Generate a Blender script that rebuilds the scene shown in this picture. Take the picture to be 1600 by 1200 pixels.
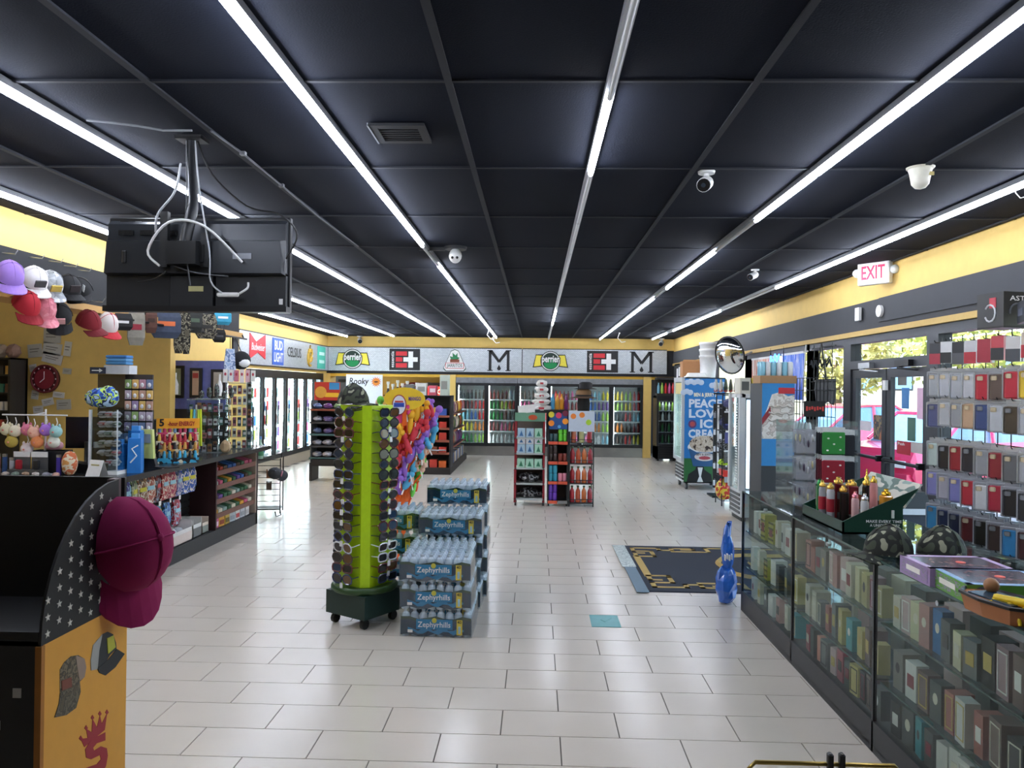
import bpy, bmesh, math, random
from mathutils import Vector, Matrix
random.seed(7)
PI = math.pi
scene = bpy.context.scene
COL = scene.collection
for o in list(bpy.data.objects): bpy.data.objects.remove(o)
# ------------------------------------------------------------------ camera
FPX, YAW, PITCH, ROLL, HC = 1201.17, .0319, .0045, .0122, 1.7815
_f = Vector((-math.sin(YAW)*math.cos(PITCH), math.cos(YAW)*math.cos(PITCH), math.sin(PITCH)))
_r = Vector((math.cos(YAW), math.sin(YAW), 0)); _u = _r.cross(_f)
CR = _r*math.cos(ROLL) + _u*math.sin(ROLL); CU = _u*math.cos(ROLL) - _r*math.sin(ROLL); CF = _f
cam = bpy.data.cameras.new('camera'); cam.sensor_width = 36; cam.lens = FPX/1600*36; cam.clip_start = .05; cam.clip_end = 300
camo = bpy.data.objects.new('camera', cam); COL.objects.link(camo)
camo.matrix_world = Matrix(((CR.x, CU.x, -CF.x, 0), (CR.y, CU.y, -CF.y, 0), (CR.z, CU.z, -CF.z, HC), (0, 0, 0, 1)))
scene.camera = camo
# ------------------------------------------------------------------ world, sun, exposure
scene.view_settings.view_transform = 'Standard'; scene.view_settings.look = 'None'
scene.view_settings.gamma = 1; scene.view_settings.use_curve_mapping = False
scene.view_settings.exposure = 0.3
wd = bpy.data.worlds.new('sky'); scene.world = wd; wd.use_nodes = True
wn = wd.node_tree.nodes; bg = wn['Background']
sky = wn.new('ShaderNodeTexSky'); sky.sky_type = 'NISHITA'; sky.sun_disc = False
sky.sun_elevation = math.radians(48); sky.sun_rotation = math.radians(250); sky.air_density = 1.2; sky.dust_density = 2.0
wd.node_tree.links.new(sky.outputs[0], bg.inputs[0]); bg.inputs[1].default_value = 1.1
sun = bpy.data.lights.new('sun', 'SUN'); sun.energy = 12.0; sun.angle = .01; sun.color = (1, .95, .88)
suno = bpy.data.objects.new('sun', sun); COL.objects.link(suno)
suno.rotation_euler = Vector((.55, .3, -.78)).to_track_quat('-Z', 'Y').to_euler()
LED = 45.0            # strength of the ceiling LED tubes
COOL = 8.0            # strength of the cooler LED strips
# ------------------------------------------------------------------ point helpers (a ray of the photo met with a real plane)
def ray(x, y): return CR*(x-800) - CU*(y-600) + CF*FPX
def aY(x, y, Y): d = ray(x, y); return Vector((0, 0, HC)) + d*(Y/d.y)
def aX(x, y, X): d = ray(x, y); return Vector((0, 0, HC)) + d*(X/d.x)
def aZ(x, y, Z=0): d = ray(x, y); return Vector((0, 0, HC)) + d*((Z-HC)/d.z)
def topx(p):
    v = Vector(p) - Vector((0, 0, HC)); d = v.dot(CF); return 800+FPX*v.dot(CR)/d, 600-FPX*v.dot(CU)/d
# ------------------------------------------------------------------ materials
def lin(c): c /= 255; return c/12.92 if c <= .04045 else ((c+.055)/1.055)**2.4
def rgb(h): return (lin(h >> 16), lin((h >> 8) & 255), lin(h & 255), 1)
MATS = {}
def M(h, rough=.5, metal=0., noise=.08, scale=30., emit=0., bump=0., coat=0., alpha=1.):
    k = (h, rough, metal, noise, scale, emit, bump, coat, alpha)
    if k in MATS: return MATS[k]
    m = bpy.data.materials.new('m_%06x' % h); m.use_nodes = True; t = m.node_tree; b = t.nodes['Principled BSDF']
    c = rgb(h); b.inputs['Base Color'].default_value = c; b.inputs['Roughness'].default_value = rough; b.inputs['Metallic'].default_value = metal
    if coat: b.inputs['Coat Weight'].default_value = coat
    if alpha < 1: b.inputs['Alpha'].default_value = alpha
    if noise or bump:
        tc = t.nodes.new('ShaderNodeTexCoord'); n = t.nodes.new('ShaderNodeTexNoise'); n.inputs['Scale'].default_value = scale
        t.links.new(tc.outputs['Object'], n.inputs['Vector'])
    if noise:
        mx = t.nodes.new('ShaderNodeMix'); mx.data_type = 'RGBA'
        mx.inputs['A'].default_value = tuple(min(1, v*(1+noise)+noise*.01) for v in c[:3])+(1,)
        mx.inputs['B'].default_value = tuple(v*(1-noise) for v in c[:3])+(1,)
        t.links.new(n.outputs[0], mx.inputs['Factor']); t.links.new(mx.outputs['Result'], b.inputs['Base Color'])
    if bump:
        bp = t.nodes.new('ShaderNodeBump'); bp.inputs['Strength'].default_value = bump; bp.inputs['Distance'].default_value = .01
        t.links.new(n.outputs[0], bp.inputs['Height']); t.links.new(bp.outputs[0], b.inputs['Normal'])
    if emit:
        b.inputs['Emission Color'].default_value = c; b.inputs['Emission Strength'].default_value = emit
    MATS[k] = m; return m
def glass(tint=0xEAF4F0, gloss=.10, rough=.02, body=0., bcol=0xDDE6E6):
    """thin sheet: clear, mirror-like by fresnel, optionally a little milky"""
    k = ('glass', tint, gloss, rough, body, bcol)
    if k in MATS: return MATS[k]
    m = bpy.data.materials.new('m_glass'); m.use_nodes = True; t = m.node_tree; t.nodes.clear()
    out = t.nodes.new('ShaderNodeOutputMaterial'); tr = t.nodes.new('ShaderNodeBsdfTransparent'); tr.inputs[0].default_value = rgb(tint)
    gl = t.nodes.new('ShaderNodeBsdfGlossy'); gl.inputs['Roughness'].default_value = rough
    lw = t.nodes.new('ShaderNodeLayerWeight'); lw.inputs['Blend'].default_value = gloss
    mx = t.nodes.new('ShaderNodeMixShader'); src = tr
    if body:
        df = t.nodes.new('ShaderNodeBsdfDiffuse'); df.inputs[0].default_value = rgb(bcol)
        m2 = t.nodes.new('ShaderNodeMixShader'); m2.inputs[0].default_value = body
        t.links.new(tr.outputs[0], m2.inputs[1]); t.links.new(df.outputs[0], m2.inputs[2]); src = m2
    pw = t.nodes.new('ShaderNodeMath'); pw.operation = 'POWER'; pw.inputs[1].default_value = 4.; t.links.new(lw.outputs['Facing'], pw.inputs[0])
    ma = t.nodes.new('ShaderNodeMath'); ma.operation = 'MULTIPLY_ADD'; ma.inputs[1].default_value = gloss*5; ma.inputs[2].default_value = gloss*.6; t.links.new(pw.outputs[0], ma.inputs[0])
    lw.inputs['Blend'].default_value = .5
    t.links.new(ma.outputs[0], mx.inputs[0]); t.links.new(src.outputs[0], mx.inputs[1]); t.links.new(gl.outputs[0], mx.inputs[2])
    t.links.new(mx.outputs[0], out.inputs[0]); MATS[k] = m; return m
def patt(cols, scale=20., rough=.6, kind='noise', stretch=(1, 1, 1), detail=2., emit=0.):
    """blotches of several colours (camouflage, mottled print, mixed stock)"""
    k = ('patt', tuple(cols), scale, rough, kind, stretch, detail, emit)
    if k in MATS: return MATS[k]
    m = bpy.data.materials.new('m_pattern'); m.use_nodes = True; t = m.node_tree; b = t.nodes['Principled BSDF']; b.inputs['Roughness'].default_value = rough
    tc = t.nodes.new('ShaderNodeTexCoord'); mp = t.nodes.new('ShaderNodeMapping'); mp.inputs['Scale'].default_value = stretch
    t.links.new(tc.outputs['Object'], mp.inputs['Vector'])
    if kind == 'noise':
        n = t.nodes.new('ShaderNodeTexNoise'); n.inputs['Scale'].default_value = scale; n.inputs['Detail'].default_value = detail; o = n.outputs[0]
        lo, hi = .32, .68
    else:
        n = t.nodes.new('ShaderNodeTexVoronoi'); n.inputs['Scale'].default_value = scale; s = t.nodes.new('ShaderNodeSeparateColor')
        t.links.new(n.outputs['Color'], s.inputs[0]); o = s.outputs[0]; lo, hi = 0., 1.
    t.links.new(mp.outputs[0], n.inputs['Vector'])
    r = t.nodes.new('ShaderNodeValToRGB'); r.color_ramp.interpolation = 'CONSTANT'; e = r.color_ramp.elements
    e[0].position = 0; e[0].color = rgb(cols[0]); e[1].position = lo+(hi-lo)/len(cols); e[1].color = rgb(cols[1])
    for i, c in enumerate(cols[2:]): x = e.new(lo+(hi-lo)*(i+2)/len(cols)); x.color = rgb(c)
    t.links.new(o, r.inputs[0]); t.links.new(r.outputs[0], b.inputs['Base Color'])
    if emit: t.links.new(r.outputs[0], b.inputs['Emission Color']); b.inputs['Emission Strength'].default_value = emit
    MATS[k] = m; return m
CAMO = patt([0x94957f, 0x23261f, 0x1b1d18, 0x1b1d18, 0x3c4233, 0x3c4233], 24., .8, detail=.5)
# ------------------------------------------------------------------ mesh builder
class MB:
    def __init__(s): s.v = []; s.f = []; s.sm = []; s.X = None
    def add(s, vs, fs, smooth=False):
        n = len(s.v); s.v += [tuple(s.X @ Vector(p)) if s.X else tuple(p) for p in vs]
        for f in fs: s.f.append(tuple(n+i for i in f)); s.sm.append(smooth)
        return s
    def box(s, c, d, rz=0, taper=1.):
        a, b, h = d[0]/2, d[1]/2, d[2]/2; cs, sn = math.cos(rz), math.sin(rz); vs = []
        for z in (-h, h):
            k = taper if z > 0 else 1.
            for x, y in ((-a, -b), (a, -b), (a, b), (-a, b)):
                x *= k; y *= k; vs.append((c[0]+x*cs-y*sn, c[1]+x*sn+y*cs, c[2]+z))
        return s.add(vs, [(3, 2, 1, 0), (4, 5, 6, 7), (0, 1, 5, 4), (1, 2, 6, 5), (2, 3, 7, 6), (3, 0, 4, 7)])
    def bb(s, a, b): return s.box([(p+q)/2 for p, q in zip(a, b)], [abs(p-q) for p, q in zip(a, b)])
    def rbox(s, c, d, r):           # box with rounded vertical edges chamfered all round
        x, y, z = [q/2 for q in d]; pr = []
        for k in range(4):
            for j in range(3):
                a = PI/2*k + PI/4*j; sx = 1 if k in (0, 3) else -1; sy = 1 if k in (0, 1) else -1
                pr.append((sx*(x-r)+r*math.cos(a), sy*(y-r)+r*math.sin(a)))
        rings = []
        for zz, i in ((-z, r*.7), (-z+r*.7, 0), (z-r*.7, 0), (z, r*.7)):
            kx, ky = (x-i)/x, (y-i)/y
            rings.append([(c[0]+p[0]*kx, c[1]+p[1]*ky, c[2]+zz) for p in pr])
        return s.loft(rings, True)
    def loft(s, rings, cap=True, smooth=False, closed=True):
        n = len(rings[0]); vs = [p for r in rings for p in r]; fs = []
        for i in range(len(rings)-1):
            for j in range(n if closed else n-1):
                k = (j+1) % n; fs.append((i*n+j, i*n+k, (i+1)*n+k, (i+1)*n+j))
        s.add(vs, fs, smooth)
        if cap:
            s.add(rings[0], [tuple(range(n-1, -1, -1))]); s.add(rings[-1], [tuple(range(n))])
        return s
    def tube(s, pts, r, n=6, cap=True):
        pts = [Vector(p) for p in pts]; rs = r if isinstance(r, (list, tuple)) else [r]*len(pts); rings = []; up = None
        for i, p in enumerate(pts):
            d = (pts[min(i+1, len(pts)-1)]-pts[max(i-1, 0)]).normalized()
            if up is None:
                up = Vector((0, 0, 1)) if abs(d.z) < .9 else Vector((1, 0, 0))
            a = d.cross(up).normalized(); up = a.cross(d).normalized()
            rings.append([tuple(p+(a*math.cos(2*PI*k/n)+up*math.sin(2*PI*k/n))*rs[i]) for k in range(n)])
        return s.loft(rings, cap, n > 5)
    def lathe(s, prof, n=12, c=(0, 0, 0), sx=1., sy=1., cap=True):
        rings = [[(c[0]+r*sx*math.cos(2*PI*k/n), c[1]+r*sy*math.sin(2*PI*k/n), c[2]+z) for k in range(n)] for r, z in prof]
        return s.loft(rings, cap, True)
    def ell(s, c, r, n=10, m=6):
        return s.lathe([(max(.02, math.sin(PI*i/m))*1, -math.cos(PI*i/m)) for i in range(m+1)], n) if False else s.loft(
            [[(c[0]+r[0]*max(.03, math.sin(PI*i/m))*math.cos(2*PI*k/n), c[1]+r[1]*max(.03, math.sin(PI*i/m))*math.sin(2*PI*k/n), c[2]-r[2]*math.cos(PI*i/m)) for k in range(n)] for i in range(m+1)], True, True)
    def prism(s, poly, y0, y1):     # outline in x,z pushed from y0 to y1
        n = len(poly); vs = [(p[0], y0, p[1]) for p in poly]+[(p[0], y1, p[1]) for p in poly]
        fs = [tuple(range(n)), tuple(range(2*n-1, n-1, -1))]+[(i+n, (i+1) % n+n, (i+1) % n, i) for i in range(n)]
        return s.add(vs, fs)
    def mesh(s, name):
        me = bpy.data.meshes.new(name); me.from_pydata(s.v, [], s.f)
        me.polygons.foreach_set('use_smooth', s.sm); me.update(); return me
def obj(name, me, mat, parent=None, loc=(0, 0, 0), rot=(0, 0, 0), scale=1., label=None, cat=None, group=None, kind=None):
    if isinstance(me, MB): me = me.mesh(name)
    if not me.materials: me.materials.append(mat)
    o = bpy.data.objects.new(name, me); COL.objects.link(o); o.parent = parent
    if me.materials[0] != mat: o.material_slots[0].link = 'OBJECT'; o.material_slots[0].material = mat
    o.location = loc; o.rotation_euler = rot; o.scale = (scale,)*3 if isinstance(scale, (int, float)) else scale
    return tag(o, label, cat, group, kind)
def tag(o, label=None, cat=None, group=None, kind=None):
    if label: o['label'] = label
    if cat: o['category'] = cat
    if group: o['group'] = group
    if kind: o['kind'] = kind
    return o
def thing(name, label, cat, loc=(0, 0, 0), rz=0., group=None, kind=None, rot=None):
    o = bpy.data.objects.new(name, None); COL.objects.link(o); o.empty_display_size = .05
    o.location = loc; o.rotation_euler = rot if rot else (0, 0, rz); return tag(o, label, cat, group, kind)
CACHE = {}
def cached(k, fn):
    if k not in CACHE: CACHE[k] = fn()
    return CACHE[k]
def text_mesh(s, bold=.0, ext=.002, shear=0., space=1.):
    def mk():
        c = bpy.data.curves.new('lettering', 'FONT'); c.body = s; c.size = 1; c.extrude = ext; c.offset = bold; c.align_x = 'CENTER'; c.align_y = 'CENTER'
        c.shear = shear; c.space_character = space; c.resolution_u = 2
        o = bpy.data.objects.new('t', c); me = bpy.data.meshes.new_from_object(o); bpy.data.objects.remove(o); bpy.data.curves.remove(c); return me
    return cached(('text', s, bold, ext, shear, space), mk)
FY = (PI/2, 0, 0)            # lettering that faces -y (towards the entrance)
FXm = (PI/2, 0, -PI/2)       # faces -x
FXp = (PI/2, 0, PI/2)        # faces +x
def text(name, s, size, mat, parent, loc, rot=FY, bold=.01, w=None, shear=0., kind=None):
    me = text_mesh(s, bold, .002, shear); sx = size
    if w:
        xs = [v.co.x for v in me.vertices]; sx = w/(max(xs)-min(xs))
    return obj(name, me, mat, parent, loc, rot, (sx, size, size))
ORD = ['first', 'second', 'third', 'fourth', 'fifth', 'sixth', 'seventh', 'eighth', 'ninth', 'tenth', 'eleventh', 'twelfth', 'thirteenth', 'fourteenth', 'fifteenth', 'sixteenth', 'seventeenth', 'eighteenth', 'nineteenth', 'twentieth']
def ordn(i): return ORD[i] if i < 20 else ('twenty-'+ORD[i-20] if i < 29 else 'thirtieth' if i == 29 else 'thirty-'+ORD[i-30])
def B(a, b): return MB().bb(a, b)
STEEL = M(0xb9bcc0, .3, .9); BLACK = M(0x121214, .45); WHITE = M(0xe8e8e6, .5); DARKM = M(0x1a1b1e, .4, .3)
YEL = M(0xdebb69, .7, scale=8.); CHAR = M(0x35373b, .75, scale=6.)
# ================================================================== the setting
CZ = 3.08; XR = 3.55; YB = 20.0; XL = -5.5
# floor: slab with grout, then tiles in running bond
grout = M(0x5a544c, .9)
TILE = M(0xd2c9bc, .22, noise=.05, scale=2.2)
floor = obj('floor', B((-8.6, -3.2, -.15), (4, 22.4, -.005)), grout, kind='structure')
x0, y0, hs = -2.6039, 5.1644, .305
tile_me = MB().box((0, 0, -.003), (.605, .300, .006), taper=.997).mesh('tile'); tiles = []
for k in range(-27, 56):
    Y = y0+(k+.5)*hs
    for u in range(-22, 22):
        if (u-k) % 2: continue
        X = x0+(u+1)*hs
        if X < -8.3 or X > XR+.25 or (X < -5.6 and Y > 9.9): continue
        if Y > 20.7: continue
        px, py = topx((X, Y, 0)) if Y > .6 else (-9, -9)
        vis = Y > 2.6 and -60 < px < 1650 and py < 1260 and not (Y < 9.7 and X < -3.7) and not (Y < 6.3 and X > 1.95)
        tiles.append((0 if vis else 1, Y, X))
tiles.sort(); rest = MB()
for i, (h, Y, X) in enumerate(tiles):
    if i < 300 and not h: obj('tile', tile_me, TILE, floor, (X, Y, 0))
    else: rest.box((X, Y, -.003), (.605, .300, .006), taper=.997)
obj('tile_field', rest, TILE, floor, kind='stuff')
# ceiling: black panels in a grid of bars
ceil = obj('ceiling', B((-8.6, -3.2, CZ+.02), (4, 22.4, CZ+.2)), BLACK, kind='structure')
PANEL = M(0x121724, .9, noise=.12, scale=120., bump=.15); PANEL.node_tree.nodes['Principled BSDF'].inputs['Specular IOR Level'].default_value = .15
pme = MB().box((0, 0, 0), (1.27, 1.274, .016)).mesh('ceiling_panel')
bars = MB()
for i in range(-6, 4):
    gx = -.39+1.3*i; bars.bb((gx-.016, -3, CZ-.006), (gx+.016, 22, CZ+.02))
    for j in range(-5, 15):
        cx, cy = gx+.65, 3.25+1.29*(j+.5)
        if cx-.6 > XR or cy > 20.2: continue
        obj('ceiling_panel', pme, PANEL, ceil, (cx, cy, CZ+.012+random.uniform(-.003, .002)), (random.uniform(-.003, .003), random.uniform(-.003, .003), 0))
for j in range(-5, 15):
    gy = 3.25+1.29*j; bars.bb((-8.4, gy-.01, CZ-.004), (XR, gy+.01, CZ+.018))
obj('ceiling_grid', bars, M(0x191d26, .8), ceil)
# walls
wl = obj('wall_left', MB().bb((XL-.15, 10.4, 0), (XL, 14.4, CZ)).bb((XL-.15, 14.4, 2.1), (XL, 20.6, CZ)).bb((XL-.15, 19.55, 0), (XL, 20.6, 2.1)), YEL, kind='structure')
obj('wall_booth_left', B((-7.9, -3, 0), (-7.75, 10.5, CZ)), YEL, kind='structure')
obj('wall_booth_back', B((-7.9, 10.3, 0), (-4.98, 10.45, CZ)), YEL, kind='structure')
obj('wall_front', B((-8, -3.15, 0), (4, -3, CZ)), M(0xa89a80, .8), kind='structure')
# soffit above the counter
sof = obj('wall_soffit', B((-4.12, -3, 2.46), (-3.98, 10.08, CZ)), YEL, kind='structure')
obj('soffit_board', B((-3.98, -3, 2.47), (-3.955, 10.08, 2.785)), M(0x141518, .8), sof)
obj('soffit_ledge', B((-4.2, -3, 2.40), (-3.90, 10.08, 2.46)), M(0xb48a48, .6), sof)
# back wall: soffit that carries the signs, piers, the drinks nook
wb = obj('wall_back', B((XL-.15, YB+.02, 2.78), (XR, YB+.6, CZ)), YEL, kind='structure')
obj('sign_backing', B((XL, YB+.05, 2.1), (XR, YB+.5, 2.80)), M(0x1b1c1f, .6), wb)
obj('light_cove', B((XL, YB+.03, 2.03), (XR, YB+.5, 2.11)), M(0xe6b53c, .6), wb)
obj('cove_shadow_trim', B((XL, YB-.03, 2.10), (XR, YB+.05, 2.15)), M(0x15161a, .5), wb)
for a, b in ((-5.5, -5.42), (-2.31, -2.11), (2.77, 2.97)):
    obj('pier', B((a, YB, 0), (b, YB+.6, 2.1)), YEL, wb)
obj('wall_nook', B((XL-.1, 21.3, 0), (-2.1, 21.45, 2.1)), M(0xd7a850, .7), kind='structure')
obj('wall_behind_coolers', B((-2.2, 21.5, 0), (XR, 21.6, 2.1)), M(0x30302f, .7), kind='structure')
# right wall: band, fascia, shop front
wr = obj('wall_right', B((XR, -3, 2.74), (XR+.25, 20.6, CZ)), YEL, kind='structure')
obj('fascia_board', B((XR-.03, -3, 2.44), (XR+.2, 19.98, 2.745)), CHAR, wr)
obj('fascia_step', B((XR-.045, -3, 2.5), (XR-.028, 8.02, 2.745)), M(0x383a3e, .75, scale=6.), wr)
obj('wood_batten', B((XR-.06, -3, 2.385), (XR+.02, 19.9, 2.44)), M(0xc0a05a, .6), wr)
obj('wall_right_back', B((XR, 16.2, 0), (XR+.2, 20.6, 2.44)), CHAR, kind='structure')
obj('wall_right_near', B((XR, -3, 0), (XR+.2, 3.2, 2.44)), CHAR, kind='structure')
FR = M(0x3b3d42, .45, .4)
PANE = glass(0xf2f6f6, .04)
def frame_post(par, y, w=.07, z0=0, z1=2.39, x=XR, d=.12): obj('post', B((x-.02, y-w/2, z0), (x-.02+d, y+w/2, z1)), FR, par)
def window(n, ya, yb, sill=.12):
    w = thing('window_%d' % n, None, None, (0, 0, 0), kind='structure')
    frame_post(w, ya, .1); frame_post(w, yb, .1)
    obj('head', B((XR-.02, ya+.05, 2.30), (XR+.1, yb-.05, 2.39)), FR, w); obj('window_sill', B((XR-.02, ya+.05, 0), (XR+.1, yb-.05, sill)), FR, w)
    obj('pane', B((XR+.03, ya+.05, sill), (XR+.036, yb-.05, 2.30)), PANE, w); return w
window(1, 3.2, 5.1); window(2, 5.1, 6.93); window(3, 8.92, 10.12); window(4, 10.12, 13.1); window(5, 13.1, 16.2)
# double door with transom
d1 = thing('door_1', None, None, (0, 0, 0), kind='structure')
frame_post(d1, 7.03, .1); frame_post(d1, 8.82, .1)
obj('transom_bar', B((XR-.02, 7.08, 2.03), (XR+.1, 8.77, 2.12)), FR, d1); obj('head', B((XR-.02, 7.08, 2.31), (XR+.1, 8.77, 2.39)), FR, d1)
obj('transom_pane', B((XR+.03, 7.08, 2.12), (XR+.036, 8.77, 2.31)), PANE, d1)
for a, b in ((7.09, 7.915), (7.935, 8.76)):
    lf = thing('door_leaf', None, None, (0, a, 0)); lf.parent = d1; w = b-a
    fr = MB()
    for p, q in (((XR, 0, 0), (XR+.045, .09, 2.02)), ((XR, w-.09, 0), (XR+.045, w, 2.02)), ((XR, .09, 0), (XR+.045, w-.09, .2)), ((XR, .09, 1.93), (XR+.045, w-.09, 2.02))): fr.bb(p, q)
    obj('leaf_frame', fr, FR, lf); obj('pane', B((XR+.02, .09, .2), (XR+.026, w-.09, 1.93)), PANE, lf)
    obj('push_bar', MB().tube([(XR-.05, .04, 1.10), (XR-.05, w-.04, 1.10)], .017, 8).box((XR-.02, .07, 1.10), (.08, .04, .06)).box((XR-.02, w-.07, 1.10), (.08, .04, .06)), DARKM, lf)
    obj('door_closer', MB().box((XR-.04, w*.45, 2.06), (.06, .28, .06)).tube([(XR-.05, w*.45, 2.03), (XR-.16, w*.3, 2.01), (XR-.03, w*.15, 1.99)], .01), DARKM if a < 7.5 else STEEL, lf)
obj('contact_sensor', B((XR-.04, 7.86, 1.80), (XR-.01, 7.92, 1.90)), WHITE, d1)
# ------------------------------------------------------------------ light tracks
tube_on = M(0xe9f0ff, .4, noise=0, emit=LED); rail_m = M(0xb4b6ba, .35, .6); tube_off = M(0xcfd2d4, .3)
def track(label, X, lit, ya, yb):
    t = thing('light_track', label, 'ceiling light', (X, 0, CZ-.05), group='LED tracks on the black ceiling')
    obj('rail', B((-.022, ya, .018), (.022, yb, .05)), rail_m, t)
    segs = []; y = ya
    for a, b in lit:
        if a-y > .1: segs.append((y, a, 0))
        segs.append((a, b, 1)); y = b
    if yb-y > .1: segs.append((y, yb, 0))
    for a, b, on in segs:
        n = max(1, round((b-a)/1.22)); L = (b-a)/n
        for i in range(n):
            obj('led_tube' if on else 'unlit_tube', MB().tube([(0, a+i*L+.012, 0), (0, a+(i+1)*L-.012, 0)], .0145 if on else .013, 8), tube_on if on else tube_off, t)
track('LED track inside the booth behind the soffit board', -5.6, [(.5, 9.6)], .5, 9.6)  # added out of view to brighten the booth wall
def yl(p): return aZ(p[0], p[1], CZ-.05).y
track('leftmost short lit track, partly hidden beyond the television', -4.85, [(13.0, 19.5)], 13., 19.5)
track('second track from left, passing behind the television above caps', -3.6, [(3.2, 19.2)], 3.2, 19.4)
track('third track from left, running directly over the television mount', -2.3, [(1.2, yl((254, 271))), (yl((256, 272)), 19.0)], 1.2, 19.2)
track('long lit track left of the round ceiling vent camera', -1.03, [(1.2, yl((580, 274))), (yl((581, 275)), yl((668, 385))), (yl((690, 415)), 19.4)], 1.2, 19.6)
track('middle track, mostly unlit with one short bright tube', .3, [(yl((932, 155)), yl((910, 272))), (yl((868, 485)), yl((863, 508)))], .8, 19.8)
track('second track from right, ending above back cooler doors', 1.6, [(1.2, yl((1252, 272))), (yl((1250, 274)), yl((1162, 345))), (yl((1103, 393)), yl((1030, 451))), (yl((1010, 466)), 19.6)], 1.2, 19.8)
track('rightmost track along the yellow wall above shop door', 2.9, [(1.5, yl((1335, 388))), (yl((1333, 389)), yl((1205, 450))), (yl((1122, 486)), yl((1050, 517))), (yl((1040, 521)), 19.4)], 1.5, 19.6)
# ================================================================== brand panels above the coolers
def plate_mat():
    m = bpy.data.materials.new('m_tread_plate'); m.use_nodes = True; t = m.node_tree; b = t.nodes['Principled BSDF']
    b.inputs['Metallic'].default_value = .55; b.inputs['Roughness'].default_value = .34
    tc = t.nodes.new('ShaderNodeTexCoord'); mp = t.nodes.new('ShaderNodeMapping'); mp.inputs['Rotation'].default_value = (PI/2, 0, 0)
    br = t.nodes.new('ShaderNodeTexBrick'); br.inputs['Scale'].default_value = 9; br.inputs['Mortar Size'].default_value = .03
    br.inputs['Color1'].default_value = rgb(0xd5dadd); br.inputs['Color2'].default_value = rgb(0xc2c8cc); br.inputs['Mortar'].default_value = rgb(0xa2a9ae)
    t.links.new(tc.outputs['Object'], mp.inputs[0]); t.links.new(mp.outputs[0], br.inputs['Vector']); t.links.new(br.outputs['Color'], b.inputs['Base Color'])
    bp = t.nodes.new('ShaderNodeBump'); bp.inputs['Strength'].default_value = .4; t.links.new(br.outputs['Fac'], bp.inputs['Height']); t.links.new(bp.outputs[0], b.inputs['Normal']); return m
PLATE = plate_mat(); INK = M(0x17181a, .5); RED = M(0xd02a34, .5); GREEN = M(0x0f8a4c, .5); LEMON = M(0xf0dc4a, .5)
def disc(r, y0, y1, n=32, sx=1., sz=1., c=(0, 0)): return MB().prism([(c[0]+r*sx*math.cos(2*PI*k/n), c[1]+r*sz*math.sin(2*PI*k/n)) for k in range(n)], y0, y1)
def at_local(par, name, x, z):
    e = bpy.data.objects.new(name, None); COL.objects.link(e); e.parent = par; e.location = (x, 0, z); e.empty_display_size = .05; return e
def logo_ribbon(par, x, z, s=1.):
    g = at_local(par, 'logo', x, z); g.scale = (s,)*3
    obj('ribbon_edge', MB().prism([(-.46, -.17), (-.38, .17), (.38, .17), (.46, -.17), (.0, -.12)], -.012, 0), INK, g)
    for sg in (1, -1): obj('ribbon', MB().prism([(sg*a_, b_) for a_, b_ in [(-.43, -.145), (-.37, .15), (-.1, .14), (-.1, -.1)][::sg]], -.018, -.01), LEMON, g)
    obj('ring', disc(.26, -.022, 0), INK, g); obj('white_disc', disc(.24, -.026, 0), WHITE, g); obj('dark_disc', disc(.215, -.03, 0), M(0x20352c, .5), g)
    obj('green_disc', disc(.17, -.036, 0, 24, 1, .72, (0, -.075)), GREEN, g)
    text('letters_outline', 'perrier', .27, INK, g, (0, -.037, .05), bold=.06, w=.51); text('letters', 'perrier', .25, WHITE, g, (0, -.041, .05), bold=.03, w=.46)
def logo_plus(par, x, z):
    g = at_local(par, 'logo', x, z)
    obj('black_field', B((-.40, -.014, -.28), (.40, 0, .28)), INK, g)
    obj('red_bars', MB().bb((-.23, -.022, .1), (.06, -.012, .21)).bb((-.23, -.022, -.055), (-.06, -.012, .06)).bb((-.23, -.022, -.21), (.06, -.012, -.095)), RED, g)
    obj('white_plus', MB().prism([(-.03, -.055), (.1, -.055), (.1, -.21), (.22, -.21), (.22, -.055), (.34, -.055), (.34, .06), (.22, .06), (.22, .21), (.1, .21), (.1, .06), (-.03, .06)], -.026, -.012), WHITE, g)
    text('letters', 'essentia', .12, WHITE, g, (-.315, -.018, 0), (PI/2, -PI/2, 0), w=.42)
def logo_m(par, x, z):
    g = at_local(par, 'logo', x, z)
    m = MB().bb((-.27, -.012, -.26), (-.2, 0, .26)).bb((.2, -.012, -.26), (.27, 0, .26)).prism([(-.27, .26), (-.17, .26), (.02, 0), (-.02, -.06)], -.012, 0).prism([(.27, .26), (.02, -.06), (-.02, 0), (.17, .26)], -.012, 0)
    for a in (-.235, .235): m.bb((a-.07, -.012, -.27), (a+.07, 0, -.245))
    m.bb((-.31, -.012, .245), (-.17, 0, .27)).bb((.17, -.012, .245), (.31, 0, .27)); obj('letter_m', m, INK, g)
    obj('drop', MB().prism([(.05*math.cos(a), -.2+.055*math.sin(a)) for a in [PI*(1.0+.125*k) for k in range(9)]]+[(0, -.11)], -.012, 0), INK, g)
def panel(label, x, z, w, Y=YB-.065, rz=0., X=None):
    t = thing('brand_panel', label, 'sign', (x, Y, z) if X is None else (X, x, z), rz, 'tread plate brand panels above coolers')
    obj('tread_plate', B((-w/2, 0, -.305), (w/2, .02, .305)), PLATE, t)
    obj('edge_trim', MB().bb((-w/2, -.012, -.325), (w/2, .02, -.305)).bb((-w/2, -.012, .305), (w/2, .02, .325)), INK, t); return t
ZS = 2.475; PX = .016652
p1 = panel('long tread plate panel above drinks nook, with triangular logo', -2.92, ZS, 5.06)
p2 = panel('tread plate panel above the four back cooler doors', 1.49, ZS, 3.72)
def lx(px, c): return aY(px, 565, YB).x-c
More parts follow.
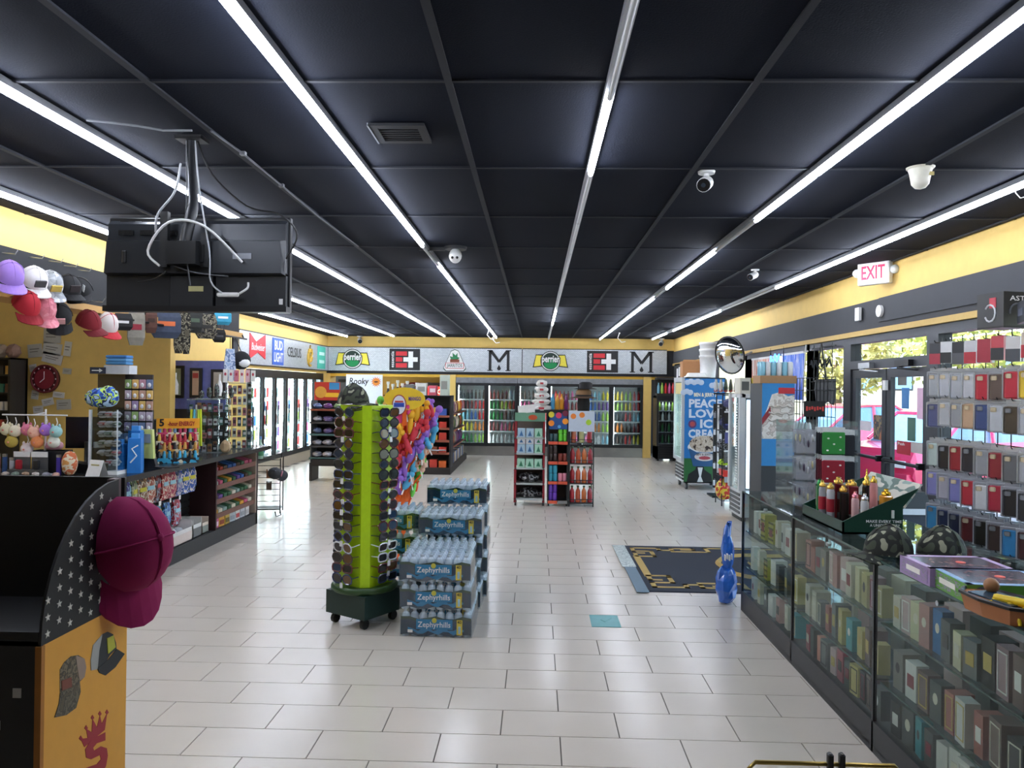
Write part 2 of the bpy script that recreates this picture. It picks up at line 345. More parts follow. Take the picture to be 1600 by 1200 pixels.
logo_ribbon(p1, lx(552, -2.92), 0); logo_plus(p1, lx(633, -2.92), 0)
g = at_local(p1, 'logo', lx(711, -2.92), 0)
tri = lambda k: [(-.3*k, -.22*k), (-.24*k, -.29*k), (.24*k, -.29*k), (.3*k, -.22*k), (.1*k, .24*k), (0, .28*k), (-.1*k, .24*k)]
obj('triangle_edge', MB().prism(tri(1.), -.01, 0), M(0x1f3d2c, .5), g); obj('triangle', MB().prism(tri(.94), -.014, 0), WHITE, g)
obj('green_leaves', MB().prism([(-.1, .02), (-.13, .1), (-.05, .08), (-.06, .19), (.02, .12), (.07, .19), (.07, .08), (.13, .06), (.06, 0)], -.02, -.01), M(0x1f7a4a, .5), g)
obj('fruit', MB().prism([(-.12, -.06), (-.12, .02), (.12, .02), (.12, -.06)], -.022, -.01), M(0x8a4a35, .5), g)
obj('name_edge', B((-.24, -.02, -.22), (.24, -.01, -.07)), RED, g); obj('name_field', B((-.228, -.024, -.208), (.228, -.01, -.082)), WHITE, g)
text('letters', 'JARRITOS', .12, M(0x1f3d2c, .5), g, (0, -.027, -.145), w=.4)
logo_m(p1, lx(780, -2.92), 0); logo_ribbon(p2, lx(860, 1.49), 0); logo_plus(p2, lx(941, 1.49), 0); logo_m(p2, lx(1002, 1.49), 0)
pl = panel('tread plate panel with beer and energy drink logos on left wall', 16.95, ZS, 6.0, rz=PI/2, X=XL+.04)
def ly(px): return aX(px, 550, XL+.04).y-16.95
g = at_local(pl, 'bow_tie_logo', ly(402), .03); obj('bow_tie', MB().prism([(-.42, -.24), (-.42, .26), (-.08, .1), (.42, .27), (.42, -.22), (.0, -.1)], -.014, 0), RED, g); text('letters', 'Budweiser', .2, WHITE, g, (0, -.017, 0), shear=.2, w=.72)
g = at_local(pl, 'square_logo', ly(434), .0); obj('blue_field', B((-.34, -.014, -.28), (.34, 0, .28)), M(0x2f5fc0, .5), g); text('letters', 'BUD', .27, WHITE, g, (0, -.018, .12), bold=.03, w=.5); text('letters', 'LIGHT', .27, WHITE, g, (0, -.018, -.13), bold=.03, w=.56)
text('word_logo', 'CELSIUS', .3, INK, pl, (ly(460), -.004, .02), w=.98)
g = at_local(pl, 'swirl_logo', ly(484), 0)
for k in range(3): obj('swirl', MB().tube([(.2*math.cos(a)*(1-.2*k), -.012, .18*math.sin(a)*(1-.15*k)+.07*k-.05) for a in [.6+.55*q+k for q in range(9)]], .03, 5), M(0xc9a23a, .5), g)
obj('stem', MB().tube([(-.1, -.012, .05), (.0, -.012, .26)], .02, 5), M(0x8c6f2c, .5), g)
g = at_local(pl, 'green_logo', ly(502), 0); obj('green_field', B((-.34, -.014, -.28), (.34, 0, .28)), M(0x3fb8a0, .5), g)
for k, s in enumerate(('COLD', 'DRINKS')): obj('white_line', B((-.22, -.02, .06-.2*k), (.22, -.012, .14-.2*k)), M(0xcdeee4, .5), g)
# ================================================================== bottles and cans
def bottle_me(h=.24, r=.034, neck=.4):
    return MB().lathe([(r*.9, 0), (r, h*.04), (r, h*.58), (r*.95, h*.66), (r*neck, h*.88), (r*neck, h*.93), (r*neck*1.15, h*.93), (r*neck*1.15, h)], 8).mesh('bottle')
BOT = bottle_me(); BOTL = bottle_me(.30, .046, .35); CAN = MB().lathe([(.028, 0), (.033, .012), (.033, .148), (.027, .165)], 8).mesh('can')
CNAME = {0xc62b2b: 'red', 0x7c2a2c: 'dark red', 0x2a7a3c: 'green', 0xd9c32e: 'yellow', 0xd97a24: 'orange', 0x3a69b4: 'blue', 0xd7d9da: 'clear', 0x4a3a33: 'brown', 0xc85c8c: 'pink', 0x7fb8cc: 'pale blue', 0x9fc552: 'lime', 0x6c4a8c: 'purple', 0x24262a: 'black'}
def cm(c): return M(c, .25, noise=.1, coat=.3)
# ================================================================== back coolers
PALE = M(0xdfe3e4, .5); STRIP = M(0xf6fbff, .4, noise=0, emit=COOL*2.2); SHELF = M(0xb9bdc0, .4, .5); CDARK = M(0x141518, .4, .2)
CPANE = glass(0xe6eeee, .10)
SHZ = [.33, .64, .93, 1.21, 1.47]
def cooler(label, xa, xb, nd, groupname, names, stock):
    t = thing('glass_door_cooler', label, 'cooler', (xa, YB, 0), group='coolers built into the back wall'); W = xb-xa
    obj('body', MB().bb((0, .08, .26), (.04, 1.2, 1.95)).bb((W-.04, .08, .26), (W, 1.2, 1.95)).bb((0, .08, 1.9), (W, 1.2, 1.95)).bb((0, .08, .22), (W, 1.2, .3)), CDARK, t)
    obj('back_liner', B((.04, .85, .3), (W-.04, .88, 1.9)), PALE, t)
    obj('kick_plate', B((0, .04, 0), (W, .1, .25)), M(0x8d8b88, .25, .8, noise=.3, scale=5.), t)
    obj('header', B((0, .0, 1.89), (W, .1, 2.03)), M(0x8a8d92, .3, .7, noise=.4, scale=9.), t)
    dw = W/nd
    for i in range(nd):
        d = thing('cooler_door', None, None, (i*dw, 0, 0)); d.parent = t; f = MB()
        for p, q in (((.0, 0, .25), (.06, .06, 1.89)), ((dw-.06, 0, .25), (dw, .06, 1.89)), ((.06, 0, .25), (dw-.06, .06, .33)), ((.06, 0, 1.82), (dw-.06, .06, 1.89))): f.bb(p, q)
        obj('door_frame', f, CDARK, d); obj('pane', B((.06, .03, .33), (dw-.06, .034, 1.82)), CPANE, d); obj('door_handle', MB().tube([(dw-.03 if i % 2 == 0 else .03, -.03, .95), (dw-.03 if i % 2 == 0 else .03, -.03, 1.3)], .012), DARKM, d)
        obj('light_strip', B((.05, .1, .32), (.075, .13, 1.85)), STRIP, t, (i*dw, 0, 0))
        for k, z in enumerate(SHZ):
            obj('shelf', B((i*dw+.05, .15, z-.02), (i*dw+dw-.05, .84, z)), SHELF, t); obj('price_rail', B((i*dw+.05, .14, z-.035), (i*dw+dw-.05, .15, z)), WHITE, t)
            cols = stock[i][k]; n = int((dw-.12)/.093)
            for j in range(n):
                c = cols[(j*len(cols)//n) % len(cols)]; big = (k+i) % 3 == 1 and False
                obj('bottle', BOT, cm(c), None, (xa+i*dw+.085+j*(dw-.17)/(n-1), YB+.24, z), label='%s bottle, %s from left, %s shelf of %s' % (CNAME[c], ordn(j), ['bottom', 'second', 'middle', 'fourth', 'top'][k], names[i]), cat='bottle', group=groupname)
R_, DR, G_, Y_, O_, BL, CL, BR, PK, PB, LM, PU, BK = 0xc62b2b, 0x7c2a2c, 0x2a7a3c, 0xd9c32e, 0xd97a24, 0x3a69b4, 0xd7d9da, 0x4a3a33, 0xc85c8c, 0x7fb8cc, 0x9fc552, 0x6c4a8c, 0x24262a
cooler('two-door black cooler behind snack gondola, holding green and red sodas', -2.1, -.5, 2, 'bottles in the back coolers', ['far left back door', 'back door beside far left one'],
       [[[G_, LM], [Y_, O_], [PB, BL, R_], [DR, R_], [BK, BR]], [[CL], [DR, PK, R_], [G_, BR], [G_, LM, R_], [DR, BR, CL]]])
cooler('four-door black cooler spanning the middle of the back wall', -.49, 2.76, 4, 'bottles in the back coolers', ['back door behind aloe rack', 'back door behind juice rack', 'second back door from right', 'rightmost back door'],
       [[[G_, CL], [R_, CL], [G_, R_], [PK, R_], [BR, DR]], [[O_, PK], [DR, R_], [PB, CL], [O_, R_, DR], [R_, DR, PK]], [[PK, CL, PB], [G_, O_, LM], [PU, BL, LM], [BL, PU], [BL, PB, Y_]], [[BR, R_, Y_], [O_, BR, DR], [BK, R_, PB], [LM, Y_, R_], [Y_, LM, R_]]])
# ================================================================== left cooler line
t = thing('walk_in_cooler', 'brightly lit row of narrow glass cooler doors along left wall', 'cooler', (XL, 14.5, 0)); L = 5.0
obj('body', MB().bb((-.95, 0, 0), (-.9, L, 2.0)).bb((-.9, 0, 0), (0, .05, 2.0)).bb((-.9, L-.05, 0), (0, L, 2.0)).bb((-.9, 0, 1.95), (0, L, 2.0)).bb((-.9, 0, .2), (0, L, .25)), M(0xd9dcdd, .5), t)
obj('header', B((-.05, 0, 1.92), (.05, L, 2.08)), CDARK, t); obj('kick_plate', B((-.06, 0, 0), (.03, L, .22)), M(0xb9ad98, .5), t); obj('bottom_rail', B((-.04, 0, .22), (.05, L, .32)), CDARK, t)
nd = 7; dw = L/nd; STR2 = M(0xf6fbff, .4, noise=0, emit=COOL*3.2)
for i in range(nd):
    d = thing('cooler_door', None, None, (0, i*dw, 0)); d.parent = t; f = MB()
    for p, q in (((-.02, 0, .32), (.05, .05, 1.92)), ((-.02, dw-.05, .32), (.05, dw, 1.92))): f.bb(p, q)
    obj('door_frame', f, CDARK, d); obj('pane', B((.01, .05, .32), (.014, dw-.05, 1.92)), CPANE, d); obj('door_handle', MB().tube([(.09, .04, .95), (.09, .04, 1.35)], .014), DARKM, d)
    obj('light_strip', B((-.1, .06, .3), (-.07, .2, 1.9)), STR2, t, (0, i*dw, 0)); obj('rear_strip', B((-.89, .1, .3), (-.87, dw-.1, 1.9)), M(0xf2f8ff, .4, noise=0, emit=COOL*.5), t, (0, i*dw, 0))  # glowing back panel added behind the shelves to whiten the cooler
    for k, z in enumerate((.36, .66, .95, 1.24, 1.52)):
        obj('shelf', B((-.75, i*dw+.02, z-.02), (-.12, i*dw+dw-.02, z)), PALE, t)
        for j in range(5):
            c = random.choice([CL, CL, PB, PB, LM, PU, PK, R_, BL, CL])
            obj('can', CAN, cm(c), None, (XL-.17, 14.5+i*dw+.16+j*.115, z), label='%s can, %s along, %s shelf behind %s left cooler door' % (CNAME[c], ordn(j), ['bottom', 'second', 'middle', 'fourth', 'top'][k], ordn(i)), cat='can', group='cans in the left cooler', scale=1.15)
# ================================================================== small fridge in the back right corner
t = thing('upright_fridge', 'slim black glass-door fridge in the back right corner', 'fridge', (2.99, 19.2, 0))
obj('body', MB().bb((0, .0, .05), (.04, .6, 1.62)).bb((.46, .0, .05), (.5, .6, 1.62)).bb((0, .56, .05), (.5, .6, 1.62)).bb((0, .0, 1.56), (.5, .6, 1.62)).bb((0, 0, .05), (.5, .6, .36)), CDARK, t)
for k in range(4): obj('vent_slat', B((.05, -.012, .1+.06*k), (.45, .002, .13+.06*k)), DARKM, t)
obj('foot', MB().bb((.03, .05, 0), (.08, .1, .05)).bb((.42, .05, 0), (.47, .1, .05)), DARKM, t); obj('light_strip', B((.06, .03, 1.5), (.44, .06, 1.55)), STRIP, t)
d = thing('fridge_door', None, None, (0, -.03, 0)); d.parent = t
f = MB()
for p, q in (((0, 0, .37), (.05, .03, 1.62)), ((.45, 0, .37), (.5, .03, 1.62)), ((.05, 0, .37), (.45, .03, .42)), ((.05, 0, 1.5), (.45, .03, 1.62))): f.bb(p, q)
obj('door_frame', f, CDARK, d); obj('pane', B((.05, .012, .42), (.45, .016, 1.5)), CPANE, d)
for k, z in enumerate((.44, .72, 1.0, 1.25)):
    obj('shelf', B((.04, .08, z-.02), (.46, .5, z)), SHELF, t)
    for j in range(5):
        c = [[BK, G_], [BK, G_], [BR, CL], [LM, CL]][k][j % 2]
        obj('bottle', BOT, cm(c), None, (2.99+.09+.08*j, 19.32, z), label='%s bottle, %s from left, %s shelf of slim corner fridge' % (CNAME[c], ordn(j), ['bottom', 'second', 'third', 'top'][k]), cat='bottle', group='bottles in the corner fridge', scale=.9)
tt = thing('wall_shelf', 'black shelf box on top of the slim corner fridge', 'shelf', (2.99, 19.2, 1.62)); obj('shelf_box', MB().bb((0, .3, 0), (.5, .34, .46)).bb((0, 0, 0), (.5, .34, .06)).bb((0, 0, .40), (.5, .34, .46)), M(0x23201d, .6), tt)
for j, c in enumerate((PB, LM, R_, PK, R_)): obj('bottle', BOT, cm(c), None, (3.05+.09*j, 19.32, 1.68), label='%s bottle, %s on black shelf above corner fridge' % (CNAME[c], ordn(j)), cat='bottle', group='bottles above the corner fridge', scale=1.1)
# ================================================================== nook with the drinks counter
t = thing('drinks_counter', 'long counter with coffee equipment in the yellow nook', 'counter', (-5.3, 20.5, 0)); obj('cabinet', B((.4, 0, 0), (2.95, .7, .9)), M(0x2a2420, .6), t); obj('worktop', B((.37, -.03, .9), (2.97, .72, .94)), M(0x3a3a3c, .3), t)
dd = thing('door_2', None, None, (0, 0, 0), kind='structure'); a = aY(513, 588, 21.2); b = aY(546, 640, 21.2)
obj('door_leaf', B((a.x, 21.2, 0), (b.x+.3, 21.25, 2.05)), M(0x4a4f56, .5), dd); obj('door_frame', MB().bb((a.x-.06, 21.18, 0), (a.x, 21.27, 2.1)).bb((b.x+.3, 21.18, 0), (b.x+.36, 21.27, 2.1)), DARKM, dd); obj('door_closer', B((a.x+.3, 21.12, 1.88), (a.x+.75, 21.2, 1.95)), DARKM, dd)
def wsign(name, label, cat, p, q, Y, mat, th=.03):
    a = aY(p[0], p[1], Y); b = aY(q[0], q[1], Y); t = thing(name, label, cat, ((a.x+b.x)/2, Y, (a.z+b.z)/2)); obj('board', B((-(b.x-a.x)/2, 0, -(a.z-b.z)/2), ((b.x-a.x)/2, th, (a.z-b.z)/2)), mat, t); return t, b.x-a.x, a.z-b.z
t, w, h = wsign('poster', 'white poster reading Rooky with an orange sun', 'poster', (541, 585), (597, 634), 17.2, M(0xdfe4ee, .6)); obj('stand_post', MB().tube([(0, .02, -h/2), (0, .02, -t.location.z+.02)], .012), DARKM, t); obj('stand_foot', MB().lathe([(.15, 0), (.15, .02)], 14, (0, .02, -t.location.z)), DARKM, t)
text('lettering', 'Rooky', .2, INK, t, (-.13, -.004, h*.28), shear=.15, w=.44)
OR_ = M(0xd9772a, .6); s = MB()
for k in range(14):
    a = 2*PI*k/14; s.prism([(.07*math.cos(a-.2), .07*math.sin(a-.2)), (.125*math.cos(a), .125*math.sin(a)), (.07*math.cos(a+.2), .07*math.sin(a+.2))], -.006, 0)
obj('sun_rays', s, OR_, t, (.27, 0, h*.27)); obj('sun_disc', disc(.08, -.009, 0, 16), M(0xe08a35, .6), t, (.27, 0, h*.27)); obj('sun_face', disc(.03, -.012, 0, 8, 1.6, .6), M(0x5a2c14, .6), t, (.27, 0, h*.27))
a = aY(647, 606, 20.4); t = thing('soda_sign', 'red oval soda sign with blue disc in the nook', 'sign', (a.x, 21.25, a.z)); obj('red_oval', disc(.3, -.03, 0, 24, 1.45, .52, (-.1, 0)), M(0x8c1f26, .5), t); obj('blue_disc', disc(.17, -.05, 0, 20, 1.2, .9, (.28, 0)), M(0x2f62a8, .5), t); text('lettering', 'Coca-Cola', .2, WHITE, t, (-.18, -.034, 0), shear=.3, w=.5)
t, w, h = wsign('lit_sign', 'glowing red snack sign high in the nook', 'sign', (666, 598), (697, 626), 20.9, M(0x2a1410, .5), .1); obj('wall_bracket', B((-.05, .1, -.05), (.05, .4, .05)), DARKM, t); obj('red_face', B((-w/2+.03, -.01, -.16), (w/2-.03, 0, .14)), M(0xe03a30, .5, emit=1.2, noise=0), t); text('lettering', 'SNACK', .18, M(0xfff2c8, .5, emit=1.5, noise=0), t, (0, -.014, -.01), w=.4)
CUP = MB().lathe([(.03, 0), (.045, .13), (.047, .14)], 8).mesh('cup')
for j in range(7):
    h = (.16, .1, .2, .12, .18, .1, .14)[j]
    t = thing('syrup_bottle', '%s dark pump bottle from left on the nook counter' % ordn(j).capitalize(), 'bottle', (-4.0+.13*j, 20.62, .94), group='pump bottles on the nook counter')
    obj('bottle_body', MB().lathe([(.05, 0), (.05, .5+h), (.02, .62+h)], 8), M(0x26211f, .3), t); obj('pump', MB().lathe([(.03, .62+h), (.03, .72+h), (.045, .73+h), (.045, .8+h)], 8), WHITE, t)
# ================================================================== glass showcases
CX0, CX1, CT = 1.68, 2.37, .965
SG = glass(0xeef3f1, .04, .01); SGT = glass(0xdfe7e4, .07, .01, .03, 0x8e9c9a); EDGE = M(0x3f5650, .25); POST = M(0x121415, .35, .3)
CYS = [6.30, 5.085, 3.868, 2.65, 1.43]
for i in range(4):
    ya, yb = CYS[i+1], CYS[i]; L = yb-ya
    t = thing('glass_showcase', ['glass showcase farthest from camera, beside blue bag', 'second glass showcase from the far end, pastel perfume cartons', 'third glass showcase, under the two board game boxes', 'nearest glass showcase, mostly outside the right edge'][i], 'showcase', (CX0, ya, 0), group='run of glass showcases on the right'); W = CX1-CX0
    obj('plinth', MB().bb((0, 0, 0), (W, L, .035)).bb((0, 0, .03), (.03, L, .155)).bb((W-.03, 0, .03), (W, L, .155)), M(0x2b2c2e, .5), t)
    obj('deck', B((.03, 0, .11), (W-.03, L, .13)), M(0x4a4d4c, .6), t)
    obj('top_pane', B((0, .004, CT-.012), (W, L-.004, CT)), SGT, t); obj('front_pane', B((.004, .012, .155), (.009, L-.012, CT-.012)), SG, t); obj('rear_pane', B((W-.009, .012, .155), (W-.004, L-.012, CT-.012)), SG, t)
    if i == 0: obj('end_pane', B((.01, L-.009, .155), (W-.01, L-.004, CT-.012)), SG, t)
    for z in (.355, .648): obj('glass_shelf', B((.03, .02, z-.008), (W-.12, L-.02, z)), SGT, t); obj('shelf_edge', B((.028, .02, z-.008), (.031, L-.02, z)), EDGE, t)
    obj('top_edge', B((-.002, .004, CT-.012), (.001, L-.004, CT)), EDGE, t)
    for y in (0, L) if i == 0 else (0,):
        for x in (0, W-.018): obj('corner_post', B((x, y-.009, .0), (x+.018, y+.009, CT-.012)), POST, t)
    obj('lock', MB().tube([(-.004, L*.5, CT-.06), (.02, L*.5, CT-.06)], .012, 8), STEEL, t)
PCOL = dict(white=0xd9d8d2, ivory=0xcfc8b4, rose=0xb98a84, blush=0xcbb0ac, khaki=0xb7ac72, mauve=0xa4888e, grey=0x6d706e, slate=0x4e5452, dark=0x2c2f2e, terracotta=0xa8675a, gold=0xc9b873, teal=0x3f9aa0, crimson=0xa84a58, coral=0xd08a74, cream=0xd6cfa8, blue=0x2f6fa8, brown=0x76605a, striped=0xa8a23c, taupe=0x85817a)
rows = {
 (0, 2): 'white white striped striped ivory white white ivory', (0, 1): 'white ivory striped white dark slate gold', (0, 0): 'white ivory grey white rose ivory teal',
 (1, 2): 'rose terracotta grey taupe blush rose blush ivory cream khaki mauve khaki', (1, 1): 'ivory ivory grey terracotta grey gold teal gold brown gold', (1, 0): 'crimson slate coral grey blush crimson slate gold dark brown slate',
 (2, 2): 'ivory blush cream rose blue slate cream grey dark mauve brown dark', (2, 1): 'taupe white brown slate terracotta white terracotta brown dark taupe', (2, 0): 'dark slate teal slate white white white teal dark gold dark',
 (3, 2): 'grey dark blush', (3, 1): 'slate rose dark', (3, 0): 'teal dark slate'}
CBM = {}
def carton(w, d, h): return cached(('carton', w, d, h), lambda: MB().box((0, 0, h/2), (d, w, h)).mesh('carton'))
rp = random.Random(3)
SHN = ['deck', 'lower shelf', 'upper shelf']; CSN = ['farthest showcase', 'second showcase', 'third showcase', 'nearest showcase']
for (ci, lv), s in rows.items():
    names = s.split(); ya, yb = CYS[ci+1], CYS[ci]; n = len(names); y = yb-.07; z = (.13, .355, .648)[lv]; L = yb-ya-.1
    ws = [rp.choice((.065, .075, .085, .095)) for _ in names]; gap = max(.004, (L-sum(ws))/n) if ci < 3 else .03
    for j, nm in enumerate(names):
        w = ws[j]; h = rp.choice((.15, .17, .18, .19) if lv else (.15, .16, .17)); d = rp.choice((.05, .06, .09)); y -= w/2
        x = CX0+.055+d/2+rp.uniform(0, .02); fl = PCOL[nm]
        side = 'white' if fl == PCOL['white'] else nm
        t = thing('perfume_box', '%s perfume carton, %s from far end, on %s of %s' % (nm, ordn(j), SHN[lv], CSN[ci]), 'box', (x, y, z), rp.uniform(-.12, .12), 'perfume cartons in the showcases')
        obj('carton', carton(w, d, h), M(fl, .4), t)
        k = rp.random(); lc = rp.choice((0xe6e0cc, 0x2a2a2a, 0xc9b060, 0xf0eee8, 0x8a2a34))
        if k < .35: obj('label_panel', MB().box((-d/2-.001, 0, h*.5), (.002, w*.6, h*.35)), M(lc, .4), t)
        elif k < .6:
            f = MB(); a, b = w*.4, h*.4
            for p, q in (((-a, -b), (a, -b+.005)), ((-a, b-.005), (a, b)), ((-a, -b), (-a+.005, b)), ((a-.005, -b), (a, b))): f.bb((-d/2-.002, p[0], h/2+p[1]), (-d/2, q[0], h/2+q[1]))
            obj('printed_frame', f, M(lc, .4), t)
        elif k < .8: obj('emblem', MB().add([(-d/2-.0015, w*.22*math.cos(a), h*.58+w*.3*math.sin(a)) for a in [PI/5*q for q in range(10)]], [tuple(range(10))]), M(lc, .4), t)
        if nm == 'striped':
            sm = MB()
            for q in range(4): sm.bb((-d/2-.002, -w/2, .02+q*.04), (-d/2, w/2, .035+q*.04))
            obj('stripes', sm, M(0x55521c, .5), t)
        y -= w/2+gap
# deeper row of cartons, dim behind the first
for ci in (1, 2):
    for lv in (1, 2):
        for j in range(5):
            nm = rp.choice(['blush', 'taupe', 'grey', 'slate', 'ivory']); w, h = .2, .05; y = CYS[ci]-.15-j*.22
            obj('perfume_box', carton(.16, .1, .12), M(PCOL[nm], .4), None, (CX0+.36, y, (.13, .355, .648)[lv]), label='%s carton, %s in the rear row, %s of %s' % (nm, ordn(j), SHN[lv], CSN[ci]), cat='box', group='rear row of perfume cartons')
# ================================================================== on top of the showcases
TZ = CT+.001
# acrylic bandana rack
P = Vector((1.83, 5.52, TZ))
ACR = glass(0xf4f8f8, .14, .03, .05, 0xffffff)
t = thing('bandana_rack', 'clear acrylic rack of bandanas with black header card', 'rack', P)
obj('back_panel', B((0, .40, 0), (.46, .405, .6)), ACR, t); obj('side_panel', B((0, .02, 0), (.005, .4, .6)), ACR, t); obj('side_panel', B((.455, .02, 0), (.46, .4, .6)), ACR, t); obj('base', B((0, .0, 0), (.46, .41, .012)), ACR, t)
for k in range(3): obj('peg', MB().tube([(.29, .4, .52-.2*k), (.29, .05, .52-.2*k)], .004), STEEL, t); obj('peg', MB().tube([(.1, .4, .52-.2*k), (.1, .05, .52-.2*k)], .004), STEEL, t); obj('peg', MB().tube([(.41, .4, .52-.2*k), (.41, .05, .52-.2*k)], .004), STEEL, t)
hd = obj('header_card', B((.2, .38, .62), (.36, .39, .74)), M(0x1a1a1c, .4), t)
for k in range(7): obj('header_mark', B((.215+.02*k, .376, .665+.006*(k % 3)), (.228+.02*k, .381, .70-.004*(k % 2))), M(0xc8403c, .5), hd)
def pack(label, x, y, z, col, w=.16, h=.16, print_=True, th=.02):
    q = thing('bandana_pack', label, 'bandana', (P.x+x, P.y+y, P.z+z), 0, 'bandana packs on the acrylic rack')
    obj('cloth', MB().rbox((0, 0, -h/2-.035), (w, th, h), .008), M(col, .8), q); obj('header', B((-w/2, -.004, -.04), (w/2, .004, .0)), M(0xd6d9d8, .5), q)
    if print_:
        for a, b in ((-.04, -.07), (.045, -.06), (0, -.11), (-.045, -.155), (.045, -.15)): obj('paisley_mark', MB().ell((a, -th/2, b-.01), (.009, .002, .006), 6, 4), M(0xe8e4dc, .7), q)
pack('green printed bandana pack on top peg of acrylic rack', .29, .03, .56, 0x2f8a3c); pack('dark red printed bandana pack on middle peg', .29, .03, .36, 0x9c1f30); pack('tan patterned bandana pack on the lowest peg', .29, .03, .19, 0xb89a68, print_=True)
for k in range(3):
    for j in range(3):
        pack('%s %s bandana pack from front, %s peg behind the others' % (ordn(j).capitalize(), ['black', 'maroon', 'navy'][k], ORD[k]), .29+.0, .07+.045*j, .555-.19*k, (0x1c1d24, 0x6c1a2c, 0x22242c)[k], print_=False)
        pack('%s black bandana pack from front, %s peg at right side' % (ordn(j).capitalize(), ORD[k]), .405, .06+.05*j, .54-.19*k, 0x1d1f28, w=.09, h=.15, print_=False)
    for j in range(2):
        q = thing('jewelry_pack', 'clear bag of trinkets, %s, %s peg at left of bandana rack' % (ordn(j), ORD[k]), 'bag', (P.x+.1, P.y+.04+.08*j, P.z+.54-.19*k), 0, 'trinket bags on the acrylic rack')
        obj('bag', B((-.07, -.003, -.17), (.07, .003, 0)), glass(0xf0f2f4, .2, .05, .25, 0xe8e8ee), q)
        for a in range(4): obj('trinket', MB().ell((-.045+.03*a, -.006, -.06-.02*(a % 3)), (.008, .006, .028), 6, 4), M((0xd8cfa8, 0x8a8c92, 0x55485c, 0xc9c9cc)[(a+k) % 4], .3, .5), q)
# perfume tester stand
a0 = aZ(1326, 845, TZ); a1 = aZ(1280, 806, TZ); yn, yf = a0.y, a1.y; xf = 1.76; xb = 2.1; yn += .2; yf += .03
GRN = M(0x16392c, .35)
t = thing('tester_stand', 'dark green cardboard perfume tester stand with slanted side panels', 'display', (xf, yn, TZ))
D = xb-xf; Ls = yf-yn
obj('base_tray', MB().bb((0, 0, 0), (D, Ls, .012)).bb((0, 0, 0), (.01, Ls, .07)), GRN, t)
for y in (0, Ls-.008): obj('side_panel', MB().prism([(0, 0), (D, 0), (D, .16), (D+.09, .27), (D*.35, .13), (0, .07)], y, y+.008), GRN, t)
obj('header_photo', MB().add([(D, 0, .15), (D, Ls, .15), (D+.1, Ls, .29), (D+.1, 0, .29), (D+.01, 0, .15), (D+.01, Ls, .15), (D+.11, Ls, .29), (D+.11, 0, .29)], [(0, 3, 2, 1), (4, 5, 6, 7), (0, 1, 5, 4), (2, 3, 7, 6), (1, 2, 6, 5), (3, 0, 4, 7)]), patt([0xb9c4bc, 0x6a8078, 0xd8d4c8, 0x93a8a0], 9., .3, stretch=(1, .4, 1)), t)
obj('step', B((D*.45, .01, .012), (D-.01, Ls-.01, .06)), M(0x0f2a20, .4), t)
text('lettering', 'MAKE EVERY TIME', .022, WHITE, t, (D*.68, -.003, .075), w=.2); text('lettering', 'A UNIQUE STORY', .022, WHITE, t, (D*.7, -.003, .052), w=.17)
obj('crest', MB().tube([(D*.83, -.002, .095), (D*.83, -.002, .14)], .008, 6), M(0xc9cfc8, .5), t)
def perf(label, x, y, col, h, r=.022, cap=0xc9a24a, spire=False, sq=False):
    q = thing('perfume_bottle', label, 'perfume', (x, y, TZ+.014), 0, 'tester perfumes around the green stand')
    if sq: obj('flask', MB().rbox((0, 0, h/2), (r*2, r*2, h), r*.3), M(col, .2, .1, coat=.4), q)
    else: obj('flask', MB().lathe([(r*.9, 0), (r, .006), (r, h*.92), (r*.8, h)], 12), M(col, .22, .15, coat=.4), q)
    if spire: obj('cap', MB().lathe([(r*.9, h), (r*.95, h+.02), (r*.5, h+.03), (r*.62, h+.045), (r*.3, h+.055), (.003, h+.1)], 10), M(cap, .25, .9), q)
    else: obj('cap', MB().lathe([(r*.85, h), (r*.85, h+.018), (r*.4, h+.026), (r*.4, h+.04)], 10), M(cap, .25, .9), q)
def onT(px, py): v = aZ(px, py, TZ); return v.x, v.y
for (lb, dx, dy, c, h, r, cp, sp, sq) in (
 ('silver spray tube with red band, front of tester stand', .06, .34, 0xb9bcc0, .2, .024, 0xc9a24a, 0, 0), ('tall grey tube behind the red banded one', .05, .45, 0x9c9fa4, .2, .022, 0xc9a24a, 0, 0),
 ('black and gold square flask in tester stand', .12, .3, 0x1a1512, .19, .028, 0xc9a24a, 0, 1), ('pink capped pale tube in tester stand', .14, .17, 0xd8b0b0, .17, .022, 0xe08a94, 0, 0), ('silver tube beside pink capped one', .17, .11, 0xc9ccd0, .165, .023, 0xd0d2d4, 0, 0),
 ('dark red gold-capped flask behind tester row', .2, .36, 0x6c1c24, .22, .03, 0xc9a24a, 0, 1), ('black flask with golden spire cap', .27, .32, 0x141414, .23, .026, 0xd0a848, 1, 0), ('rose pink slender bottle with gold collar', .26, .2, 0xd08f90, .26, .023, 0xd0a848, 0, 0),
 ('amber square bottle at back of tester stand', .28, .08, 0xd09030, .2, .03, 0xd0a030, 0, 1), ('green glass tester bottle at far end of stand', .06, .53, 0x2f7a42, .2, .018, 0x2f7a42, 0, 1), ('maroon gold-topped flask beside green tester', .16, .48, 0x5a1a1c, .22, .032, 0xc9a24a, 0, 1), ('black gold-capped flask near far end of stand', .24, .5, 0x1c1614, .2, .03, 0xc9a24a, 0, 1)):
    perf(lb, xf+dx, yn+min(dy, Ls-.03), c, h, r, cp, sp, sq)
    if 'red band' in lb: obj('red_band', MB().lathe([(.0245, .06), (.0245, .14)], 12), M(0x9c2030, .4), bpy.data.objects[-1] if False else [o for o in bpy.data.objects if o.get('label') == lb][0])
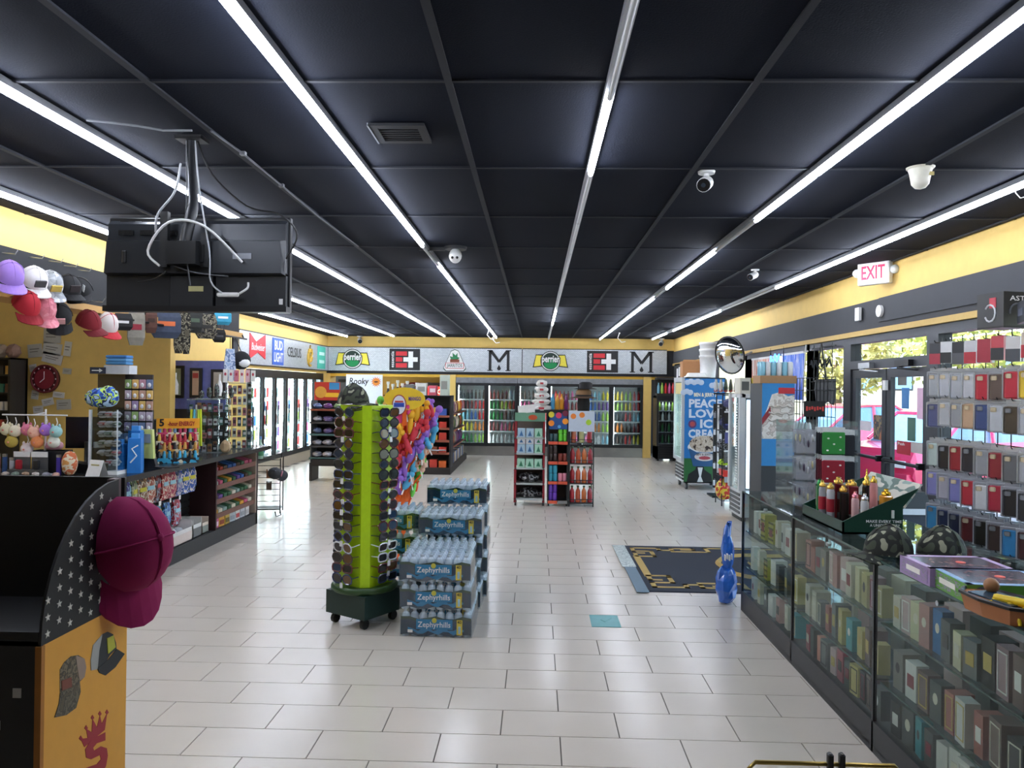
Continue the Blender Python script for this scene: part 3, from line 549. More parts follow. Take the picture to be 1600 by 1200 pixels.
x, y = onT(1318, 765); t = thing('gift_box', 'copper coloured gift box standing behind tester bottles', 'box', (2.2, yf+.1, TZ), .1); obj('carton', B((-.1, -.02, 0), (.1, .02, .2)), M(0x8a4a2c, .3, .4), t); obj('band', B((-.1, -.022, .05), (.1, -.02, .09)), M(0x4a2418, .4), t)
for k in range(3):
    x = 1.85+.09*k; t = thing('trinket_tray', '%s dark tray of gold trinkets in front of bandanas' % ordn(k).capitalize(), 'tray', (x, 5.32, TZ), .2, 'trinket trays on the first showcase')
    obj('tray', MB().box((0, 0, .012), (.085, .14, .024)), M(0x1a1714, .4), t)
    for q in range(4): obj('trinket', MB().ell((-.025+.017*q, -.04+.028*q, .03), (.012, .014, .012), 6, 4), M((0xb98a3c, 0x7a3a2a, 0xc9a24a, 0x5a4a3a)[q], .3, .6), t)
# ball caps
def cap_mesh():
    m = MB(); rings = []
    for i in range(6):
        a = PI/2*i/5; rr = math.cos(a) if i < 5 else .04
        rings.append([(.095*rr*math.cos(2*PI*k/16)*1.08, .085*rr*math.sin(2*PI*k/16), .115*math.sin(a)) for k in range(16)])
    m.loft(rings, True, True); return m
def brim_mesh():
    m = MB(); vs = []; n = 9
    for i in range(n):
        a = -1.15+2.3*i/(n-1); c_, s_ = math.cos(a), math.sin(a)
        for (rx, ry, dz) in ((.098, .084, .004), (.178, .092, -.006)):
            z = dz-.028*(s_*s_); vs.append((rx*c_ if rx < .1 else .06+.118*c_, ry*s_, z))
    vs += [(x, y, z-.006) for x, y, z in vs]; o = 2*n; fs = []
    for i in range(n-1):
        a = 2*i; fs += [(a, a+1, a+3, a+2), (o+a+2, o+a+3, o+a+1, o+a), (a+1, o+a+1, o+a+3, a+3), (a+2, o+a+2, o+a, a)]
    fs += [(0, o, o+1, 1), (2*n-2, 2*n-1, o+2*n-1, o+2*n-2)]
    return m.add(vs, fs)
CAPM = cap_mesh().mesh('crown'); BRIMM = brim_mesh().mesh('brim'); BUTM = MB().ell((0, 0, .117), (.009, .009, .006), 8, 4).mesh('button')
SEAM = MB().tube([(.1*math.cos(a), 0, .118*math.sin(a)) for a in [PI*k/10 for k in range(11)]], .0025, 4).tube([(0, .088*math.cos(a), .118*math.sin(a)) for a in [PI*k/10 for k in range(11)]], .0025, 4).mesh('seams')
def ballcap(label, loc, rot, crown, brim=None, front=None, group='caps for sale', badge=None, scale=1.):
    t = thing('baseball_cap', label, 'cap', loc, group=group, rot=rot); t.scale = (scale,)*3
    obj('crown', CAPM, crown, t); obj('brim', BRIMM, brim or crown, t); obj('button', BUTM, brim or crown, t); obj('seams', SEAM, brim or crown, t)
    if front: obj('front_patch', MB().box((.094, 0, .048), (.012, .07, .05)), front, t)
    if badge: obj('hang_tag', MB().box((.02, .1, .02), (.03, .003, .05)), badge, t)
    return t
x, y = onT(1388, 868); ballcap('camouflage cap on showcase next to tester stand', (x, y, TZ+.012), (0, -.05, -2.9), CAMO, scale=1.22)
x, y = onT(1450, 868); ballcap('camouflage cap on showcase behind the purple game box', (x+.05, y-.03, TZ+.012), (0, -.05, -2.7), CAMO, scale=1.22)
# game boxes
def game(label, pf, pn, depth, col, top, h=.075):
    a = aZ(*pf, TZ); b = aZ(*pn, TZ); v = (b-a); L = v.length; rz = math.atan2(v.y, v.x)
    t = thing('game_box', label, 'box', a, rz, 'board games on the third showcase')
    obj('carton', B((0, 0, 0), (L, depth, h)), M(col, .4), t); obj('front_print', B((.02, -.002, .008), (L-.02, 0, h-.008)), patt([col, col, 0x8a8496, col], 30., .4, stretch=(1, 1, 2)), t)
    obj('window_rim', MB().bb((0, 0, h), (L, .025, h+.002)).bb((0, depth-.025, h), (L, depth, h+.002)).bb((0, 0, h), (.03, depth, h+.002)).bb((L-.03, 0, h), (L, depth, h+.002)), M(top, .4), t)
    obj('game_face', B((.03, .025, h), (L-.03, depth-.025, h+.001)), patt([0x3a3440, 0x5a525c, 0x474250, 0x8a6a6a], 25., .15), t); obj('sticker', MB().lathe([(.02, 0), (.02, .002)], 10, (L*.5, depth*.55, h+.001)), M(0xf06a5a, .5), t)
    obj('title', B((L*.25, -.004, .03), (L*.7, -.002, .052)), M(0xf2efe6, .5), t)
game('purple game box with black window lid, behind green one', (1406, 893), (1453, 917), .36, 0x9a82b0, 0xbfa8cc)
game('green and blue game box with window lid', (1456, 914), (1511, 944), .36, 0x5f9a3c, 0x8fb4d4)
t = thing('toy_tray', 'brown boat-shaped toy tray beside the green game box', 'toy', (*onT(1565, 962), TZ), -1.35)
pts = [(-.17, 0), (-.12, .07), (0, .095), (.12, .08), (.19, .0), (.12, -.08), (0, -.095), (-.12, -.07)]
obj('hull', MB().loft([[(x*.9, y*.85, 0) for x, y in pts], [(x, y, .06) for x, y in pts]], True), M(0xa5683c, .5), t); obj('rim', MB().tube([(x, y, .062) for x, y in pts+pts[:1]], .008, 5), BLACK, t); obj('inset', MB().box((0, 0, .064), (.2, .11, .006)), M(0x2f4a5c, .2), t); obj('sticker', MB().box((.05, .02, .07), (.06, .05, .006)), M(0x6ab84a, .5), t); obj('ball', MB().ell((-.08, .03, .09), (.028, .028, .028)), M(0xa07048, .5), t)
t = thing('toy_claw', 'yellow plastic toy claw at the right edge of showcase', 'toy', (*onT(1592, 975), TZ), -1.2); YP = M(0xe8c51e, .35)
obj('arm', MB().tube([(-.09, 0, .07), (.1, 0, .085)], .016, 6), YP, t)
for k in range(3): obj('claw', MB().tube([(-.08+.06*k, 0, .07), (-.1+.06*k, -.03, .04), (-.085+.06*k, -.04, .006)], [.013, .01, .006], 6), YP, t)
# small black clamp and gold rail at the bottom edge (a card stand close to the camera)
a = aY(1300, 1194, 1.9)
t = thing('wire_easel', 'gold wire rail with black clamps at the bottom edge', 'stand', (a.x, 1.9, 0)); z = a.z
obj('rail', MB().tube([(-.19, .02, .4), (-.2, 0, z-.015), (-.185, 0, z), (.15, 0, z), (.165, 0, z-.015), (.155, .02, .4)], .0055, 8), M(0xb9a05a, .3, .9), t); obj('foot', MB().tube([(-.19, .02, .4), (-.2, .14, .0)], .006, 6).tube([(.155, .02, .4), (.17, .14, .0)], .006, 6).tube([(-.19, .02, .4), (-.2, -.12, .0)], .006, 6).tube([(.155, .02, .4), (.17, -.12, .0)], .006, 6), M(0xb9a05a, .3, .9), t)
for x in (-.006, .022): obj('clamp', MB().rbox((x, -.004, z+.004), (.014, .02, .05), .005), BLACK, t)
obj('card', B((-.17, -.004, z-.28), (.14, .0, z-.015)), M(0x2c2a26, .5), t)
# ================================================================== wire grid of phone cases
GX = 2.80; WIRE = M(0x17181a, .4, .4)
t = thing('wire_grid', 'black wire grid panel holding rows of phone cases', 'rack', (GX, 0, 0)); w = MB(); wv = MB()
for k in range(14): w.tube([(0, 3.7+.132*k, .02), (0, 3.7+.132*k, 2.16)], .004, 4)
for k in range(14): wv.tube([(0, 3.7, .12+.15*k), (0, 5.42, .12+.15*k)], .004, 4)
obj('vertical_wires', w, WIRE, t, kind='stuff'); obj('horizontal_wires', wv, WIRE, t, kind='stuff')
for y in (3.7, 5.42): obj('grid_foot', B((-.25, y-.015, 0), (.25, y+.015, .03)), WIRE, t)
PKM = MB().rbox((0, 0, -.095), (.096, .014, .165), .006).bb((-.03, -.002, -.014), (.03, .002, .008)).mesh('blister'); CSM = MB().rbox((0, 0, -.1), (.074, .012, .148), .012).mesh('phone_case'); CAMM = MB().rbox((0, 0, 0), (.026, .004, .026), .006).mesh('camera_island')
BOXM = MB().box((0, 0, -.07), (.07, .03, .14)).mesh('accessory_box'); RWM = B((-.0, -.012, -.06), (.0, .012, .06)) if False else None
hd = math.radians(52)   # pegs lean towards the aisle entrance
dv = Vector((-math.sin(hd), -math.cos(hd), 0)); fz = math.atan2(dv.y, dv.x)+PI/2
CLR = glass(0xf2f4f6, .25, .05, .35, 0xdcdfe2)
rowz = [2.11, 1.93, 1.74, 1.47, 1.27, 1.05, .86]
rowc = [[0x3a3c40, 0xd8d8d8, 0x2a2c30, 0xc9c9cc, 0xb03a48, 0xc0404c, 0xd8d4d0, 0xc9b8a8], [0xa9adb2, 0xb9bcc2, 0xb4b8be, 0xc2c4c8, 0xc93a48, 0x6a5a52, 0xc93848, 0xd9b83c], [0x5a6088, 0xb9bcc0, 0x9a9ca0, 0xc9a888, 0x4a5a88, 0xc0c4c8, 0x4a4238, 0xb8bcc0],
        [0xb9c9c4, 0x2c2c30, 0x9c2c38, 0x30323a, 0xa9acb0, 0x8c2c38, 0x6a6c70, 0xa9acb0], [0x8e8cc4, 0xb4b0b8, 0x8a88c0, 0xc03a44, 0xd4d4d4, 0xb02f44, 0x2a2a2e, 0x34363a], [0x3f8fc0, 0x2a3458, 0x2a3050, 0x6a2c30, 0x2a2826, 0x4a3a38, 0x3f8fc8, 0x4a2a2c], [0xb0b0b4, 0x20222c, 0x1e2230, 0x1c2440, 0x20243a, 0x3a3c40, 0x8c2c38, 0x5a4a4c]]
rn = random.Random(5)
for r, z in enumerate(rowz):
    for c in range(8):
        y = 5.34-.14*c; z2 = z+rn.uniform(-.008, .008)
        obj('peg', MB().tube([(0, y, z2+.005), (dv.x*.17, y+dv.y*.17, z2+.005), (dv.x*.185, y+dv.y*.185, z2+.018)], .003, 4), WIRE, t)
        n = 2 if r == 0 else 3
        for j in range(n):
            p = Vector((GX, y, z2))+dv*(.16-.038*j); col = rowc[r][c] if j == 0 else rn.choice([rowc[r][c], 0x8a8c90, 0x3c3e44, 0xb9bbbe])
            lab = '%s in stack, %s peg from left, %s row of phone case grid' % (['Front pack', 'Second pack', 'Third pack'][j], ordn(c), ordn(r))
            g = 'packs hanging on the phone case grid'
            if r == 0:
                q = thing('accessory_box', lab, 'box', p, fz+rn.uniform(-.15, .15), g); obj('carton', BOXM, M(col, .4), q)
                if j == 0: obj('lower_print', B((-.036, -.0165, -.14), (.036, -.015, -.07)), M((0xb03a48, 0x202226, 0x54565a, 0xb8303c)[c % 4], .4), q)
            else:
                q = thing('phone_case_pack', lab, 'phone case', p, fz+rn.uniform(-.12, .12), g); q.scale = (1.22, 1, 1.05); obj('blister', PKM, CLR if (r < 4) else M(0x9a9ca2, .3), q)
                o = obj('phone_case', CSM, M(col, .3, coat=.3), q, (0, -.006, 0))
                if j == 0: obj('camera_island', CAMM, M(0x8a8c90 if col < 0x600000 else 0xd8c8a8, .3), q, (-.016, -.013, -.05))
a = aX(1545, 510, GX-.05); t = thing('headset_box', 'black gaming headset box on top of the phone case grid', 'box', (GX-.03, 4.66, 2.175), .2); HB = M(0x1d1f21, .4)
obj('carton', B((-.09, -.1, 0), (.09, .1, .2)), HB, t); obj('shelf_clip', B((-.09, -.1, -.01), (.09, .1, 0)), WIRE, t)
text('lettering', 'AST', .04, WHITE, t, (0, -.102, .16), w=.1); obj('headset_print', MB().tube([(.05*math.cos(x), -.101, .08+.05*math.sin(x)) for x in [PI*k/8-.2 for k in range(10)]], .006, 5), M(0x50545a, .5), t)
obj('headset_print_side', MB().tube([(-.091, .04*math.cos(x), .08+.05*math.sin(x)) for x in [PI*k/6+.6 for k in range(11)]], .006, 5), M(0xd8dade, .5), t); obj('red_print', MB().box((-.091, -.02, .14), (.003, .05, .06)), M(0xc03a48, .5), t)
a = aX(1595, 478, GX); t = thing('dark_box', 'dark accessory box at the upper right edge on grid', 'box', (GX-.03, 4.33, 2.175), -.4); obj('carton', B((-.09, -.12, 0), (.09, .1, .12)), M(0x1c222c, .4), t); obj('label_panel', B((-.092, -.08, .04), (-.09, .06, .08)), M(0x4a5468, .4), t)
# ================================================================== trash bin by the door
t = thing('trash_bin', 'dark trash bin with lid beside the shop door', 'bin', (3.12, 6.75, 0)); obj('bin_body', MB().box((0, 0, .38), (.34, .34, .76), taper=1.1), M(0x1b2436, .5), t); obj('bag_rim', MB().box((0, 0, .78), (.4, .4, .05)), M(0xc9ced6, .3), t); obj('lid', MB().box((0, 0, .87), (.4, .4, .14), taper=.85), M(0x16181d, .5), t)
# ================================================================== ice cream freezer with printed side
t = thing('ice_cream_freezer', 'tall white ice cream freezer with blue printed side panel', 'freezer', (2.62, 13.78, 0)); FW, FD, FH = .74, .8, 2.0
WH = M(0xd4d6d6, .4); obj('body', MB().bb((.02, .0, .12), (FW, .03, FH)).bb((.02, FD-.03, .12), (FW, FD, FH)).bb((FW-.03, 0, .12), (FW, FD, FH)).bb((.02, 0, FH-.04), (FW, FD, FH)).bb((.02, 0, .12), (FW, FD, .5)), WH, t)
d = thing('freezer_door', None, None, (0, 0, 0)); d.parent = t; f = MB()
for p, q in (((-.03, 0, .5), (.02, .06, FH)), ((-.03, FD-.06, .5), (.02, FD, FH)), ((-.03, .06, .5), (.02, FD-.06, .56)), ((-.03, .06, FH-.08), (.02, FD-.06, FH))): f.bb(p, q)
obj('door_frame', f, M(0xbfc3c6, .35, .3), d); obj('pane', B((-.005, .06, .56), (.0, FD-.06, FH-.08)), CPANE, d)
obj('top_sign', B((-.012, .08, FH-.3), (-.006, FD-.08, FH-.1)), M(0xc9b878, .5), d)
for k in range(26): obj('light_louvre', B((.05, .18, .62+.043*k), (.09, .5, .642+.043*k)), M(0xe6f4ee, .4, noise=0, emit=COOL*.5), t)
obj('inner_liner', B((.3, .03, .5), (.32, FD-.03, FH-.04)), PALE, t)
for k in range(5): obj('vent_slat', B((.0, .04, .17+.06*k), (.022, FD-.04, .2+.06*k)), M(0x35373a, .5), t)
for x in (.08, FW-.08):
    for y in (.08, FD-.08): obj('caster', MB().tube([(x-.02, y, .06), (x+.02, y, .06)], .06, 10), M(0x4a4b4d, .5), t)
sp = thing('printed_side', None, None, (.02, -.004, .14)); sp.parent = t; w, h = FW-.03, FH-.16
obj('blue_sheet', B((0, -.002, .42), (w, .002, h)), M(0x2a78bb, .4), sp); obj('green_sheet', B((0, -.002, 0), (w, .002, .42)), M(0x2c6a38, .4), sp)
for cx, cz, n in ((.17, h-.07, 5), (.05, h-.25, 3), (.58, h-.12, 4)):
    m = MB()
    for k in range(n): m.ell((cx-.05*n/2+.06*k, -.003, cz+.02*(k % 2)), (.055, .003, .05), 10, 6)
    obj('cloud', m, M(0xb9c9dc, .5), sp)
text('brand_arch', "BEN & JERRY'S", .09, M(0xefe6c4, .5), sp, (.36, -.005, h-.29), w=.4, bold=.03)
LT = M(0xd3dbe6, .5)
for s, z, a, ww in (('PEACE', h-.45, .36, .58), ('LOVE', h-.63, .36, .58), ('ICE', h-.81, .44, .34), ('CREAM', h-.99, .36, .58)): text('big_letters', s, .2, LT, sp, (a, -.005, z), bold=.04, w=ww)
obj('round_badge', disc(.075, -.006, 0, 16), M(0x5a3a6a, .5), sp, (.14, 0, h-.81)); obj('badge_mark', disc(.045, -.009, 0, 12), M(0xb04a4a, .5), sp, (.14, 0, h-.81))
obj('tub_rim', disc(.3, -.006, 0, 24, 1, .42, (.36, .62)), M(0xdfe4e8, .5), sp); obj('scoop', disc(.27, -.009, 0, 20, 1, .55, (.36, .68)), patt([0xb9a894, 0xcbbcaa, 0xb4a28e, 0x3a2a22], 14., .7), sp)
obj('tub', MB().prism([(.08, .6), (.16, .28), (.56, .28), (.64, .6), (.5, .53), (.22, .53)], -.008, 0), M(0x2f5a86, .4), sp); obj('tub_label', disc(.15, -.012, 0, 18, 1.2, .5, (.36, .45)), M(0xd8d0cc, .5), sp); text('tub_letters', "BEN & JERRY'S", .05, M(0x1c1c20, .5), sp, (.36, -.014, .49), w=.3); obj('tub_mark', disc(.08, -.015, 0, 12, 1.3, .4, (.36, .43)), M(0xb04450, .5), sp)
obj('cow_body', MB().prism([(.05, 0), (.08, .14), (.2, .22), (.22, .3), (.34, .3), (.36, .22), (.48, .14), (.5, 0)], -.006, 0), INK, sp); obj('cow_blaze', MB().prism([(.23, .0), (.27, .1), (.24, .26), (.33, .26), (.3, .1), (.34, 0)], -.009, 0), WHITE, sp)
fz0 = 2.003
t = thing('bucket_stack', 'stack of white plastic buckets on the ice cream freezer', 'bucket', (3.12, 14.1, fz0))
for k in range(3): obj('bucket', MB().lathe([(.13, 0), (.16, .36), (.17, .36), (.17, .4)], 14, (0, 0, .12*k)), WHITE, t)
t = thing('carton', 'open brown cardboard carton at back of the freezer top', 'box', (2.85, 14.4, fz0)); obj('box', B((-.16, -.12, 0), (.16, .12, .3)), M(0xa5744a, .7), t); obj('flap', MB().prism([(-.16, .3), (.16, .3), (.14, .33), (-.14, .33)], -.12, -.115), M(0xb48456, .7), t)
t = thing('foam_lid', 'white foam tub lid on the freezer front edge', 'lid', (2.87, 13.95, fz0)); obj('lid', MB().box((0, 0, .04), (.36, .24, .08), taper=.75), WHITE, t); obj('lid_rim', B((-.19, -.13, 0), (.19, .13, .02)), WHITE, t)
# security mirror
c = aY(1140, 555, 12.6); t = thing('convex_mirror', 'round convex security mirror with black rim above the racks', 'mirror', (c.x, 12.6, c.z), rot=(.2, 0, -1.0))
rg = [[(.30*math.sin(a)*math.cos(2*PI*k/28)/math.sin(.9), -.16*(math.cos(a)-math.cos(.9))/(1-math.cos(.9))*.6, .30*math.sin(a)*math.sin(2*PI*k/28)/math.sin(.9)) for k in range(28)] for a in (.9, .75, .6, .45, .3, .15, .02)]
obj('mirror_glass', MB().loft(rg, True, True), M(0xd8dcde, .03, 1., noise=0), t); obj('rim', MB().tube([(.305*math.cos(2*PI*k/28), 0, .305*math.sin(2*PI*k/28)) for k in range(29)], .014, 6), BLACK, t); obj('back_shell', disc(.3, .0, .02, 24), BLACK, t); obj('bracket', MB().tube([(0, .02, -.1), (.1, .2, -.05), (.42, .55, .1)], .015, 6), STEEL, t)
t = thing('menu_board', 'dark wall board with a row of white cards', 'sign', (XR-.04, 17.2, 2.2)); obj('board', B((-.02, -2.3, -.35), (.0, 2.4, .22)), M(0x2a2b2e, .6), t)
for k in range(14): obj('white_card', B((-.026, 1.9-.27*k, -.12+.03*(k % 3)), (-.02, 2.08-.27*k, .1+.03*(k % 2))), WHITE, t)
# ================================================================== wire racks with hanging goods
t = thing('accessory_tower', 'narrow black display tower hung with small white accessories', 'rack', (3.0, 12.95, 0)); obj('panel', B((-.04, -.02, .15), (.3, .02, 1.55)), M(0x141517, .5), t); obj('foot', MB().bb((-.08, -.15, 0), (.34, .25, .03)).bb((.1, .0, .03), (.16, .04, .15)), DARKM, t)
for k in range(2): obj('white_rail', B((.02+.14*k, -.03, .4), (.05+.14*k, -.02, 1.53)), WHITE, t)
rt = random.Random(9)
for k in range(18):
    x, z = -.02+.09*(k % 4), 1.42-.07*k; obj('hook', MB().tube([(x, -.02, z), (x, -.09, z)], .004, 4), STEEL, t)
    c = rt.choice((0xd8dade, 0xd8dade, 0x2a2c30, 0x8a8c92))
    obj('accessory_pack', MB().rbox((x, -.06, z-.06), (.055, .02, .09), .006), M(c, .4), None, (3.0, 12.95, 0), label='%s accessory pack, %s down the narrow black tower' % ({0xd8dade: 'white', 0x2a2c30: 'black', 0x8a8c92: 'grey'}[c], ordn(k)), cat='pack', group='packs on the black tower')
R0 = Vector((2.86, 11.9, 0)); t = thing('wire_rack', 'tall black wire rack crowded with bags and cords', 'rack', R0); m = MB()
for x in (0, .48):
    for y in (0, .4): obj('upright', MB().tube([(x, y, 0), (x, y, 1.72)], .009, 6), WIRE, t)
for z in (.08, .45, .8, 1.15, 1.5, 1.7):
    obj('tier_frame', MB().tube([(0, 0, z), (.48, 0, z), (.48, .4, z), (0, .4, z), (0, 0, z)], .006, 5), WIRE, t); g_ = MB()
    for k in range(9): g_.tube([(.05+.048*k, 0, z), (.05+.048*k, .4, z)], .0025, 4)
    obj('tier_wires', g_, WIRE, t, kind='stuff')
def lump(name, label, cat, loc, size, mat, group=None, rz=0., crinkle=.18, seed=1, parent=None):
    r_ = random.Random(seed); m = MB(); n, mm = 12, 7; rings = []
    for i in range(mm+1):
        a = PI*i/mm; rings.append([((size[0]*max(.05, math.sin(a))**.7*math.cos(2*PI*k/n))*(1+r_.uniform(-crinkle, crinkle)), (size[1]*max(.05, math.sin(a))**.7*math.sin(2*PI*k/n))*(1+r_.uniform(-crinkle, crinkle)), size[2]*(1-math.cos(a))*(1+r_.uniform(-crinkle, crinkle)*.4)) for k in range(n)])
    m.loft(rings, True, False); return obj(name, m, mat, parent, loc, (0, 0, rz), label=label, cat=cat, group=group)
lump('shirt_pack', 'folded navy shirt pack on upper tier of wire rack', 'clothing', R0+Vector((.2, .15, 1.155)), (.2, .12, .12), M(0x222a58, .7), seed=2)
lump('shirt_pack', 'purple grey folded shirt on top tier of wire rack', 'clothing', R0+Vector((.16, .12, 1.51)), (.15, .1, .07), M(0x5a5c86, .7), seed=3)
lump('cord_pile', 'tangle of black cords on middle tier of wire rack', 'cords', R0+Vector((.22, .14, .81)), (.22, .14, .13), patt([0x101214, 0x3a3c40, 0x9a9ea4, 0x16181a], 30., .3), seed=4, crinkle=.3)
lump('toy_bag', 'neon yellow-green bag on lower tier of wire rack', 'bag', R0+Vector((.04, .05, .62)), (.09, .07, .05), M(0xb8e03a, .5), seed=5)
t = thing('red_tray', 'bright red plastic tray on lower tier of wire rack', 'tray', R0+Vector((.22, .1, .455))); obj('tray', MB().box((0, 0, .05), (.4, .3, .1), taper=1.08), M(0xd83a30, .4), t); obj('contents', MB().box((0, 0, .1), (.36, .26, .06), taper=.9), M(0x3a2a34, .6), t)
lump('snack_bag', 'yellow and red snack bag at the foot of wire rack', 'bag', R0+Vector((.06, .08, .085)), (.13, .1, .16), patt([0xd9b83a, 0xc0392f, 0xe0c64a, 0xb83226], 8., .3), seed=6); lump('snack_bag', 'dark crumpled bag at the back foot of wire rack', 'bag', R0+Vector((.32, .15, .085)), (.12, .12, .14), M(0x2c2220, .4), seed=7)
t = thing('towel', 'purple towel marked with letter G on wire rack', 'towel', R0+Vector((.12, -.02, 1.2))); obj('cloth', MB().rbox((.05, 0, .15), (.26, .015, .22), .006), M(0x565a9c, .8), t); text('letter', 'G', .14, M(0x23264e, .7), t, (.0, -.01, .16), bold=.02)
for k in range(9):
    c = (0xd4d6d4, 0xd9d4cc, 0x2a3a2a, 0x34402c, 0xc9c4b4, 0x1f2422, 0xcfd0c8, 0xd8d09c, 0xd4c8b0)[k]
    q = thing('jerky_bag', '%s hanging snack bag from left above the wire rack' % ordn(k).capitalize(), 'bag', R0+Vector((-.1+.075*k, .02, 1.74)), 1.2, 'snack bags hung above the wire rack')
    obj('bag', MB().loft([[(-.07, -.004, 0), (.07, -.004, 0), (.07, .004, 0), (-.07, .004, 0)], [(-.075, -.025, .07), (.075, -.025, .07), (.075, .025, .07), (-.075, .025, .07)], [(-.07, -.004, .21), (.07, -.004, .21), (.07, .004, .21), (-.07, .004, .21)]], True), M(c, .35), q); obj('red_band', B((-.072, -.022, .015), (.072, .022, .05)), M(0xb03a30, .4), q)
for k in range(16):
    c, nm = ((0x15171a, 'black'), (0x2a3058, 'navy'), (0xb4b8bc, 'silver'), (0x22262a, 'charcoal'), (0x4a4e86, 'violet'))[k % 5]; x, z = .05+.1*(k % 4)+.02*(k//4 % 2), 1.46-.3*(k//4)
    q = thing('cable_pack', '%s hanging pack, %s counted down the wire rack front' % (nm, ordn(k)), 'pack', R0+Vector((x, -.035-.02*(k % 2), z)), .2*((k % 3)-1), 'packs hung on the wire rack front'); obj('pack_body', MB().rbox((0, 0, -.11), (.085, .02, .17), .008), M(c, .25, coat=.4), q); obj('header', B((-.03, -.004, -.03), (.03, .004, .0)), WHITE, q); obj('peg', MB().tube([(0, .06, .0), (0, -.02, .005)], .003, 4), WIRE, q)
t = thing('hanging_bar', 'black bar over the wire rack for snack bags', 'bar', R0+Vector((-.12, .02, 1.725))); obj('bar', MB().tube([(0, 0, 0), (.75, 0, 0)], .012, 6), WIRE, t); obj('end_cap', MB().ell((0, 0, 0), (.016, .016, .016), 6, 4), WIRE, t)
# ================================================================== slim upright freezer and poster cabinet
t = thing('slim_freezer', 'slim white upright freezer with louvred front and light strip', 'freezer', (2.78, 10.5, 0)); H = 1.73
obj('body', MB().bb((0, .55, .06), (.5, .6, H)).bb((.46, 0, .06), (.5, .55, H)).bb((0, 0, .06), (.5, .6, .42)).bb((0, 0, H-.05), (.5, .6, H)), WH, t)
f = MB().bb((-.03, 0, .42), (.02, .06, H)).bb((-.03, .54, .42), (.02, .6, H)); obj('front_frame', f, WH, t); obj('side_frame', MB().bb((.02, 0, .42), (.05, .03, H)).bb((.46, 0, .42), (.5, .03, H)), WH, t)
obj('side_pane', B((.05, .01, .42), (.46, .014, H-.05)), CPANE, t); obj('front_pane', B((-.01, .06, .42), (-.005, .54, H-.05)), CPANE, t)
obj('light_strip', B((.08, .03, .45), (.12, .05, H-.08)), M(0xdfe6ff, .4, noise=0, emit=COOL*.6), t)
for k in range(30): obj('louvre', B((-.034, .1, .48+.038*k), (-.028, .2, .5+.038*k)), M(0xe8ece8, .5), t)
for k in range(5): obj('vent_slat', B((-.012, .04, .1+.06*k), (.0, .56, .135+.06*k)), M(0x55585a, .5), t)
obj('foot', MB().bb((.02, .05, 0), (.08, .55, .06)).bb((.42, .05, 0), (.48, .55, .06)), DARKM, t)
for k in range(4): obj('wire_shelf', B((.05, .05, .55+.28*k), (.45, .53, .56+.28*k)), STEEL, t)
for k, (c, lb) in enumerate(((0xd8d4c4, 'cream striped'), (0xd9c34a, 'yellow printed'), (0x5a3a9c, 'purple printed'))):
    q = thing('product_box', '%s carton on top of the slim freezer' % lb, 'box', (2.84+.16*k, 10.7, H+.001), 0, 'cartons on the slim freezer'); obj('carton', B((-.07, -.15, 0), (.07, .15, .22)), M(c, .4), q); obj('label_panel', B((-.05, -.153, .05), (.05, -.15, .17)), M((0x5a5c58, 0x8a6a20, 0xd0c4ec)[k], .4), q)
a = aY(1191, 600, 9.1); b = aY(1241, 660, 9.1)
t = thing('poster_cabinet', 'freezer cabinet with ice cream sandwich poster on its side', 'freezer', (a.x, 9.1, 0)); w = b.x-a.x; H = aY(1210, 599, 9.1).z
obj('cabinet', B((0, .004, 0), (w, .5, H)), M(0x35383c, .5), t); obj('poster_sheet', B((0, -.004, .9), (w, .004, H)), M(0x2a86c8, .4), t)
pz = H-.25; obj('cream_mound', MB().prism([(w*.3, pz+.12), (w*.55, pz+.15), (w*.8, pz+.1), (w, pz+.12), (w, pz-.4), (0, pz-.4), (0, pz-.2), (w*.15, pz-.05)], -.007, 0), patt([0xd8d4cc, 0xe4e0da, 0xb9b0a6, 0xd4c8c0], 12., .6), t); obj('red_banner', B((w*.5, -.009, pz+.13), (w, 0, pz+.2)), M(0xc4303c, .5), t); obj('red_sash', MB().prism([(0, pz-.16), (w*.25, pz-.02), (w*.28, pz-.1), (0, pz-.24)], -.01, 0), M(0x8c2430, .5), t)
for k in range(3): obj('cream_wave', MB().tube([(w*.2+w*.08*j, -.009, pz-.02-.08*k+.012*math.sin(j*2+k)) for j in range(10)], .012, 5), M(0xc4bdb4, .6), t)
t = thing('can_tray', 'brown cardboard tray of canned drinks on poster cabinet', 'tray', (a.x, 9.1, H+.001)); obj('tray', B((-.02, .02, 0), (w+.03, .32, .09)), M(0xa5805a, .7), t)
for k in range(6):
    for j in range(2): obj('can', CAN, cm((PB, CL)[k % 2]), None, (a.x+.03+.065*k, 9.2+.1*j, H+.092), label='%s can, %s from left, %s row in cardboard tray' % (('pale blue', 'silver')[k % 2], ordn(k), ('front', 'back')[j]), cat='can', group='cans in the cardboard tray')
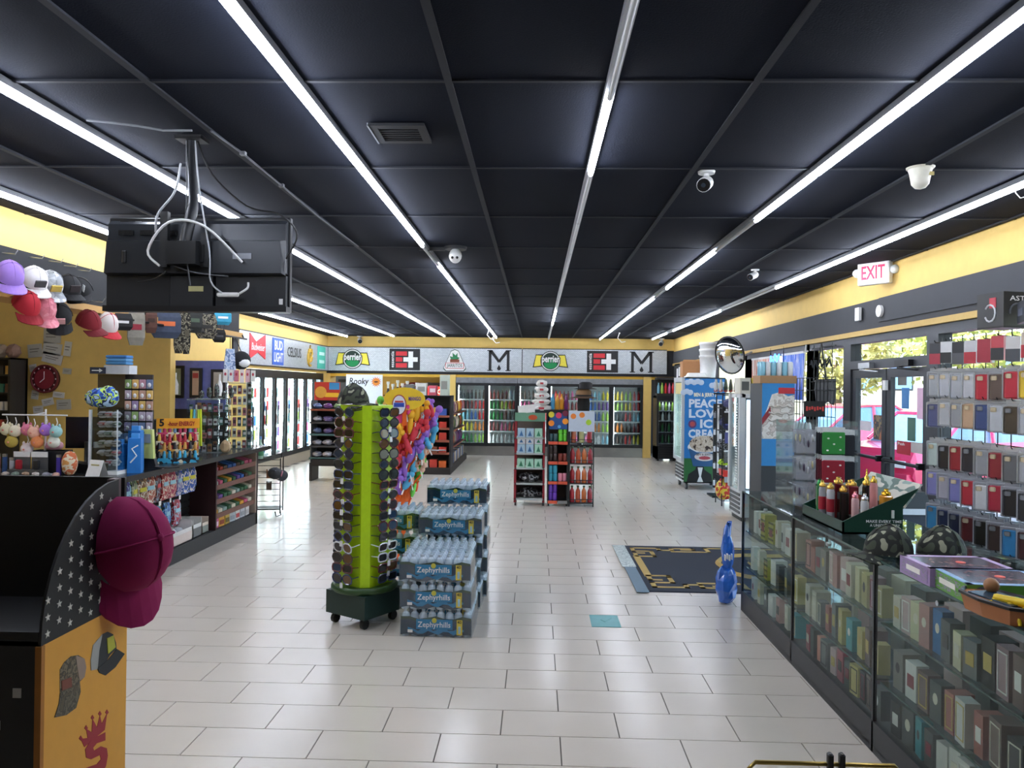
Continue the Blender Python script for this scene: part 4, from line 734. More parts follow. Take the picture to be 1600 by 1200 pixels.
# ================================================================== window dressing
def wthing(name, label, cat, Y, Z, **k): return thing(name, label, cat, (XR-.06, Y, Z), -PI/2, **k)
t = wthing('neon_sign', 'blue lit neon scribble sign in the long window', 'sign', 11.3, 2.15); NB = M(0x3a7bff, .4, noise=0, emit=6.)
obj('frame', MB().tube([(-.35, 0, -.12), (.35, 0, -.12)], .01).tube([(-.3, 0, .2), (-.3, 0, -.12)], .008).tube([(.3, 0, .2), (.3, 0, -.12)], .008), WIRE, t); obj('hanger', MB().tube([(-.3, 0, .2), (-.3, 0, .26)], .004).tube([(.3, 0, .2), (.3, 0, .26)], .004), WIRE, t)
obj('neon_tube', MB().tube([(-.25, -.02, 0), (-.22, -.02, .14), (-.12, -.02, .04), (-.02, -.02, .16), (.06, -.02, .04), (.16, -.02, .15), (.22, -.02, .0), (.1, -.02, -.04), (-.1, -.02, -.04), (-.25, -.02, 0)], .012, 6), NB, t)
t = wthing('window_banner', 'blue and white striped banner stuck on the long window', 'banner', 10.7, 1.98); obj('sheet', B((-.45, .03, -.32), (.45, .035, .32)), patt([0x2f63d8, 0x5a86e8, 0xb9c4f0, 0x3a6ae0], 2.5, .5, stretch=(6, 1, .6)), t); obj('tape', B((-.46, .02, .3), (.46, .034, .33)), WHITE, t)
t = wthing('window_panel', 'orange and white striped banner low on the long window', 'banner', 12.0, 1.85); obj('sheet', B((-.7, .03, -.5), (.7, .035, .45)), patt([0xe08a6a, 0xe8d8c8, 0xd0684a, 0xf0e4dc], 2.2, .5, stretch=(7, 1, .5)), t); obj('tape', B((-.7, .02, .42), (.7, .034, .45)), WHITE, t)
t = wthing('unlit_neon', 'unlit black neon star sign hanging in narrow window', 'sign', 9.5, 2.12); pts = []
obj('star_tube', MB().tube([(.28*math.cos(PI/2+k*4*PI/5), -.02, .24*math.sin(PI/2+k*4*PI/5)) for k in range(6)], .011, 5), BLACK, t); obj('script_tube', MB().tube([(-.35+.05*k, -.03, .05*math.sin(k*2.1)) for k in range(15)], .011, 5), BLACK, t); obj('frame', MB().tube([(-.4, 0, .2), (.4, 0, .2)], .007).tube([(-.4, 0, -.22), (.4, 0, -.22)], .007).tube([(-.3, 0, -.22), (-.3, 0, .24)], .005).tube([(.3, 0, -.22), (.3, 0, .24)], .005), WIRE, t)
t = wthing('sun_shade', 'dark grey hanging cloth in the narrow window', 'cloth', 9.45, 1.78); obj('cloth', MB().prism([(-.3, .15), (.3, .15), (.33, .0), (.27, -.16), (.1, -.12), (-.08, -.17), (-.28, -.13), (-.33, .02)], .0, .02), M(0x4a4c4e, .8), t); obj('cord', MB().tube([(0, .01, .15), (0, .01, .3)], .004, 4), WIRE, t)
t = wthing('window_grid', 'black wire mesh panel across the windows beside the door', 'rack', 10.0, 0); a_, b_ = MB(), MB()
for k in range(18): a_.tube([(-1.0+.12*k, -.05, .7), (-1.0+.12*k, -.05, 1.95)], .005, 4)
for k in range(9): b_.tube([(-1.0, -.05, .7+.156*k), (1.04, -.05, .7+.156*k)], .005, 4)
obj('vertical_wires', a_, WIRE, t, kind='stuff'); obj('horizontal_wires', b_, WIRE, t, kind='stuff')
for x in (-1, 1.04): obj('leg', MB().tube([(x, -.05, 0), (x, -.05, .7)], .01, 5), WIRE, t)
t = thing('window_shelf', 'black shelf cabinet under the narrow window', 'cabinet', (3.15, 9.1, 0)); obj('cabinet', B((0, 0, 0), (.28, .9, 1.2)), M(0x202227, .5), t); obj('shelf_board', B((-.02, -.02, 1.2), (.3, .92, 1.22)), WHITE, t)
for k in range(7): obj('cone_bottle', MB().lathe([(.045, 0), (.045, .03), (.02, .17), (.012, .19)], 8), M(0x9fb4ae if k % 2 else 0xd4dcda, .3), None, (3.22, 9.18+.11*k, 1.221), label='%s cone-shaped glass bottle on the window shelf' % ordn(k).capitalize(), cat='bottle', group='glass bottles on the window shelf')
# notices on the door glass
def notice(lb, p, q, c, th=.004, cat='notice'):
    a = aX(p[0], p[1], XR+.012); b = aX(q[0], q[1], XR+.012); return obj('door_notice', B((0, min(a.y, b.y), min(a.z, b.z)), (th, max(a.y, b.y), max(a.z, b.z))), c, None, (XR+.012, 0, 0), label=lb, cat=cat, group='notices on the shop doors')
notice('white square paper on the far door leaf', (1344, 657), (1361, 674), M(0xd8d4dc, .7)); notice('tall dark poster on the far door leaf', (1365, 648), (1378, 688), patt([0x4a5058, 0x8a7a5a, 0x3a4048, 0xa86a4a], 9., .5))
notice('dark square sticker at top of near door leaf', (1403, 583), (1416, 602), M(0x5a5a54, .5)); notice('blue lettered strip on the near door leaf', (1409, 606), (1420, 639), M(0x3a7ab4, .5)); notice('long pale violet sheet on the near door leaf', (1433, 606), (1450, 656), M(0xd8b4cc, .7)); notice('green tall poster on the near door leaf', (1418, 652), (1430, 690), M(0x3f6a5a, .5))
notice('white lettered card beside the red push sign', (1423, 690), (1455, 712), M(0xb9b4b4, .6))
a = aX(1401, 688, XR+.006); b = aX(1422, 712, XR+.006); t = thing('push_sign', 'red push sign on the near door leaf', 'sign', (XR+.008, (a.y+b.y)/2, (a.z+b.z)/2), -PI/2); w = abs(a.y-b.y); h = abs(a.z-b.z); obj('red_sheet', B((-w/2, 0, -h/2), (w/2, .004, h/2)), M(0xa82030, .5), t); text('lettering', 'Push', h*.3, WHITE, t, (-w*.15, -.003, h*.28), w=w*.5, bold=.02)
# ================================================================== exit sign, sensors
c = aX(1367, 427, 3.4); t = thing('exit_sign', 'white box exit sign with red letters on yellow wall', 'sign', c, -.95)
EW = .34; obj('housing', MB().rbox((0, 0, 0), (EW, .07, .23), .01), WHITE, t); obj('pink_face', B((-.145, -.037, -.09), (.145, -.034, .09)), M(0xf4dce0, .5, emit=.5, noise=0), t); text('letters', 'EXIT', .19, M(0xe0204c, .5, emit=.8, noise=0), t, (0, -.04, 0), bold=.02, w=.25); obj('wall_mount', MB().tube([(.05, .03, 0), (.12, .12, 0)], .05, 8), WHITE, t)
for s in (-1, 1): obj('lamp_head', MB().ell((s*.2, .01, .02), (.045, .045, .045), 10, 6), M(0xd8dcdc, .3), t)
c = aX(1343, 491, XR-.05); t = thing('door_sensor', 'small white rectangular sensor on the dark fascia', 'sensor', c); obj('case', MB().box((-.015, 0, 0), (.03, .1, .14)), WHITE, t); obj('lens', MB().box((-.031, 0, -.03), (.004, .05, .03)), M(0xc4c8c8, .3), t)
c = aX(1377, 486, XR-.05); t = thing('round_sensor', 'small white round detector on the dark fascia', 'sensor', c, -PI/2); obj('case', disc(.06, -.03, 0, 16), WHITE, t); obj('lens', disc(.03, -.036, -.03, 12), M(0xd0d4d4, .3), t)
t = thing('wall_cable', 'white cable hanging down the window post', 'cable', (0, 0, 0)); obj('cable', MB().tube([(XR-.05, 10.12, 2.42), (XR-.07, 10.14, 2.0), (XR-.06, 10.2, 1.5), (XR-.06, 10.22, 1.25)], .009, 5), WHITE, t); obj('clip', MB().box((XR-.04, 10.12, 2.3), (.03, .03, .02)), WHITE, t)
# ================================================================== floor mat, tape, blue bag
t = thing('entrance_mat', 'navy entrance mat with gold key border and cloud emblem', 'mat', (.95, 6.79, .0)); MW, ML = 2.35, 1.96; GOLD = M(0xb89a58, .8)
obj('mat_body', MB().box((MW/2, ML/2, .005), (MW, ML, .01), taper=.99), M(0x262b36, .9, noise=.2, scale=80.), t)
g_ = MB()
def bar(x0_, y0_, x1_, y1_, w=.045): g_.bb((min(x0_, x1_)-w/2, min(y0_, y1_)-w/2, .01), (max(x0_, x1_)+w/2, max(y0_, y1_)+w/2, .0125))
for sy in (0, 1):
    def fy(v): return v if sy == 0 else ML-v
    for a_, b_, c_, d_ in ((.13, .14, .13, .3), (.13, .14, .42, .14), (.42, .14, .42, .24), (.42, .24, .56, .24), (.56, .24, .56, .14), (.56, .14, .8, .14), (.8, .14, .8, .2), (.68, .2, .8, .2), (.56, .3, .95, .3), (.95, .3, .95, .1), (.95, .1, 2.2, .1), (.13, .3, .32, .3), (.32, .3, .32, .5), (.13, .4, .22, .4), (.13, .4, .13, .56), (.13, .56, .32, .56), (.32, .5, .32, .56)): bar(a_, fy(b_), c_, fy(d_))
bar(.13, .56, .13, ML-.56, .07); obj('key_border', g_, GOLD, t)
em = []
for k in range(41):
    a = 2*PI*k/40; em.append((1.55+.62*math.cos(a)*(1+.12*abs(math.cos(1.5*a))), ML/2+.5*math.sin(a)*(1+.18*abs(math.sin(2*a))), .012))
obj('cloud_emblem', MB().tube([(x, y, .009) for x, y, z in em], .03, 4), GOLD, t)
m = MB()
for k in range(5): m.tube([(1.25+.1*k, ML/2-.25+.05*(k % 2), .01), (1.25+.1*k, ML/2+.22-.06*(k % 3), .01)], .014, 4).tube([(1.25+.1*k, ML/2+.1-.08*k*.5, .01), (1.37+.1*k, ML/2+.08-.08*k*.5, .01)], .014, 4)
obj('script_strokes', m, GOLD, t)
t = thing('edge_tape', 'silver and teal tape along the edge of entrance mat', 'tape', (.90, 6.76, .0)); obj('tape', MB().box((.05, .45, .012), (.11, .95, .004)), M(0x5a7484, .5), t); obj('clear_tape', MB().box((.045, 1.45, .012), (.14, 1.05, .004)), patt([0xa8b8b4, 0xc4ccc8, 0x8a9a98, 0xb4c0bc], 20., .3), t)
t = thing('floor_tape', 'teal adhesive square with a check mark on floor tiles', 'tape', (.545, 5.915, .001)); obj('film', B((-.11, -.15, 0), (.11, .15, .0025)), M(0x4aa0a0, .35, noise=.15, scale=12.), t); obj('check_mark', MB().tube([(-.03, .02, .0025), (0, -.03, .0025), (.05, .06, .0025)], .004, 4), M(0x8cc8c4, .4), t)
t = thing('plastic_bag', 'blue plastic bag with white lettering at the showcase end', 'bag', (1.60, 6.48, 0)); BB = M(0x2060c0, .25, noise=.35, scale=14., coat=.5)
lump('bag_body', None, None, (0, 0, .0), (.085, .10, .16), BB, seed=11, parent=t); lump('bag_neck', None, None, (.01, .0, .28), (.055, .06, .14), BB, seed=12, parent=t); obj('bag_handle', MB().tube([(-.01, 0, .5), (.0, .0, .62), (.03, .02, .68), (.02, .02, .52)], [.03, .025, .02, .02], 6), BB, t); 
for k in range(4): obj('white_mark', MB().box((-.03+.018*k, -.085, .4+.01*(k % 2)), (.008, .03, .045)), WHITE, t)
# ================================================================== sunglasses spinner
SC = Vector((-1.285, 5.80, 0)); NEON = M(0xb4d81a, .35, noise=.1); DG = M(0x14302a, .5)
t = thing('sunglasses_spinner', 'neon yellow-green spinner column covered in sunglasses', 'display', SC, .38)
obj('base_box', MB().box((0, 0, .165), (.40, .40, .17)), DG, t)
for x in (-.15, .15):
    for y in (-.15, .15):
        c = obj('caster', MB().tube([(x-.015, y, .036), (x+.015, y, .036)], .036, 10), M(0x151515, .5), t); obj('caster_fork', MB().box((x, y, .065), (.02, .04, .04)), DARKM, c)
obj('turntable', MB().lathe([(.235, .25), (.25, .265), (.25, .285), (.235, .3)], 32), M(0x2a4a20, .35), t)
A_, B_ = .118, .165
oc = [(-A_, -B_), (A_, -B_), (B_, -A_), (B_, A_), (A_, B_), (-A_, B_), (-B_, A_), (-B_, -A_)]
obj('column', MB().loft([[(x*1.03, y*1.03, .3) for x, y in oc], [(x, y, 1.0) for x, y in oc], [(x*.97, y*.97, 1.635) for x, y in oc]], True), NEON, t)
def shades(style):
    m = MB(); lens = []
    for s in (-1, 1):
        n = 10; pts = []
        for k in range(n):
            a = 2*PI*k/n; e = (.9, .6, 1.3)[style]; c_, s_ = math.cos(a), math.sin(a)
            x = .031*math.copysign(abs(c_)**e, c_); z = (.026, .023, .027)[style]*math.copysign(abs(s_)**e, s_)
            if style == 0 and s_ < 0: z *= 1.15
            pts.append((s*.034+x, -.004*abs(x*s+.0)*10, z))
        lens.append(pts); m.tube(pts+pts[:1], .0042, 4, False)
        m.tube([(s*.063, 0, .008), (s*.071, .01, .009), (s*.07, .085, .004)], .0028, 4)
    m.tube([(-.008, -.002, .006), (0, -.004, .009), (.008, -.002, .006)], .003, 4)
    return m.mesh('frame'), [MB().add(p, [tuple(range(len(p)))]).mesh('lens') for p in lens]
SH = [shades(i) for i in range(3)]
FC = [(0x17181a, 'black'), (0x17181a, 'black'), (0x3a2a20, 'tortoise brown'), (0x1c2a55, 'navy blue'), (0x2a2a2c, 'charcoal'), (0xc9ccd0, 'silver'), (0x5a1a1c, 'dark red')]
LC = [0x0c0e10, 0x0e1014, 0x142038, 0x1c1816, 0x14304a, 0x2a1e1c, 0x5a3c18]
TAG = MB().rbox((0, -.012, -.035), (.018, .002, .03), .003).mesh('price_tag'); rs = random.Random(21)
for fa, fname in [(0, 'left face'), (PI/2, 'right face'), (-PI/2, 'far left side')]:
    az = fa-.56
    for r in range(17):
        z = .365+r*.0762; st = rs.randrange(3); fc, fn = rs.choice(FC)
        n = Vector((math.sin(az), -math.cos(az), 0)); p = SC+n*.232+Vector((0, 0, z))
        # the spinner column is turned with the base: face normals follow it
        q = thing('sunglasses', '%s sunglasses, %s from bottom, %s of spinner' % (fn, ordn(r), fname), 'sunglasses', p, az+rs.uniform(-.06, .06), 'sunglasses on the neon spinner'); q.scale = (1.5, 1.15, 1.35); q.rotation_euler.x = rs.uniform(-.12, .2)
        obj('frame', SH[st][0], M(fc, .3, coat=.3), q)
        for l in SH[st][1]: obj('lens', l, M(rs.choice(LC), .2, 0, noise=0, coat=.15), q)
        if rs.random() < .3: obj('price_tag', TAG, WHITE, q)
    e = obj('nose_bar', MB().box((0, 0, .97), (.018, .03, 1.3)), M(0xa4cc2a, .4), t, rot=(0, 0, fa)); e.location = (.168*math.sin(fa), -.168*math.cos(fa), 0)
t.rotation_euler.z = -.56
ballcap('camouflage cap with visor resting on the sunglasses spinner', SC+Vector((-.10, -.02, 1.645)), (0, -.05, -.6), CAMO, scale=1.3)
# ================================================================== water packs
WB = MB().lathe([(.029, 0), (.031, .02), (.029, .05), (.031, .08), (.031, .13), (.026, .158), (.013, .172), (.013, .178), (.015, .178), (.015, .192)], 9).mesh('bottle')
WAT = M(0xc8d6e2, .08, .0, noise=.3, scale=60., coat=1.); FILM = glass(0xf2f6f8, .12, .06, .0); BAND = M(0x163a52, .2, noise=.25, scale=16., coat=.6)
BLUEL = M(0x2f86b4, .3); TGL = M(0xd8c24a, .4)
def ripple(x0_, x1_, z, y, n=9, amp=.012): return [(x0_+(x1_-x0_)*k/(n-1), z+amp*math.sin(k*1.9)) for k in range(n)]
bandF = MB().prism(ripple(-.252, .252, .012, 0)+ripple(.252, -.252, .118, 0), -.169, -.165).mesh('wrap_front')
bandG = MB().prism(ripple(-.252, .252, .095, 0)+ripple(.252, -.252, .135, 0), -.168, -.164).mesh('wrap_green')
bandS = MB().bb((.250, -.165, .012), (.2535, .165, .118)).mesh('wrap_side')
wave = MB().prism(ripple(-.2, .2, .03, 0, 12, .014)+ripple(.2, -.2, .055, 0, 12, .014), -.171, -.169).mesh('wave_print')
filmM = MB().bb((-.257, -.172, .0), (.257, -.1705, .165)).bb((.2565, -.172, .0), (.258, .172, .165)).mesh('film')
def water(label, x, y, z, full):
    q = thing('water_pack', label, 'water', (x, y, z), rw.uniform(-.03, .03), 'shrink-wrapped water packs in the stack')
    for i in range(8):
        for j in range(5):
            if full or j == 0 or i == 7: obj('bottle', WB, WAT, q, (-.2205+.063*i, -.132+.066*j, 0))
    obj('wrap_front', bandF, BAND, q); obj('wrap_green', bandG, M(0x2a4a34, .25, noise=.3, scale=20., coat=.5), q); obj('wrap_side', bandS, M(0x54788c, .2, noise=.3, scale=20., coat=.6), q); obj('wave_print', wave, BLUEL, q); obj('film', filmM, FILM, q)
    obj('name_plate', B((-.14, -.174, .055), (.12, -.171, .125)), M(0x2f7aa4, .3), q); text('brand_lettering', 'Zephyrhills', .055, WHITE, q, (-.01, -.176, .088), w=.235); obj('sun_mark', disc(.018, -.175, -.172, 12, 1, 1, (-.01, .118)), M(0xc9c04a, .4), q)
    k = obj('count_tag', B((.15, -.174, .02), (.19, -.171, .125)), TGL, q); text('count', '40', .03, INK, k, (.17, -.176, .11), w=.03, bold=.02); obj('tag_bottle', B((.162, -.176, .03), (.178, -.174, .08)), M(0x9cc0d4, .3), k); obj('barcode', B((-.2, -.174, .03), (-.165, -.171, .05)), WHITE, q)
rw = random.Random(4); SX = -.695
cols_ = [(SX, 5.62, 3, 'front column'), (SX-.02, 5.98, 3, 'second column'), (SX+.01, 6.34, 4, 'third column'), (SX+.03, 6.70, 5, 'rear column'), (-1.22, 6.52, 4, 'left column behind spinner')]
for ci, (x, y, n, nm) in enumerate(cols_):
    for k in range(n): water('%s water pack from floor in the %s' % (ordn(k).capitalize(), nm), x+rw.uniform(-.012, .012)+(0.0 if k else .01), y, .194*k+.001, k == n-1)
# ================================================================== candy toy tree
LC_ = Vector((-1.32, 7.65, 0)); t = thing('candy_tree', 'orange branching stand of plush candy toys with yellow header', 'display', LC_); OG = M(0xe8641e, .45)
obj('foot', MB().lathe([(.25, 0), (.25, .02), (.06, .05)], 16), OG, t); obj('trunk', MB().lathe([(.06, .04), (.06, .5), (.075, .8), (.05, 1.1), (.03, 1.5)], 10), OG, t)
ct = random.Random(8); TC = [(0xe8478c, 'pink'), (0x9a6ad0, 'purple'), (0x6ac84a, 'green'), (0xf0b428, 'yellow'), (0x58b4dc, 'light blue'), (0xe8542c, 'orange'), (0xd83a4c, 'red'), (0xe4b8a0, 'peach')]
seen = set()
for k in range(76):
    a = -PI/2+.25+((k*2.399) % (2*PI)-PI)*.68; lev = k/75; rad = .11+.17*min(1, lev*1.6)+ct.uniform(-.04, .03); z = .72+lev**.8*.84; tip = Vector((rad*math.cos(a), rad*math.sin(a)*.8, z)); c, nm = TC[k % 8]
    obj('branch', MB().tube([(tip.x*.25, tip.y*.25, z-.22), tuple(tip*1.0-Vector((0, 0, .05)))], [.014, .009], 5), OG, t)
    q = thing('candy_toy', '%s plush candy toy, %s up the orange tree' % (nm, ordn(k)) if k < 39 else '%s plush candy toy, %s from the top of orange tree' % (nm, ordn(75-k)), 'toy', LC_+tip, ct.uniform(0, 6), 'candy toys on the orange tree', rot=(ct.uniform(-.5, .5), ct.uniform(-.5, .5), ct.uniform(0, 6))); q.scale = (1.25,)*3
    m = MB(); kind_ = k % 3
    if kind_ == 0:
        for b in range(5): m.ell((.034*math.cos(b*1.257), .012, .034*math.sin(b*1.257)+.03), (.026, .022, .026), 8, 5)
    elif kind_ == 1: m.ell((0, 0, .03), (.035, .028, .07), 9, 6).ell((.03, 0, .07), (.02, .016, .02), 7, 4).ell((-.03, 0, .07), (.02, .016, .02), 7, 4)
    else: m.ell((0, 0, .0), (.022, .022, .08), 8, 6).ell((0, 0, .075), (.034, .03, .034), 8, 5)
    obj('plush', m, M(c, .6), q); obj('stick', MB().tube([(0, 0, -.08), (0, 0, .0)], .006, 5), WHITE, q)
hd_ = thing('header_sign', None, None, (.05, -.27, 1.6)); hd_.parent = t
obj('yellow_oval', disc(.2, -.008, 0, 24, 1, .55, (0, .06)), M(0xe8c02a, .5), hd_); obj('stem', B((-.02, -.004, -.2), (.02, 0, .02)), OG, hd_); obj('white_oval', disc(.1, -.014, 0, 20, .7, 1., (-.05, .0)), M(0x9c2a3a, .5), hd_); obj('inner_oval', disc(.09, -.018, 0, 20, .68, 1., (-.05, .0)), M(0xe4e4ec, .5), hd_); obj('blue_mark', B((-.1, -.022, -.02), (.0, -.018, .02)), M(0x2a4ab0, .5), hd_); obj('red_mark', B((-.09, -.022, .025), (-.01, -.018, .04)), M(0xc83a3a, .5), hd_); text('lettering', 'MANGO', .05, M(0x5a3a8c, .5), hd_, (.1, -.012, .06), w=.12, bold=.03)
# ================================================================== snack gondolas
BAGM = MB().loft([[(-.07, -.006, 0), (.07, -.006, 0), (.07, .006, 0), (-.07, .006, 0)], [(-.075, -.03, .05), (.075, -.03, .05), (.075, .03, .05), (-.075, .03, .05)], [(-.075, -.03, .15), (.075, -.03, .15), (.075, .03, .15), (-.075, .03, .15)], [(-.07, -.005, .21), (.07, -.005, .21), (.07, .005, .21), (-.07, .005, .21)]], True).mesh('snack_bag')
CANDY = MB().box((0, 0, .05), (.15, .2, .1)).mesh('candy_box')
SHF = M(0x1c1c1e, .5); RAIL = M(0x8c4a34, .5)
t = thing('snack_gondola', 'black gondola end shelf of candy behind the orange tree', 'shelf', (-3.1, 15.5, 0)); GW = 1.38
obj('base', B((0, .0, 0), (GW, 3.6, .14)), M(0x2a2420, .6), t); obj('back_panel', B((0, .45, .14), (GW, .49, 1.6)), SHF, t); obj('spine', B((GW-.52, .49, .14), (GW-.48, 3.6, 1.5)), SHF, t); obj('upright', B((GW-.03, 0, .14), (GW, .45, 1.6)), SHF, t)
gr = random.Random(31); CC = [(0xd8642a, 'orange'), (0xc03a2c, 'red'), (0xd9a93a, 'yellow'), (0x8a4a30, 'brown'), (0x3a5aa8, 'blue'), (0xd8c8b4, 'cream')]
for k, z in enumerate((.45, .7, .95, 1.2)):
    obj('shelf', B((0, .02, z-.03), (GW-.03, .45, z)), SHF, t); obj('price_rail', B((0, .0, z-.045), (GW-.03, .02, z)), RAIL, t)
for k, z in enumerate((.14, .45, .7, .95, 1.2)):
    for j in range(7):
        c, nm = gr.choice(CC); obj('candy_box', CANDY, M(c, .4), None, (-3.1+.1+.185*j, 15.64, z), label='%s candy box, %s from left, %s shelf of gondola end' % (nm, ordn(j), ['floor', 'second', 'middle', 'fourth', 'top'][k]), cat='candy', group='candy boxes on the gondola end', scale=(1, 1, gr.uniform(.8, 1.6)))
for k, z in enumerate((.5, .85, 1.2)):
    obj('side_shelf', B((GW-.48, .5, z-.02), (GW-.05, 3.55, z)), SHF, t); obj('price_rail', B((GW-.055, .5, z-.03), (GW-.04, 3.55, z)), RAIL, t)
for k, z in enumerate((.14, .5, .85, 1.2)):
    for j in range(13):
        c, nm = gr.choice(CC+[(0x4a6a3c, 'green'), (0x6a3a6a, 'purple'), (0x9a8a70, 'tan')]); y = 16.12+.225*j
        if k: obj('snack_bag', BAGM, M(c, .35), None, (-3.1+GW-.14, y, z), (gr.uniform(-.1, .1), 0, PI/2+gr.uniform(-.25, .25)), 1.2, label='%s chip bag, %s along aisle, %s shelf of gondola side' % (nm, ordn(j), ['bottom', 'lower', 'middle', 'top'][k]), cat='chips', group='chip bags on the gondola side')
        else: obj('snack_carton', CANDY, M((0x9a8468, 0xc8c4b8, 0x3a5a8a)[j % 3], .6), None, (-3.1+GW-.16, y, z), scale=(1.4, .95, 2.2), label='open carton, %s along the bottom of gondola side' % ordn(j), cat='box', group='cartons along the gondola foot')
for k, (lb, x, c, s) in enumerate((('white paper stack on top of gondola end', .75, 0xd4d6d0, (.2, .2, .25)), ('pink patterned box on top of gondola end', .98, 0xc8586a, (.16, .2, .2)), ('grey carton on top of gondola end', .5, 0x6a6c6a, (.18, .2, .22)), ('pale tall carton at corner of gondola top', 1.22, 0xb9c4b8, (.18, .24, .42)))):
    q = thing('top_box', lb, 'box', (-3.1+x, 15.74, 1.601), 0); obj('carton', MB().box((0, 0, s[2]/2), s), M(c, .6), q); obj('label_panel', B((-s[0]*.35, -s[1]/2-.003, s[2]*.3), (s[0]*.35, -s[1]/2, s[2]*.7)), M(0x8a8c84 if k != 1 else 0xe8d8dc, .5), q)
obj('top_board', B((0, 0, 1.58), (GW, .49, 1.6)), SHF, t); obj('rail_hook', MB().tube([(.5, -.08, .5), (1.3, -.08, .5)], .015, 6), STEEL, t)
t = thing('bread_gondola', 'black shelf of packaged pastries at left of sunglasses spinner', 'shelf', (-4.2, 14.1, 0)); GW = 1.0
obj('base', MB().bb((0, .05, .28), (GW, .5, .34)).bb((0, .05, 0), (.05, .5, .28)).bb((GW-.05, .05, 0), (GW, .5, .28)), SHF, t); obj('back_panel', B((0, .48, .3), (GW, .52, 1.5)), SHF, t); obj('side_panel', B((0, .1, .3), (.02, .5, 1.5)), M(0x5a5c60, .5), t); obj('price_board', B((.05, .03, .3), (GW-.05, .05, .42)), M(0x2a2624, .5), t)
PC = [(0x8a7ab0, 'lilac'), (0xb4b4c4, 'silver'), (0x6a7aa0, 'blue grey'), (0x8fae7a, 'pale green'), (0xd0ccd8, 'white'), (0x7a4a8a, 'purple')]
for k, z in enumerate((.44, .66, .88, 1.1, 1.34)):
    obj('shelf', B((0, .05, z-.025), (GW, .48, z)), SHF, t); obj('price_rail', B((0, .03, z-.035), (GW, .05, z)), (M(0x4a6a6c, .5), M(0x3a3a3c, .5))[k % 2] if k < 4 else RAIL, t)
    for j in range(5):
        c, nm = gr.choice(PC); lump('pastry_pack', '%s pastry pack, %s from left, %s shelf of pastry stand' % (nm, ordn(j), ['bottom', 'second', 'middle', 'fourth', 'top'][k]), 'pastry', (-4.2+.1+.2*j, 14.3, z+.001), (.09, .11, .05), M(c, .25, coat=.4), 'pastry packs on the black shelf', seed=k*9+j)
t = thing('topper_sign', 'red and yellow cartoon-style topper card above pastries', 'sign', (-4.0, 14.3, 1.5)); obj('card', B((-.16, -.01, 0), (.32, .01, .34)), M(0xb83226, .5), t); obj('yellow_swirl', disc(.11, -.016, -.01, 14, 1, 1, (-.04, .15)), M(0xd9a040, .5), t); obj('yellow_band', B((.04, -.014, .06), (.3, -.01, .14)), M(0xe8b830, .5), t); obj('blue_corner', B((.12, -.014, .2), (.31, -.01, .33)), M(0x3a8ac0, .5), t)
# ================================================================== trio of floor racks
RR = M(0x8c1f2a, .4); RY = 11.6
t = thing('red_rack', 'red metal rack of green cartons, left of three racks', 'rack', (-.32, RY, 0)); W = .46
for x in (0, W-.03):
    for y in (0, .37): obj('upright', B((x, y, .05), (x+.03, y+.03, 1.27)), RR, t)
obj('side_panel', B((-.005, .0, .05), (.0, .4, .55)), RR, t); obj('back_panel', B((.03, .385, .08), (W-.03, .39, 1.27)), M(0x6a5a54, .6), t)
RZ = (.109, .341, .573, .795, 1.03)
for z in RZ: obj('shelf', B((.0, .0, z-.025), (W, .4, z)), M(0xb4b8b4, .5), t)
for x in (.02, W-.02):
    for y in (.02, .38): obj('caster', MB().tube([(x-.012, y, .03), (x+.012, y, .03)], .03, 8), M(0x2a2a2a, .5), t)
for k, zz in ((2, RZ[2]), (3, RZ[3]), (3.5, RZ[3]+.135), (4, RZ[4])):
    for j in range(3):
        al = k == 2 or (j == 2); w_ = k == 3.5
        q = thing('aloe_carton', '%s carton, %s from left, %s of the red rack' % ('white' if w_ else 'pale green' if al else 'pale blue', ORD[j], {2: 'third shelf', 3: 'fourth shelf', 3.5: 'upper layer on fourth shelf', 4: 'top shelf'}[k]), 'carton', (-.32+.1+.13*j, RY+.1, zz+.001), 0, 'cartons on the red rack')
        hh = .13 if k not in (3.5,) else .09; obj('carton', B((-.058, -.08, 0), (.058, .08, hh)), M(0xd4d8dc if w_ else 0xa9d4bc if al else 0xa9c4d4, .5), q); obj('leaf_print', MB().prism([(-.03, .02), (0, hh*.8), (.03, .02)], -.083, -.08), M(0x2f7a58 if al else 0x3a6a9a, .5), q)
for k in (0, 1):
    lump('black_bag', '%s crumpled black plastic bag on %s shelf of red rack' % (('Large', 'Wide')[k], ('bottom', 'second')[k]), 'bag', (-.1, RY+.16, RZ[k]+.001), (.17, .13, .07), patt([0x1c1a1c, 0x2a2628, 0x8a8a8c, 0x16161a], 12., .25), seed=50+k, crinkle=.3)
obj('promo_board', B((.0, .1, 1.27), (W, .13, 1.40)), M(0x6a9a80, .5), t); obj('promo_fruit', disc(.05, .09, .1, 10, 1.4, .8, (.27, 1.33)), M(0xc0502c, .5), t)
t = thing('price_card', 'tilted white card on top of the red rack', 'card', (-.1, RY+.12, 1.402), .0, rot=(0, -.12, 0)); obj('card', B((-.17, -.01, 0), (.17, .0, .12)), WHITE, t); obj('card_foot', B((-.05, -.02, 0), (.05, .03, .01)), WHITE, t)
t = thing('can_rack', 'black middle rack of stacked drink cans with blue card', 'rack', (.18, RY, 0)); W = .31; MZ = (.08, .37, .67, .97)
for x in (0, W-.02):
    for y in (0, .37): obj('upright', B((x, y, .04), (x+.02, y+.03, 1.45)), SHF, t)
obj('back_panel', B((0, .39, .05), (W, .4, 1.42)), M(0x4a3a30, .6), t); obj('side_panel', B((W, 0, .06), (W+.006, .4, 1.3)), SHF, t)
